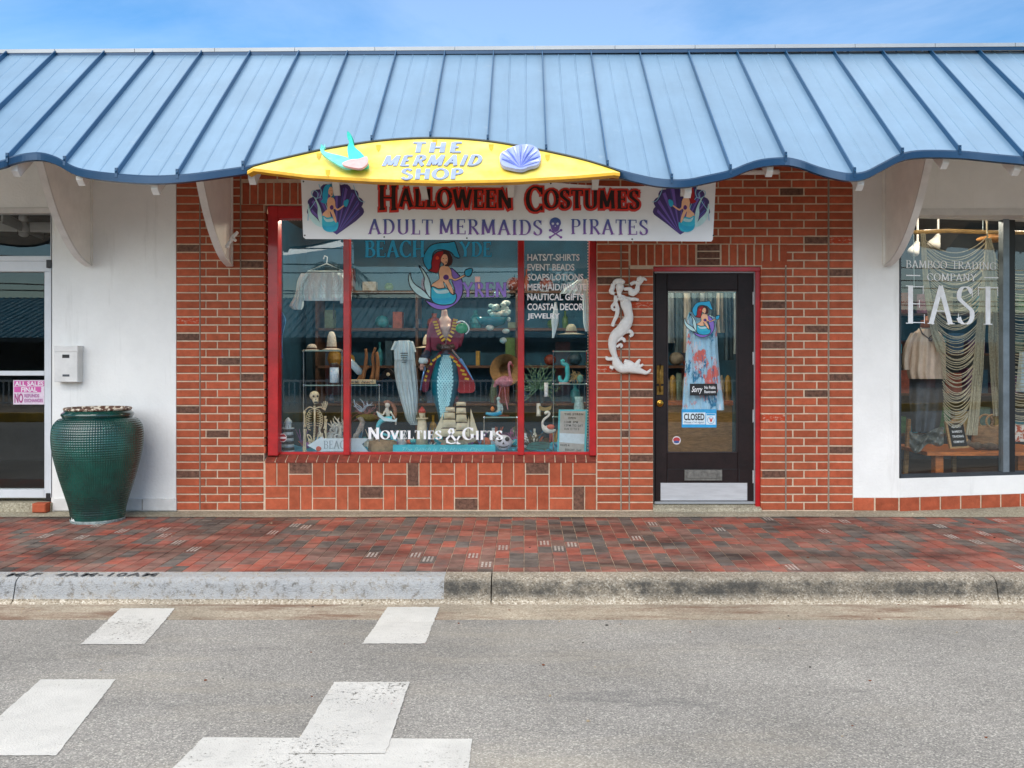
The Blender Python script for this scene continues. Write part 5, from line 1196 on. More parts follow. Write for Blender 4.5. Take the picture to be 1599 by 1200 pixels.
for sg in (-1,1):
    m.tube(catm([q(491,694,.01),q(491+sg*6,688,0),q(491+sg*10,684,0),q(491+sg*10.5,679,0),q(491+sg*6,682,0),q(491+sg*3,690,.01),q(491,694,.01)],4),1.0*px,6); m.tube(catm([q(491+sg*9,686,0),q(491+sg*6,696,-.01),q(491,699,-.01)],4),.9*px,6)
obj('pelvis',m,M_bone,sk,smooth=True)
# striped lighthouse
def lighthouse(u,vb,vt,r,label,striped,Y=.34):
    s=F/(D0+Y); c=W(u,vb,Y); Hh=(vb-vt)/s; R_=r/s; t=thing('lighthouse',label,'lighthouse',c)
    if striped:
        for k in range(8): 
            m=MB(); z0=k*.085*Hh*1.0; f=lambda z:R_*(1-.42*z/Hh)
            m.lathe([(f(z0),z0),(f(z0+.085*Hh),z0+.085*Hh)],c,24); obj('band',m,mat('lh_black','#23282c',.5) if k%2 else mat('lh_white','#b9c6cc',.5),t,smooth=True)
        zt_=.68*Hh
    else: m=MB(); m.lathe([(R_,0),(R_*.62,.68*Hh)],c,24); obj('tower',m,mat('lh_cream','#cfc0a2',.6,noise=.1,nscale=20),t,smooth=True); zt_=.68*Hh
    m=MB(); m.lathe([(R_*.95,zt_),(R_*.95,zt_+.03*Hh),(R_*.6,zt_+.04*Hh),(R_*.5,zt_+.04*Hh),(R_*.5,zt_+.16*Hh)],c,16); obj('gallery',m,mat('lh_white','#b9c6cc',.5) if striped else mat('lh_cream','#cfc0a2',.6),t)
    m=MB()
    for j in range(10): a=j*.6283; m.tube([(c[0]+R_*.9*math.cos(a),c[1]+R_*.9*math.sin(a),c[2]+zt_+.03*Hh),(c[0]+R_*.9*math.cos(a),c[1]+R_*.9*math.sin(a),c[2]+zt_+.11*Hh)],.002,4)
    obj('railing',m,M_black,t)
    m=MB(); m.lathe([(R_*.62,zt_+.16*Hh),(R_*.55,zt_+.22*Hh),(R_*.15,zt_+.31*Hh),(.001,Hh)],c,16); obj('dome',m,mat('lh_red','#a3231c',.4) if not striped else mat('lh_white','#b9c6cc',.5),t,smooth=True)
lighthouse(450,708,652,10,'black and white striped model lighthouse in the bottom left corner of the window',True); lighthouse(659,696,635,10,'cream model lighthouse with a red top beside the model ship',False,.45)
# arrow sign BEACH
ar=thing('arrow_sign','white wooden arrow sign reading BEACH lying across the first mullion','sign',W(530,708,.24)); YR=.25
m=MB(); P=[(480,696),(503,682),(504,685),(576,685),(565,694),(576,708),(560,705),(503,705),(504,709)]; m.prism([W(u,v,YR) for u,v in P],(0,.02,0)); obj('board',m,mat('white_board','#c5d3da',.6,noise=.06,nscale=10),ar)
m=MB(); put_sans(m,'BEACH',pxmap(506,701,548,688.5,YR-.002)) ; 
m=MB(); serif_word(m,'BEACH',pxmap(505,688.5,549,701,YR-.002),thick=.13,thin=.05,serif=.04,eps=.0001); obj('letters',m,flat('letter_grey','#85939b'),ar)
m=MB(); m.poly([W(497.5+4.2*math.cos(j*.5236),701+4*math.sin(j*.5236),YR-.003) for j in range(12)]); obj('sand_dollar',m,flat('coral_red','#bb4a3c'),ar)
# branching coral white, fan of driftwood flowers, pelican
def branches(u,v,Y,n,ln,spread,rad,m_,name,parent,seed,base=None,up=1):
    r=random.Random(seed); m=MB(); s=F/(D0+Y)
    for i in range(n):
        a=math.radians(90+(i/(n-1)-.5)*spread); L_=ln*r.uniform(.7,1.1); p0=W(u,v,Y); pts=[]
        for k in range(6): t=k/5; aa=a+math.sin(t*3+i)*.35; pts.append((p0[0]+L_*t*math.cos(aa)/s,p0[1]+.05*math.sin(i*2.3)*t,p0[2]+L_*t*math.sin(aa)/s))
        m.tube(pts,[rad*(1-.75*k/5)/s for k in range(6)],6)
        e=pts[3]; m.tube([e,(e[0]+r.uniform(-4,4)/s,e[1],e[2]+r.uniform(1,5)/s)],[rad*.5/s,rad*.2/s],5)
    return obj(name,m,m_,parent,smooth=True)
M_coral=mat('white_coral','#c9c4b8',.7,noise=.1,nscale=30)
co=thing('coral_ornament','white branching coral ornament standing behind the BEACH arrow','ornament',W(528,690,.42)); branches(530,668,.42,11,18,300,2.6,M_coral,'branch',co,4); m=MB(); m.tube([W(530,692,.42),W(531,668,.42)],[.03,.018],8); obj('stem',m,M_coral,co,smooth=True)
oc=thing('octopus_ornament','grey curled octopus ornament beside the white coral','ornament',W(520,688,.38))
m=MB()
for cu,cv,rr_ in ((520,672,7),(514,680,6),(527,682,6)):
    pts=[W(cu+rr_*(1-t*.75)*math.cos(t*9+cu),cv+rr_*(1-t*.75)*math.sin(t*9+cu),.38) for t in [k/16 for k in range(17)]]; m.tube(pts,[.017*(1-.7*k/16) for k in range(17)],6)
m.ball(W(517,684,.4),.045,10,8); obj('arms',m,mat('grey_resin','#a9a8a4',.5,noise=.2,nscale=40),oc,smooth=True)
fa=thing('air_plant_display','pink and silver flower spray arrangement in the middle pane','ornament',W(572,660,.45)); branches(572,650,.45,26,22,200,.8,mat('dusty_pink','#94606a',.8,noise=.25,nscale=30),'spray',fa,9); branches(566,643,.43,9,22,120,1.3,mat('silver_blue','#a9b8c6',.5,noise=.1),'leaf',fa,21); m=MB(); m.ball(W(573,652,.46),.07,12,8,sx=1.5,sz=.5); obj('moss',m,mat('moss','#6d6238',.9,noise=.3,nscale=40),fa)
pe=thing('pelican_figure','grey carved pelican figure left of the NOVELTIES lettering','figurine',W(562,690,.36))
m=MB(); s=F/8.36; m.tube(catm([W(560,656,.36),W(563,654,.36),W(566,660,.36),W(563,668,.36),W(559,676,.36),W(557,684,.36),W(566,690,.36)],5),[3.2/s*(.8+.5*math.sin(k*.12)) for k in range(31)],10); m.tube([W(566,659,.34),W(567,668,.33),W(566,678,.33)],[1.6/s,1.4/s,.5/s],8); m.tube([W(555,678,.36),W(551,686,.36)],[3/s,1/s],8)
fuse('body',m,mat('weathered_wood','#9c948c',.8,noise=.25,nscale=40),.006,pe)
# mermaid figurine with turquoise tail
mf=thing('mermaid_figurine','seated white mermaid figurine with pale turquoise tail behind NOVELTIES','figurine',W(605,685,.36)); g=lambda u,v,d=0:W(u,v,.36+d)
s=F/8.36
m=MB(); m.ball(g(605,633),4.2/s,12,8); m.tube([g(605,636),g(604,640),g(605,645),g(606,650),g(604,655)],[1.8/s,3.4/s,4.2/s,3.2/s,4.6/s],10); m.tube(catm([g(601,642,-.02),g(598,648,-.04),g(592,646,-.05),g(588,643,-.05)],3),1.5/s,8); m.tube(catm([g(609,642),g(614,650),g(618,658),g(618,664)],3),1.4/s,8); fuse('body',m,mat('white_resin','#c9c2b6',.5,noise=.12,nscale=30),.004,mf,1)
m=MB(); m.tube(catm([g(612,631,.02),g(616,638,.02),g(617,648,.02),g(614,655,.01)],4),[3/s]*13,8); m.tube(catm([g(600,629,.01),g(606,627.5,.0),g(612,631,.02)],4),2.2/s,8); obj('hair',m,mat('auburn_resin','#8b5a44',.6,noise=.25,nscale=50),mf,smooth=True)
m=MB(); m.tube(catm([g(612,655,-.02),g(602,655,-.03),g(594,659,-.03),g(590,667,-.02),g(593,675,-.02),g(601,679,0),g(610,682,0)],5),[(4.8-3.2*k/30)/s for k in range(31)],10); obj('tail',m,mat('aqua_resin','#58b9c6',.35,noise=.15,nscale=30),mf,smooth=True)
m=MB(); m.prism([g(610,680,0),g(618,676,0),g(621,682,0),g(617,684,0),g(621,690,0),g(610,685,0)],(0,.01,0)); obj('tail_fin',m,mat('aqua_resin','#58b9c6',.35),mf)
m=MB(); m.prism([g(588,643,-.06),g(600,652,-.06),g(616,656,-.06),g(620,653,-.06),g(619,659,-.06),g(600,658,-.06),g(590,650,-.06)],(0,.008,0)); obj('sash',m,M_wcl,mf)
sp_=thing('stone_plinth','round sand coloured stone block under the turquoise mermaid','plinth',W(595,708,.4)); m=MB(); m.lathe([(.13,0),(.14,.05),(.13,.12),(.05,.13)],W(598,709,.45),20); obj('block',m,mat('sandstone','#a58766',.9,noise=.15,nscale=20),sp_,smooth=True)
# long gown
gw=thing('gown','long sheer white gown hanging in the middle pane left of the pirate mannequin','dress',W(632,660,.5))
drape('skirt',[(560,616,648),(580,616,650),(600,619,652),(620,624,653),(640,630,652),(655,634,652),(664,641,652)],.5,M_gcl,gw,.02,5,belly=.07,seed=1)
drape('bodice',[(532,622,640),(540,616,646),(550,615,647),(562,616,648)],.49,M_wcl,gw,.01,6,belly=.08,seed=3)
drape('sleeve',[(533,616,624),(542,612,618),(547,610,616)],.48,M_wcl,gw,.005,2,nu=10,belly=.03); drape('sleeve',[(533,638,645),(542,643,648),(550,645,650)],.48,M_wcl,gw,.005,2,nu=10,belly=.03)
m=MB()
for i in range(5): m.tube([W(625+i*.6,552+i*3.5,.40),W(637-i*.6,552+i*3.5,.40)],.0035,5)
obj('lacing',m,M_black,gw)
# driftwood and HOME sign
dw=thing('driftwood','upright orange brown driftwood pieces on the low shelf','driftwood',W(580,598,.5))
m=MB(); 
for pts in ([(566,594),(570,575),(572,558),(571,545)],[(580,594),(584,575),(582,560),(586,543)],[(588,594),(590,570),(588,550)],[(560,594),(566,584),(575,572)]): m.tube(catm([W(u,v,.5) for u,v in pts],3),[.022*(1-.05*k) for k in range(3*(len(pts)-1)+1)],7)
obj('branch',m,mat('driftwood','#8a5a33',.8,noise=.35,nscale=20,stretch=(1,1,.3)),dw,smooth=True)
hs=thing('word_sign','small cream wooden word sign lying on the low shelf beside the mullion','sign',W(566,600,.34)); obj('board',MB().pxbox(546,593,586.5,600,.345,.37,.002),mat('cream_board','#c0ab80',.7,noise=.1,nscale=20),hs)
m=MB(); serif_word(m,'HOME',pxmap(548,594.6,561,598.8,.343),thick=.18,thin=.08,eps=.0001); put_sans(m,'beach',pxmap(564,594.4,583,598.8,.343),shear=.4); obj('letters',m,M_black,hs)
bt_=thing('message_bottle','small clear bottle with a paper roll leaning on the driftwood','bottle',W(552,585,.5)); m=MB(); m.tube([W(546,562,.5),W(553,572,.5),W(562,582,.5),W(565,586,.5)],[.02,.035,.035,.012],10); obj('glass_body',m,mat('pale_glass','#9fb6c0',.15,noise=.2),bt_,smooth=True)
# pirate mermaid mannequin
pm=thing('mannequin','headless mermaid mannequin in a dark red pirate coat with turquoise scaly tail','mannequin',W(695,650,.6)); YM=.62; g=lambda u,v,d=0:W(u,v,YM+d); s=F/(D0+YM)
m=MB(); m.tube([g(694,484),g(694,494),g(695,502,-.0),g(695,512,-.02),g(695,524),g(695,535),g(695,545)],[4.5/s,5.5/s,11/s,12/s,10.5/s,8.5/s,9/s],14,flat=.75); m.ball(g(690,512,-.05),5/s,10,8); m.ball(g(701,512,-.05),5/s,10,8); fuse('torso',m,mat('pale_skin_plastic','#c6aea4',.45,noise=.04),.008,pm,3)
M_coat=mat('burgundy_coat','#7a2440',.7,noise=.2,nscale=8); M_yl=mat('yellow_braid','#cda62a',.6,noise=.1); M_tl=mat('teal_scale','#0b6f84',.35,metal=.1,noise=.12,nscale=8)
def side(pts,Y0,name,m_,th=.03):
    m=MB(); m.prism([W(u,v,Y0) for u,v in catm(pts,3,True)],(0,th,0)); return obj(name,m,m_,pm)
side([(674,502),(682,498),(687,510),(693,530),(694,538),(690,545),(680,548),(674,545),(673,530),(671,515)],YM-.09,'coat_front',M_coat,.08); side([(706,498),(713,502),(718,515),(717,530),(715,543),(708,546),(700,540),(697,536),(702,520)],YM-.09,'coat_front',M_coat,.08)
side([(684,552),(690,551),(680,570),(672,590),(668,610),(660,612),(659,600),(666,580)],YM-.02,'coat_tail',M_coat,.04); side([(700,552),(708,556),(722,570),(734,585),(741,600),(740,612),(728,614),(715,612),(712,590),(708,570)],YM-.02,'coat_tail',mat('red_lining','#9c1f26',.6,noise=.15),.04)
# sleeves
m=MB(); m.tube(catm([g(676,506),g(671,525,-.02),g(670,542,-.05),g(664,558,-.10)],4),[6/s,6/s,5.5/s,5.5/s,5/s,5/s,4.8/s,4.8/s,5/s,5.2/s,5.4/s,5.6/s,6/s],10); obj('sleeve',m,M_coat,pm,smooth=True)
m=MB(); m.tube([g(669,551,-.08),g(661,562,-.12)],[6.5/s,7/s],12); obj('cuff',m,mat('navy_cuff','#1b2a40',.6),pm,smooth=True)
m=MB(); m.lathe([(5.6/s,0),(7.6/s,.02),(6.5/s,.05),(4/s,.055)],g(661,568,-.13),14); obj('lace_cuff',m,M_wcl,pm,smooth=True)
m=MB(); m.tube(catm([g(714,506),g(719,522,-.02),g(714,540,-.06)],4),6/s,10); obj('sleeve',m,M_coat,pm,smooth=True)
m=MB(); m.ball(g(659,571,-.14),3.4/s,10,8); 
for k in range(4): m.tube([g(656.5+k*1.3,573,-.15),g(656.3+k*1.3,577,-.16),g(657.5+k*1.0,579,-.14)],[.9/s,.8/s,.6/s],6)
m.tube([g(662,570,-.15),g(663,574,-.165)],[1/s,.7/s],6); obj('hand',m,mat('hand_plastic','#b98d82',.5),pm,smooth=True)
# yellow braid bars
m=MB()
for (u,v,a) in ((679,503,-5),(681,507.5,-6),(682,512,-8),(684,517,-20),(686,521,-30),(689.5,526,-35),(692,531,-35),(711,500,5),(710,504.5,6),(709,509,8),(708,514,18),(706,519,28),(703,525,30),(701,531,32),
    (685,557,-35),(678,562,-35),(673,569,-50),(668.5,580,-68),(665.5,588,-70),(664,594,-70),(705,558,28),(711,565,28),(716,571,30),(722,579,20),(725,585,12),(729,592,8)):
    r=math.radians(a); hu,hv=3.4,1.5; P=[(-hu,-hv),(hu,-hv),(hu,hv),(-hu,hv)]
    if abs(a)>45: P=[(x*.55,y*1.2) for x,y in P]
    m.prism([g(u+x*math.cos(r)-y*math.sin(r),v-(x*math.sin(r)*-1)+y*math.cos(r),-.115) for x,y in P],(0,.012,0))
obj('braid',m,M_yl,pm)
m=MB(); m.tube([g(683,541,-.1),g(689,542.5,-.13),g(703,542.5,-.13),g(709,541,-.1)],[4.5/s]*4,8,flat=.4); obj('belt',m,M_black,pm); 
m=MB(); 
for k in range(5): m.ball(g(691+k*2.6,542.5,-.155),1.2/s,6,5)
obj('buckle',m,mat('chrome','#c8ccd0',.15,metal=1),pm)
# scaly tail: body plus scale rows
def tr(v): 
    P=[(553,8),(560,14),(575,19),(590,22),(600,22),(615,19.5),(630,15),(645,10),(660,6)]
    for a,b in zip(P,P[1:]):
        if v<=b[0]: return a[1]+(b[1]-a[1])*(v-a[0])/(b[0]-a[0])
    return 6
tu=lambda v:697-(v-553)*.045
m=MB(); vv=list(range(553,662,3)); m.tube([g(tu(v),v,0) for v in vv],[tr(v)/s for v in vv],24,flat=.8); tail=obj('tail',m,M_tl,pm,smooth=True)
m=MB()
for i,v in enumerate(range(556,652,3)):
    R_=tr(v)
    for j in range(-5,6):
        a=(j+.5*(i%2))*.21
        if abs(a)>.62: continue
        x=R_*math.sin(a); dd=-R_*.8*math.cos(a)/s-.004; w_=R_*.085
        m.poly([g(tu(v)+x-w_,v-1,dd),g(tu(v)+x+w_,v-1,dd),g(tu(v)+x+w_*.8,v+1.5,dd-.004),g(tu(v)+x,v+3.2,dd-.006),g(tu(v)+x-w_*.8,v+1.5,dd-.004)])
obj('scales',m,mat('silver_scale','#7fb2bb',.3,metal=.3,noise=.12,nscale=10),tail,kind='stuff')
m=MB(); m.tube([g(664,573,-.17),g(661,585,-.18),g(656.5,610,-.18)],[1.7/s,1.5/s,1.3/s],8); pist=thing('toy_pistol','blue silver toy flintlock barrel held in the mannequin hand','toy',g(660,590,-.18)); obj('barrel',m,mat('pistol_blue','#7196c0',.25,metal=.7,noise=.1),pist,smooth=True); m=MB(); m.tube([g(664,573,-.17),g(667,569,-.17)],[2/s,1.6/s],8); obj('grip',m,M_dwood,pist)
m=MB(); swd=thing('toy_sword','toy cutlass tucked in the belt of the mannequin pointing down right','toy',g(712,560,-.16)); m.tube([g(706,546,-.17),g(718,561,-.17)],[1.4/s,1.6/s],8); obj('handle',m,mat('chrome','#c8ccd0',.15,metal=1),swd); m=MB(); m.tube([g(718,561,-.17),g(728,575,-.17),g(739,594,-.17)],[3/s,1.6/s,.8/s],8,flat=.4); obj('blade',m,mat('pistol_blue','#7196c0',.25,metal=.7),swd)
par=thing('mask','green and white mask on the shoulder of the mannequin','mask',g(721,515,-.16)); m=MB(); m.ball(g(721,513,-.16),9.5/s,14,10,sy=.4,sz=.85); obj('shell',m,mat('green_plastic','#0c8a55',.3,noise=.06,coat=.3),par,smooth=True); m=MB(); m.tube(catm([g(713,504,-.17),g(722,502,-.17),g(730,508,-.17),g(732,516,-.17),g(727,522,-.17)],4),1.0/s,6); obj('trim',m,M_wcl,par)
# model ship
ms=thing('model_ship','three masted model sailing ship with cream sails behind GIFTS','model ship',W(710,690,.4)); g=lambda u,v,d=0:W(u,v,.38+d); s=F/8.38
m=MB(); m.prism([g(678,683),g(690,688),g(730,688),g(748,681),g(742,690),g(725,694),g(692,694)],(0,.06,0)); obj('hull',m,mat('hull','#8f8672',.6,noise=.2,nscale=30),ms)
M_sail=mat('cream_sail','#cbbfa3',.85,noise=.08,nscale=10)
for cu,vt_ in ((700,634),(722,628),(735,640)):
    m=MB(); m.tube([g(cu,688,.03),g(cu,vt_,.03)],[.004,.002],5); obj('mast',m,M_dwood,ms)
for (ua,ub,va,vb,sp) in ((696,710,636,643,1),(694,710,644.5,654,2),(692,711,655.5,668,3),(690,712,669.5,682,3),(713,727,628,634,1),(713,727,637,646,2),(713,728,647.5,659,2),(713,729,660.5,672,3),(712,729,673.5,682,3)):
    m=MB(); nn=6; vs=[]
    for j in range(nn+1):
        for i in range(nn+1): fx,fy=i/nn,j/nn; vs.append(g(ua+(ub-ua)*fx+(fx-.5)*sp*fy,va+(vb-va)*fy,-.03*math.sin(math.pi*fx)*math.sin(math.pi*fy)))
    m.add(vs,[(j*7+i,(j+1)*7+i,(j+1)*7+i+1,j*7+i+1) for j in range(nn) for i in range(nn)]); obj('sail',m,M_sail,ms,smooth=True)
    m=MB(); m.tube([g(ua-1,va,.0),g(ub+1,va,.0)],.003,4); obj('yard',m,M_dwood,ms)
for P in ([(692,645),(690,682),(674,684)],[(735,638),(748,680),(734,680)],[(732,650),(733,682),(726,682)]): m=MB(); m.prism([g(*p) for p in P],(0,.004,0)); obj('sail',m,M_sail,ms)
# turquoise motto board
mt_=thing('motto_board','long bright turquoise board with faint white script along the window bottom','sign',W(693,709,.22)); obj('board',MB().pxbox(613.5,695,773.5,709,.215,.235,.002),mat('turq_board','#2fb3c2',.6,noise=.08,nscale=20),mt_)
m=MB(); put_sans(m,'The Beach is My Happy Place',pxmap(628,706.3,756,699,.213),shear=.35); m2=MB(); put_sans(m2,'The Beach is My Happy Place',pxmap(628,699,756,706.3,.213),shear=.35); obj('script',m2,flat('script_pale','#7fd2d8'),mt_)
# flamingos
def flamingo(kind):
    if kind=='pink':
        t=thing('flamingo','pink feathered flamingo figure standing behind the second mullion','figurine',W(785,650,.55)); Y=.55; g=lambda u,v,d=0:W(u,v,Y+d); s=F/(D0+Y); pm_=mat('flamingo_pink','#bd7c86',.8,noise=.2,nscale=30)
        m=MB(); m.tube(catm([g(772,605),g(776,598),g(786,596),g(796,596),g(797,590),g(795,578),g(794.5,570),g(796,567)],5),[(2+7*math.exp(-((k-11)/6)**2) if k<20 else 2.1)/s for k in range(36)],12); m.ball(g(796.5,567),3/s,10,8); fuse('body',m,pm_,.006,t,2)
        m=MB(); m.tube([g(798,568),g(801,572),g(800,575)],[1.6/s,1.4/s,.3/s],8); obj('beak',m,mat('beak','#8f3a3a',.5),t)
        m=MB(); m.tube([g(783,603),g(779,618),g(781,632)],.8/s,6); m.tube([g(788,603),g(789,620),g(793,640)],.8/s,6); obj('leg',m,pm_,t)
    else:
        t=thing('flamingo','white necked flamingo figure with a coral wing beside the letter board','figurine',W(855,695,.34)); Y=.34; g=lambda u,v,d=0:W(u,v,Y+d); s=F/(D0+Y)
        m=MB(); m.tube(catm([g(868,672),g(862,673),g(855,671),g(849,668),g(847,661),g(850,655),g(856,650),g(858,646),g(855,643.5),g(851,645)],5),[(1.2+5.2*math.exp(-((k-10)/6)**2) if k<20 else 2.0)/s for k in range(46)],12); m.ball(g(852,645.5),2.6/s,10,8); fuse('body',m,mat('ivory_resin','#d6d2c8',.4,noise=.05),.005,t,1)
        m=MB(); m.ball(g(860,667,-.03),6.2/s,12,8,sz=.62,sy=.5); obj('wing',m,mat('coral_wing','#c85a44',.5,noise=.15,nscale=30),t,smooth=True)
        m=MB(); m.tube([g(848,646),g(846,649)],[1.2/s,.4/s],6); obj('beak',m,M_black,t); m=MB(); m.tube([g(859,675),g(859,690)],.9/s,6); m.tube([g(861,675),g(863,690)],.9/s,6); obj('leg',m,mat('leg_red','#b33a2e',.5),t)
flamingo('pink'); flamingo('white')
sm=thing('seated_mermaid','small seated mermaid figurine with an orange fish and glossy blue tail on the low shelf','figurine',W(773,650,.4)); g=lambda u,v,d=0:W(u,v,.4+d); s=F/8.4
m=MB(); m.ball(g(778,623),3.3/s,10,8); m.tube([g(778,626),g(779,633),g(780,640),g(776,646)],[1.6/s,3.4/s,3/s,3.6/s],10); m.tube([g(783,631),g(785,639),g(783,648)],[1.3/s,1.1/s,.9/s],6); fuse('body',m,mat('silver_resin','#9fb5b2',.35,noise=.2,nscale=40),.004,sm,1)
m=MB(); m.tube(catm([g(782,645),g(774,647,-.02),g(766,647,-.03),g(759,646,-.02)],4),[(3.6-.12*k)/s for k in range(13)],10); obj('tail',m,mat('gloss_blue','#179bc4',.15,noise=.1,coat=.5),sm,smooth=True)
m=MB(); m.ball(g(769,639,-.02),3.2/s,10,8,sz=1.2); obj('fish',m,mat('orange_fish','#c7712a',.4),sm,smooth=True)
m=MB(); m.tube(catm([g(777,619),g(773,622),g(773,630)],3),1.8/s,6); obj('hair',m,M_dwood,sm,smooth=True)
# sugar skull
ss=thing('skull_pot','white painted sugar skull pot with a pink plant by the second mullion','ornament',W(787,704,.3)); g=lambda u,v,d=0:W(u,v,.32+d); s=F/8.32
m=MB(); m.ball(g(786,691),14/s,18,12,sz=.85,sy=.9); m.tube([g(786,694,-.02),g(786,702,-.02)],[10/s,8/s],14,flat=.8); fuse('skull',m,mat('glazed_white','#cfcbd4',.3,noise=.05),.006,ss,2)
m=MB()
for u,v,r in ((780,687,3.6),(792,686,3.6)): m.ball(g(u,v,-.072),r/s,12,6,sy=.3)
m.prism([g(786,690,-.085),g(784.3,694,-.085),g(787.7,694,-.085)],(0,.01,0))
for u in range(779,794,3): m.prism([g(u,697,-.078),g(u+1,697,-.078),g(u+1,700,-.078),g(u,700,-.078)],(0,.01,0))
m.tube(catm([g(777,696,-.07),g(786,699,-.085),g(795,696,-.07)],4),.5/s,5); obj('painted_face',m,M_black,ss)
branches(798,688,.36,16,18,160,1.0,mat('pink_plant','#9c5a88',.8,noise=.3,nscale=30),'plant',ss,31); branches(776,690,.4,10,14,180,1.2,mat('red_green_plant','#b04a3a',.8,noise=.3,nscale=30,col2='#3f8f6d'),'plant',ss,35)
# turquoise shell bowls hanging high
tq=thing('shell_lantern','turquoise and cream shell cluster hanging by the second mullion','ornament',W(785,505,.7)); r=random.Random(8); m=MB()
for i in range(26): m.ball(W(r.gauss(785,13),r.gauss(487,12),.7+r.uniform(-.05,.05)),r.uniform(.018,.045),8,6,sz=r.uniform(.6,1.2))
obj('cluster',m,mat('shell_turq','#31a9bd',.4,noise=.3,nscale=9,col2='#d9d6c5'),tq,smooth=True)
m=MB(); m.lathe([(.02,0),(.12,.03),(.16,.1),(.15,.1),(.11,.04)],W(768,512,.75),24); obj('bowl',m,mat('teal_bowl','#1f7f91',.2,coat=.4),tq,smooth=True)
# angel wing cloth on right
drape('angel_wing',[(436,903,917),(444,892,918),(452,880,918),(459,874,916)],.3,M_wcl,None,.01,5,label='sheer pale blue wing of cloth across the upper right of the last pane',cat='cloth',belly=.04)
drape('cloth_strip',[(455,909,918),(480,910,919),(505,911,919),(518,914,919)],.3,M_wcl,None,.008,3,label='long pale cloth strip hanging along the right edge of the last pane',cat='cloth',nu=12,belly=.02)
drape('ribbon_tail',[(472,866,869),(485,864,871),(500,861,872),(515,862,869),(528,862,865)],.32,M_wcl,None,.006,2,label='short pale ribbon hanging under the JEWELRY line',cat='ribbon',nu=10,belly=.02)
# right shelves content
fb=thing('feather_crown','black and green iridescent feather headdress behind the right-hand pane','headdress',W(840,600,.5)); branches(840,606,.5,46,38,250,1.1,mat('green_black_feather','#1c4a44',.25,metal=.5,noise=.35,nscale=30,col2='#8fb38c'),'feather',fb,51)
sf=thing('seahorse_figure','turquoise curled mermaid tail figure on the upper right shelf','figurine',W(880,600,.42)); g=lambda u,v,d=0:W(u,v,.42+d); s=F/8.42
m=MB(); m.tube(catm([g(877,562),g(879,568),g(885,571),g(886,580),g(886,590),g(881,597),g(875,594),g(874,587)],5),[(2.4+1.4*math.sin(k*.09))/s for k in range(36)],10); m.ball(g(879,564),3/s,8,6); obj('body',m,mat('aqua_gloss','#2db0b4',.25,noise=.15,coat=.3,nscale=20),sf,smooth=True); m=MB(); m.lathe([(9/s,0),(8/s,2.5/s)],g(881,600),16,.7); obj('base',m,mat('pink_base','#c3a8a2',.6),sf)
sb=thing('sunburst_ornament','sunburst of brown spines ornament on the upper right shelf','ornament',W(900,599,.42)); branches(899,590,.42,24,12,345,1.2,mat('spine_brown','#a08a60',.7,noise=.25,nscale=40),'spine',sb,61); m=MB(); m.ball(g(906,592,-.03),5/s,10,8,sz=1.3); obj('figure',m,mat('patina_green','#5c8f84',.6,noise=.2),sb,smooth=True)
for i,(u,v,w_,h_,c_,nm,lb_) in enumerate(((887,651,11,11,'#9fc0b4','teacup','pale green patterned cup on the lower right shelf'),(904,650,8,30,'#9fbdbb','vase','tall pale patterned vase on the lower right shelf'),(853,620,4,22,'#dcdcdc','candle','white candle standing left of the lower shelf'),(841,650,4,20,'#e0dccb','candle_holder','cream figure candle holder beside the white flamingo'))):
    Y=.45; s=F/(D0+Y); t=thing(nm,lb_,nm.replace('_',' '),W(u,v,Y)); m=MB(); R_=w_/s; hh=h_/s
    m.lathe([(R_*.6,0),(R_,hh*.15),(R_*1.0,hh*.5),(R_*.75,hh*.8),(R_*.85,hh)],W(u,v,Y),18) if nm in('teacup','vase') else m.lathe([(R_,0),(R_*.8,hh*.2),(R_*.8,hh)],W(u,v,Y),14)
    obj('body',m,mat('ceramic_'+c_[1:],c_,.35,noise=.2,nscale=40,coat=.2),t,smooth=True)
    if nm=='candle': m=MB(); m.tube([W(u,v-h_,Y),W(u,v-h_-3,Y)],.002,4); obj('wick',m,M_black,t)
pb=thing('pirate_hat_ornament','small gold brimmed boat shaped ornament above the white flamingo','ornament',W(850,640,.4)); m=MB(); m.prism(catm([W(u,v,.4) for u,v in ((842,634),(850,637),(859,635),(861,633),(860,640),(851,642),(843,640))],3,True),(0,.03,0)); obj('hull',m,mat('old_gold','#a38a4a',.5,noise=.2),pb)
nf=thing('net_and_feathers','cluster of gold and black feathers low in the right-hand pane','ornament',W(840,700,.42)); branches(835,700,.42,34,30,200,1.2,mat('gold_black','#6d5a33',.5,noise=.4,nscale=25,col2='#20282a'),'feather',nf,71)
bw=thing('green_bag','teal and black striped bag lying flat below the white flamingo','bag',W(845,700,.3)); m=MB(); m.prism([W(u,v,.3) for u,v in catm([(822,700),(828,693),(840,691),(857,692),(858,698),(850,702),(830,703)],3,True)],(0,.06,0)); obj('pouch',m,mat('teal_bag','#2f6d66',.7,noise=.4,nscale=9,stretch=(1,1,6)),bw)
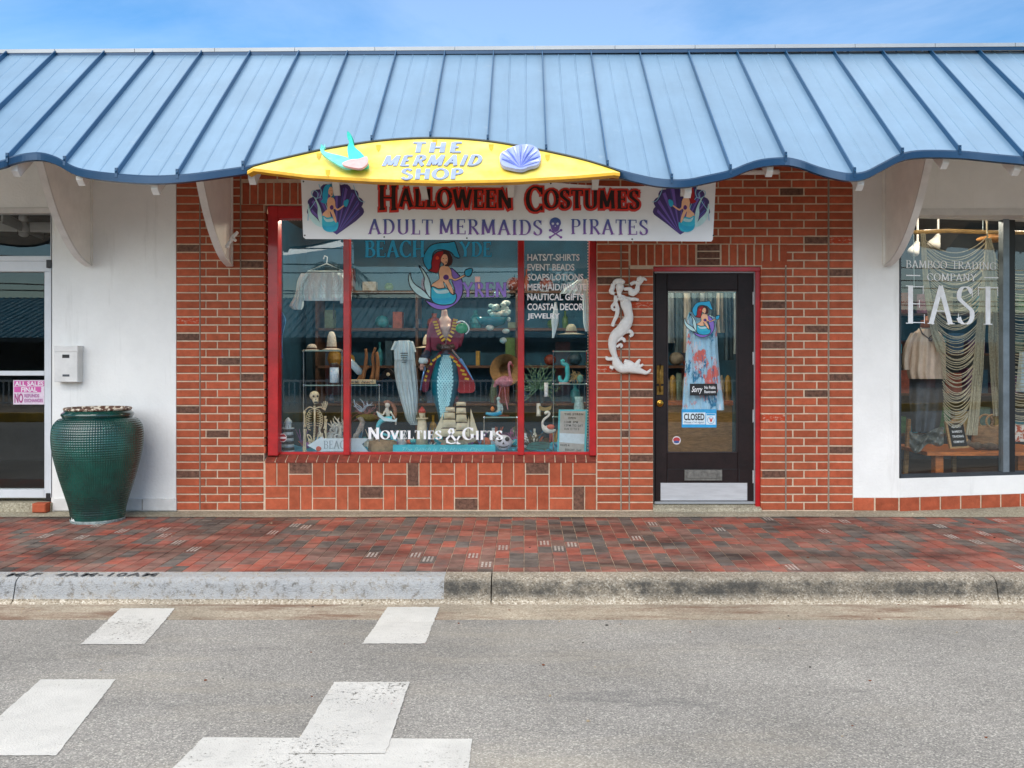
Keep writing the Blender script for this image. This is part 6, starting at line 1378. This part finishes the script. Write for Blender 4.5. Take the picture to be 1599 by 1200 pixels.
# letter board
lb2=thing('letter_board','turquoise framed grey letter board listing the opening hours at the right end of the window','sign',W(893,709,.26)); YL=.26
sk_=lambda x,y: (872.5+(x)*45+ -3.5*(1-y)*0+ (y*2.5-2.5), 706.5-(y)*66.5+ (1-y)*x*3.0)
def lbm(x,y,k=0): u,v=sk_(x,y); return W(u,v,YL-k)
m=MB(); m.prism([lbm(0,0),lbm(1,0),lbm(1,1),lbm(0,1)],(0,.02,0)); obj('frame',m,mat('turq_frame','#4db6c0',.5,noise=.05),lb2)
m=MB(); m.poly([lbm(.06,.03,.003),lbm(.93,.03,.003),lbm(.93,.965,.003),lbm(.06,.965,.003)]); obj('face',m,flat('board_grey','#a9a59e'),lb2)
m=MB(); m.poly([lbm(.06,.24,.004),lbm(.93,.22,.004),lbm(.93,.45,.004),lbm(.06,.45,.004)]); obj('blank_card',m,flat('card_pale','#c3d3da'),lb2)
m=MB()
for t,x0,x1,y0 in (('THE SYREN',.2,.85,.87),('OPEN',.34,.6,.78),('11AM  8PM',.22,.68,.69),('12PM TO SAT',.22,.86,.61),('SUN 12 TO 5',.22,.72,.53),('HAVE A',.1,.42,.15),('BEACHY  DAY',.28,.84,.05)):
    vs_,fs_=sans(t,off=.02,space=1.2); m.add([lbm(x0+(x1-x0)*x,y0+.05*y,.005) for x,y in vs_],fs_)
obj('letters',m,M_black,lb2)
# dress behind door glass
dp=add_dirt(add_dirt(mat('tropical_print','#b4daf0',.8,noise=.1,nscale=6),'#ea7a70',7.5,.52,.56,1,(1,1,.6)),'#1b7fa8',9,.56,.6,1,(1,1,.5),(5,2,1)); add_dirt(dp,'#e3e0ea',11,.58,.61,1,(1,1,.6),(9,4,2))
ds=thing('tropical_dress','long dress with pink and blue tropical leaves hanging behind the door glass','dress',W(1099,640,.25))
drape('skirt',[(525,1072,1120),(545,1071,1121),(570,1070,1123),(600,1068,1126),(625,1066,1130),(641,1065,1131)],.25,dp,ds,.018,6,belly=.06,seed=1)
drape('bodice',[(488,1076,1082),(496,1073,1116),(510,1072,1118),(527,1072,1120)],.25,dp,ds,.012,6,belly=.06,seed=2)
tri=thing('pirate_hat','black felt pirate hat with a skull badge behind the gown','hat',W(604,600,.8)); m=MB(); m.prism(catm([W(u,v,.8) for u,v in ((590,596),(596,584),(606,576),(616,584),(622,597),(606,590))],4,True),(0,.08,0)); obj('felt',m,mat('black_felt','#17171a',.95),tri,smooth=False); m=MB(); m.ball(W(606,585,.79),.018,10,8,sy=.4); obj('badge',m,M_bone,tri)
tg=MB(); r7=random.Random(41)
for i in range(70):
    x=-2.35+3.0*r7.random(); y=r7.uniform(.62,1.0); z=zt+.02; h=r7.uniform(.05,.2); w_=r7.uniform(.02,.05); tg.cm=r7.randrange(7); k=r7.random()
    if k<.4: tg.lathe([(w_*.7,0),(w_,h*.3),(w_*.8,h*.6),(w_*.3,h*.8),(w_*.35,h)],(x,y,z),12)
    elif k<.7:
        for q_ in range(6): a=r7.uniform(0,6.28); tg.tube([(x,y,z),(x+.03*math.cos(a),y,z+h*.5),(x+.07*math.cos(a),y+.03*math.sin(a),z+h)],[.008,.006,.002],5)
    else: tg.ball((x,y,z+w_),w_,12,8,sz=r7.uniform(.6,1.3))
for k in range(7): pass
obj('small_goods',tg,[mat('trinket%d'%k,c_,.4,noise=.2,nscale=30) for k,c_ in enumerate(('#2fb0bd','#d8d2c4','#d06a4a','#caa24a','#8a5aa0','#e3e3e6','#2c7fa8'))],pf,kind='stuff')
# things behind the door
dk_=thing('clothes_rail','rail of grey and white garments inside behind the door glass','clothes rail',(X0(1095,1.4),1.4,.2)); rr3=random.Random(12)
m=MB(); m.tube([W(1040,455,1.4),W(1165,455,1.4)],.012,8); obj('bar',m,M_steel,dk_)
for i in range(9):
    u=1046+i*13; hh=rr3.uniform(40,120); drape('garment',[(458,u-5,u+6),(480,u-6,u+7),(458+hh,u-7,u+8)],1.4,mat('garm%d'%(i%4),('#7d8c92','#4f666f','#a9a79c','#3c5360')[i%4],.9,noise=.15),dk_,.02,2,nu=10,belly=.05,seed=i)
tbm=thing('counter','dark wood counter inside the shop behind the door','counter',(X0(1100,2.0),2.0,0)); m=MB(); m.box(X0(1030,2),1.9,0,X0(1180,2),2.4,.85); obj('body',m,M_wood,tbm); m=MB(); m.box(X0(1028,2),1.85,.85,X0(1182,2),2.45,.9); obj('top',m,M_orw,tbm)
m=MB()
for i in range(14): m.cm=i%3; x=X0(1040+i*9.5,2); m.lathe([(.03,0),(.05,.1),(.03,.2+.05*(i%3)),(.01,.28)],(x,1.95,.9),10)
obj('small_goods',m,[gm[1],gm[3],gm[6]],tbm,kind='stuff')
# ------------------------------------------------------------ corner shop display
G=lambda u,v,dep=.5: ang(u,v,dep)
bn=thing('bench','orange brown wooden bench carrying the corner shop display','bench',G(1490,740,.5))
def gb(u0,v0,u1,v1,d0,d1,m_,nm,par):
    a=G(u0,v1,d0); b=G(u1,v0,d0); m=MB(); m.box(a[0],min(a[1],b[1]),a[2],b[0],max(a[1],b[1])+(d1-d0),b[2]); return obj(nm,m,m_,par)
bx=lambda u0,v0,u1,v1,d0,d1,m_,nm: gb(u0,v0,u1,v1,d0,d1,m_,nm,bn)
bx(1448,702,1640,712,.45,1.0,M_orw,'top'); bx(1461,712,1472,762,.5,.58,M_orw,'leg'); bx(1590,712,1600,762,.5,.58,M_orw,'leg')
pfm=thing('trestle','two pale wooden trestle legs behind the bench','trestle',G(1450,745,.9))
for u in (1418,1488): 
    m=MB(); m.prism([G(u,655,1.0),G(u+5,655,1.0),G(u+(6 if u>1450 else -1),758,.9),G(u+(0 if u>1450 else -7),758,.9)],(0,.04,0)); obj('leg',m,M_wood,pfm)
ct=thing('draped_cloth','crumpled grey satin cloth draped on the left end of the bench','cloth',G(1450,700,.5)); m=MB(); rr4=random.Random(4); nu,nv=30,14; vs=[]
for i in range(nu+1):
    for j in range(nv+1):
        fx,fy=i/nu,j/nv; u=1420+54*fx; v=673+6*math.sin(fx*5)+ (24+6*math.sin(fx*9))*fy; vs.append(G(u,v,.42+.05*math.sin(fx*17+fy*6)+.04*math.sin(fx*9-fy*11)-.08*fy))
m.add(vs,[(i*(nv+1)+j,i*(nv+1)+j+1,(i+1)*(nv+1)+j+1,(i+1)*(nv+1)+j) for i in range(nu) for j in range(nv)]); obj('folds',m,mat('grey_satin','#6c706c',.35,noise=.2,nscale=9),ct,smooth=True)
sgf=thing('framed_sign','wood framed black letter sign reading EAST BAMBOO TRADING COMPANY on the bench','sign',G(1495,700,.42))
def fmp(x,y,k=0): a=G(1476+30*x+7*y*0+ (8*(1-y))*1.0-0,700-42*y+ -1.5*x+1,.42); return (a[0],a[1]-k,a[2])
m=MB(); m.prism([fmp(0,0),fmp(1,0),fmp(1,1),fmp(0,1)],(0,.03,0)); obj('frame',m,M_wood,sgf)
m=MB(); m.poly([fmp(.1,.07,.003),fmp(.9,.07,.003),fmp(.9,.93,.003),fmp(.1,.93,.003)]); obj('face',m,M_black,sgf)
m=MB()
for t,x0,x1,y0 in (('-EAST-',.25,.75,.76),('BAMBOO',.24,.76,.58),('TRADING',.2,.8,.4),('COMPANY',.22,.78,.2)):
    vs_,fs_=sans(t,off=.02); m.add([fmp(x0+(x1-x0)*x,y0+.085*y,.006) for x,y in vs_],fs_)
obj('letters',m,wl,sgf)
bg_=thing('straw_bag','woven straw handbag with two round handles on the bench','bag',G(1542,698,.55)); c=G(1542,700,.55); s=F/(D0+c[1]); M_straw=mat('woven_straw','#9c7550',.85,noise=.2,nscale=12,bump=.8,bscale=90,stretch=(1,1,3))
m=MB(); m.lathe([(23/s,0),(25/s,8/s),(24/s,24/s),(21/s,35/s),(20/s,35/s),(20/s,30/s)],c,28,.4); obj('body',m,M_straw,bg_,smooth=True)
for du in (-3,9):
    m=MB(); m.tube([G(1542+du+11*math.cos(a),658+ -10*math.sin(a)-(0),.5 if du>0 else .6) for a in [k*math.pi*2/24 for k in range(25)]],.010,8); obj('handle',m,M_wood,bg_,smooth=True)
dt=thing('scarf','brown scarf trailing over the bench in front of the straw bag','scarf',G(1530,702,.4)); m=MB(); m.tube(catm([G(1508,690,.44),G(1518,695,.42),G(1532,697,.42),G(1548,697,.44),G(1566,700,.45)],5),[.03+.008*math.sin(k) for k in range(21)],8,flat=.6); obj('folds',m,mat('brown_scarf','#5a4a3c',.9,noise=.25,nscale=20),dt,smooth=True)
# mannequin with shirt
mq=thing('mannequin','headless shop mannequin in a beige short sleeved shirt with a necklace and grey trousers','mannequin',G(1442,740,.55)); M_bei=mat('beige_linen','#cdb6a2',.9,noise=.08,nscale=10)
def gdr(name,rows,dep,m_,par,amp,nf,nu=30,belly=.1,seed=0,n_=6):
    P=catm(rows,n_); vv=[]; K=len(P)
    for j,(v,a,b) in enumerate(P):
        t=j/(K-1)
        for i in range(nu+1): f=i/nu; d=amp*math.sin(f*nf*6.28+seed+t*2)*(.3+.7*t); vv.append(G(a+(b-a)*f,v,dep-belly*math.sin(math.pi*f)+d))
    m=MB(); m.add(vv,[(j*(nu+1)+i,(j+1)*(nu+1)+i,(j+1)*(nu+1)+i+1,j*(nu+1)+i+1) for j in range(K-1) for i in range(nu)]); return obj(name,m,m_,par,smooth=True)
m=MB(); m.lathe([(.07,-.02),(.055,.03),(.06,.05),(.02,.06),(.018,.09),(.001,.095)],G(1448,509,.55),16); obj('neck_block',m,M_orw,mq,smooth=True)
m=MB(); m.lathe([(.12,-.12),(.10,-.04),(.06,0)],G(1448,510,.55),16,.7); obj('neck',m,mat('linen_white','#c5bfb4',.8),mq,smooth=True)
gdr('shirt',[(514,1436,1461),(522,1424,1470),(535,1418,1476),(560,1417,1477),(580,1416,1477),(592,1419,1478)],.55,M_bei,mq,.02,5,belly=.17)
gdr('sleeve',[(520,1422,1436),(540,1412,1426),(560,1409,1421),(578,1410,1421)],.5,M_bei,mq,.008,2,nu=12,belly=.06)
m=MB(); m.tube([G(1436,512,.40),G(1440,521,.38),G(1450,529,.37),G(1457,522,.38),G(1461,512,.40)],.007,6); m.ball(G(1453,531,.36),.016); obj('necklace',m,M_dwood,mq)
gdr('trousers',[(590,1420,1476),(620,1420,1474),(650,1422,1470),(675,1424,1466)],.6,mat('charcoal_cloth','#454a50',.9,noise=.15),mq,.03,3,belly=.12)
# bamboo pole and macrame
bp=thing('bamboo_pole','horizontal bamboo pole hanging near the ceiling of the corner window','pole',G(1490,362,.45)); m=MB(); m.tube([G(1426,363,.45),G(1480,361,.45),G(1537,363,.45),G(1600,364,.45)],.02,10); obj('cane',m,mat('bamboo','#b59057',.5,noise=.15,nscale=12),bp,smooth=True)
m=MB()
for u in (1427.5,1535): m.tube([G(u,345,.45),G(u,363,.45)],.003,5); 
m.tube([G(1427,363,.45),G(1427.5,450,.45)],.003,5); obj('cord',m,M_wcl,bp)
mc=thing('macrame_hanging','large cream macrame hanging with dozens of swagged cords behind the EAST lettering','macrame',G(1500,660,.38)); M_rope=mat('cream_rope','#b3aa92',.9,noise=.15,nscale=60,bump=.4,bscale=200)
rr5=random.Random(2); m=MB()
def swag(ua,va,ub,vb,dip,d):
    P=[]
    for k in range(13): t=k/12; P.append(G(ua+(ub-ua)*t,va+(vb-va)*t+dip*4*t*(1-t),d-.03*math.sin(math.pi*t)))
    m.tube(P,.0042,5,cap=False)
n=74
for i in range(n):
    t=i/n; va=376+i*4.15; ua=1445+ (i*.55 if i<50 else 27+ (i-50)*.1)+rr5.uniform(-1,1); ub=1541-(i*.42)+rr5.uniform(-1.5,1.5); dip=(26-12*t)*rr5.uniform(.85,1.15)
    if va>655: break
    swag(ua,va,ub,va+rr5.uniform(-3,3)-4,dip,.38+rr5.uniform(-.02,.02))
obj('swag',m,M_rope,mc,kind='stuff'); m=MB()
for i in range(60):
    va=400+i*4.2
    if va>640: break
    swag(1550+rr5.uniform(-1,1)+i*.1,va,1600,va+25+rr5.uniform(-3,3),8,.4)
obj('swag',m,M_rope,mc,kind='stuff'); m=MB()
def fringe(pts,w_,n_):
    for i in range(n_):
        o=(i/(n_-1)-.5)*w_; P=[G(u+o*(0.4+.6*j/len(pts))+rr5.uniform(-.8,.8),v,.36+rr5.uniform(-.03,.03)) for j,(u,v) in enumerate(pts)]; m.tube(P,.0045,5,cap=False)
fringe([(1441,365),(1443,400),(1446,440),(1452,480),(1460,520),(1470,550)],13,13); fringe([(1544,372),(1541,410),(1537,460),(1531,520),(1527,580),(1522,640),(1517,680)],19,20); fringe([(1543,372),(1549,400),(1551,460),(1552,530),(1556,600),(1560,650)],20,19)
fringe([(1541,345),(1542,375)],2,4)
obj('fringe',m,M_rope,mc,kind='stuff')
for i,(u,v,r_) in enumerate(((1462,375,10),(1430,386,9))):
    t=thing('spot_lamp',('white ceiling spotlight behind the bamboo pole','second white ceiling spotlight left of the macrame')[i],'lamp',G(u,v,1.6)); c=G(u,v,1.6); s=F/(D0+c[1]); m=MB(); m.tube([G(u+3,v-8,1.6),G(u,v,1.6),G(u-4,v+8,1.55)],[3.5/s,6/s,r_/s],14); obj('shade',m,M_wpaint,t,smooth=True); m=MB(); m.tube([G(u+3,v-8,1.6),G(u+3,340,1.6)],.012,6); obj('stem',m,M_wpaint,t)
sh_=thing('straw_hat','flat tan straw hat hanging beside the bamboo pole at the mullion','hat',G(1548,378,.8)); m=MB(); m.ball(G(1548,374,.8),.12,16,8,sx=1.25,sz=.3,sy=.8); obj('brim',m,mat('tan_straw','#a0703c',.9,noise=.2,nscale=30),sh_,smooth=True); m=MB(); m.ball(G(1550,369,.8),.06,12,8,sz=.6); obj('crown',m,mat('tan_straw','#a0703c',.9),sh_,smooth=True)
pt=thing('printed_pouch','orange and white floral pouch on the bench beyond the black mullion','bag',G(1593,698,.4)); gb(1585,664,1612,690,.4,.45,add_dirt(mat('floral','#d3c8bb',.7,noise=.05),'#b04a22',22,.5,.53,1),'pouch',pt)
gdr('striped_top',[(550,1592,1606),(580,1589,1608),(612,1586,1612)],.5,M_gcl,None,.01,2,nu=12,belly=.05); bpy.context.scene.collection.objects[-1]
for o in list(COL.objects):
    if o.name.startswith('striped_top'): props(o,'cream cloth top hanging at the right edge beyond the black mullion','garment')
# back of corner shop clutter
cb=thing('display_table','shelving with garments and goods at the back of the corner shop','shelf',(5.3,3.4,0)); m=MB(); rr6=random.Random(9)
for z in (.4,.9,1.4,1.9): m.box(3.6,3.2,z,7.5,3.6,z+.03)
obj('shelf_board',m,M_dwood,cb); m=MB()
for z in (.43,.93,1.43,1.93):
    x=3.7
    while x<7.3: w_=rr6.uniform(.08,.25); m.cm=rr6.randrange(12); m.box(x,3.25,z,x+w_*.85,3.45,z+rr6.uniform(.1,.35)); x+=w_+.03
obj('small_goods',m,gm,cb,kind='stuff')
fn=thing('ceiling_fan','white ceiling fan with a globe lamp hanging behind the left transom glass','fan',W(37,330,1.2)); c=W(37,345,1.2); m=MB(); m.lathe([(.05,-.02),(.06,.03),(.03,.09),(.02,.3)],(c[0],c[1],c[2]-.1),14); obj('motor',m,M_wpaint,fn,smooth=True)
m=MB(); m.ball(W(37,341,1.2),.05,12,8); m.ball(W(37,366,1.2),.05,12,8,sz=.6); obj('globe',m,M_wpaint,fn,smooth=True)
for k in range(4): m=MB(); a=k*1.5708+.2; cc=W(37,355,1.2); m.tube([(cc[0]+.06*math.cos(a),cc[1]+.06*math.sin(a),cc[2]),(cc[0]+.6*math.cos(a),cc[1]+.6*math.sin(a),cc[2]+.01)],[.05,.06],6,flat=.15); obj('blade',m,M_wpaint,fn)
# ------------------------------------------------------------ mermaid wall relief
rl=thing('mermaid_relief','white cast mermaid wall ornament hanging between the window and the door','wall ornament',W(970,585,-.04))
S_=lambda x,y,d=0:W(935+x/7.055,425+y/7.055,-.045+d); px_=1/(175*7.055)
m=MB(); T=lambda pts,rad,fl=.7: m.tube(catm([S_(*p) for p in pts],4),[r*.9*px_ for (r,) in catm([(r,) for r in rad],4)],12,flat=fl)
T([(225,210),(230,260),(270,300),(300,360),(320,430),(330,500),(300,570),(250,640),(180,700),(150,780),(155,860),(175,920),(190,960)],[34,26,50,68,56,58,74,72,62,54,44,34,30])   # body into tail
T([(190,950),(200,1010),(250,1060),(330,1060),(400,1075),(470,1095),(530,1110),(575,1070)],[34,60,58,56,48,34,22,10])
T([(280,980),(340,1010),(400,1040),(440,980),(460,970)],[24,40,36,22,14]); T([(420,1050),(470,1030),(490,1015)],[24,18,12]); T([(180,950),(120,960),(90,955),(90,930)],[28,22,20,16]); T([(160,1060),(130,1050),(140,1035)],[24,18,10])
T([(240,690),(300,660),(345,655),(370,690),(340,710)],[18,24,26,22,16]); T([(190,770),(240,735),(280,745),(280,775)],[18,22,20,14]); T([(200,830),(235,800),(255,815),(240,835)],[14,18,16,10])
T([(185,260),(185,330),(205,400),(200,470),(165,550),(150,600)],[20,24,26,26,22,24]); T([(215,290),(170,350),(145,385),(165,420),(200,400)],[20,20,18,16,16])
T([(300,290),(350,300),(400,300),(440,310)],[24,24,20,16]); T([(280,190),(340,190),(370,230),(420,200),(430,150),(460,110),(490,75),(530,95)],[18,30,40,34,26,26,22,10]); T([(350,140),(390,115),(440,130)],[22,22,18]); T([(430,100),(440,70),(470,60)],[18,22,20]); T([(330,230),(380,250),(410,215)],[20,22,18])
m.ball(S_(232,172),46*px_,14,10,sy=.8,sz=1.15); T([(165,130),(190,105),(240,100),(285,120)],[26,30,32,20]); T([(160,130),(150,180),(135,220),(175,240)],[26,30,28,20]); m.ball(S_(248,300,-.02),26*px_,10,8); m.ball(S_(310,310,-.02),24*px_,10,8)
fuse('figure',m,add_dirt(mat('antique_white','#dcd9d3',.75,noise=.05,nscale=20,bump=.2,bscale=60),'#77736c',30,.62,.75,.6),.0028,rl,1)
# ------------------------------------------------------------ the street seen only as a reflection
fb_=thing('arcade_building','low building across the street with a blue green tiled roof on brick posts','building',(-4,-27,0))
m=MB(); m.quad((-26,-25.5,2.15),(-26,-31,4.0),(60,-31,4.0),(60,-25.5,2.15)); obj('roof',m,mat('teal_tiles','#2f8098',.6,noise=.2,nscale=6),fb_)
m=MB(); x=-26
while x<60: m.tube([(x,-25.5,2.17),(x,-31,4.02)],.035,6); x+=.30
obj('roof_tile',m,mat('teal_tiles2','#3389a0',.6,noise=.25,nscale=4),fb_,kind='stuff')
m=MB(); m.box(-26,-31.2,-.1,60,-30.9,4); obj('wall',m,mat('far_wall','#45474a',.8,noise=.2,nscale=1),fb_)
m=MB(); m.box(-26,-25.55,1.98,60,-25.45,2.15); obj('fascia',m,mat('far_fascia','#3a4a50',.6),fb_)
for x in (-22,-17,-12,-7.5,-3.1,1.2,6,11,16,21,26,31,36,41,46): m=MB(); m.box(x,-26,-.1,x+.55,-25.6,2.1); obj('post',m,M_brick,fb_)
for x in (-20,-14,-9.5,-5,0,4,9,14): m=MB(); m.box(x,-30.88,.2,x+1.8,-30.85,1.9); obj('window',m,mat('far_glass','#20282c',.1,noise=.1),fb_)
rg=thing('railing','white metal railing across the street','railing',(-6,-18,0)); m=MB(); x=-20
while x<12: m.box(x,-18,-.05,x+.03,-17.97,.68); x+=.16
obj('baluster',m,M_alu,rg,kind='stuff'); m=MB(); m.box(-20,-18.01,.68,12,-17.95,.74); m.box(-20,-18.01,.05,12,-17.95,.1); obj('rail',m,M_alu,rg)
M_leaf=mat('dark_foliage','#22381f',.7,noise=.4,nscale=3); M_bark=mat('bark','#4a3b30',.9,noise=.3,nscale=10)
def palm(x,y,h,label,seed):
    r=random.Random(seed); t=thing('palm_tree',label,'tree',(x,y,0)); m=MB(); m.tube([(x,y,-.1),(x+.1,y,h*.5),(x+.25,y,h)],[.2,.16,.14],10); obj('trunk',m,M_bark,t); m=MB()
    for i in range(26):
        a=r.uniform(0,6.28); el=r.uniform(-.5,1.1); L_=r.uniform(1.5,2.3); p=Vector((x+.25,y,h)); pts=[]
        for k in range(8): tt=k/7; pts.append(p+Vector((math.cos(a)*L_*tt,math.sin(a)*L_*tt,L_*tt*math.sin(el)-L_*1.0*tt*tt)))
        for k in range(7):
            for sg in (-1,1):
                for q_ in (0,.5):
                    b=pts[k]+(pts[k+1]-pts[k])*q_; n=Vector((-math.sin(a),math.cos(a),0))*sg*.42*math.sin(math.pi*min(1,(k+q_+1)/8.2)); m.add([b,b+(pts[k+1]-pts[k])*.35,b+n+(pts[k+1]-pts[k])*.9+Vector((0,0,-.15))],[(0,1,2)])
    obj('crown',m,M_leaf,t,kind=None)
palm(-15.5,-33,4.6,'tall palm tree behind the far building on the left',1); palm(-19,-32.5,4.0,'shorter palm tree at the far left across the street',2); palm(-9.2,-33.2,5.4,'palm tree behind the middle of the far roof',5)
def tree(x,y,h,R_,label,seed):
    r=random.Random(seed); t=thing('oak_tree',label,'tree',(x,y,0)); m=MB(); m.tube([(x,y,-.1),(x,y,h*.4),(x+.3,y,h*.7)],[.35,.28,.15],10)
    for k in range(5): a=k*1.256; m.tube([(x,y,h*.45),(x+R_*.5*math.cos(a),y+R_*.5*math.sin(a),h*.75)],[.15,.06],6)
    obj('trunk',m,M_bark,t); m=MB(); cl=[(x+r.gauss(0,R_*.45),y+r.gauss(0,R_*.4),h*.78+r.gauss(0,h*.13),r.uniform(.5,1.0)*R_*.35) for _ in range(30)]
    for _ in range(9000):
        c=r.choice(cl); v=Vector((r.gauss(0,1),r.gauss(0,1),r.gauss(0,1))).normalized()*c[3]*r.uniform(.6,1.05); p=Vector(c[:3])+v; a=Vector((r.gauss(0,1),r.gauss(0,1),r.gauss(0,1))).normalized()*.13; b=Vector((r.gauss(0,1),r.gauss(0,1),r.gauss(0,1))).normalized()*.13; m.add([p,p+a,p+a+b,p+b],[(0,1,2,3)])
    obj('crown',m,M_leaf,t)
tree(3.5,-30,6.5,3.2,'broad oak tree beside the far building on the right',3); tree(13,-32,6,3,'oak tree right of the far utility pole across the street',4); tree(24,-33,7,3.6,'oak tree at the far right across the street',6)
for i,x in enumerate((-18.5,7.5)):
    t=thing('utility_pole',('wooden utility pole across the street on the left','wooden utility pole across the street on the right')[i],'pole',(x,-21,0)); m=MB(); m.tube([(x,-21,-.1),(x,-21,9)],[.15,.11],10); obj('pole',m,M_bark,t); m=MB(); m.box(x-.06,-22,8.3,x+.06,-20,8.42); obj('crossarm',m,M_bark,t)
pl_=thing('power_lines','black overhead cables strung along the far side of the street','cable',(0,-21,5))
for (y,z,sag) in ((-20.2,5.1,.25),(-20.8,4.75,.35),(-21,4.35,.2),(-21.6,3.9,.3),(-20,3.55,.15)):
    m=MB(); m.tube([(x,y,z-sag*math.sin(math.pi*((x+18.5)%26)/26)) for x in range(-45,34,2)],.022,5); obj('cable',m,M_black,pl_)
GR={'ceiling_lamp':'lit ceiling lamps inside the shops','hat':'hats on show in the windows','glass_shelf':'glass shelves in the display window','palm_tree':'palm trees across the street','oak_tree':'oak trees across the street','utility_pole':'utility poles across the street','flamingo':'flamingo figures in the window','lighthouse':'model lighthouses in the window','spot_lamp':'white spotlights in the corner window','string_lights':'strings of tiny bulbs round the window','window_lettering':'lettering on the shop windows'}
for o in list(COL.objects):
    k=o.name.split('.')[0]
    if o.parent is None and k in GR and 'group' not in o: o['group']=GR[k]
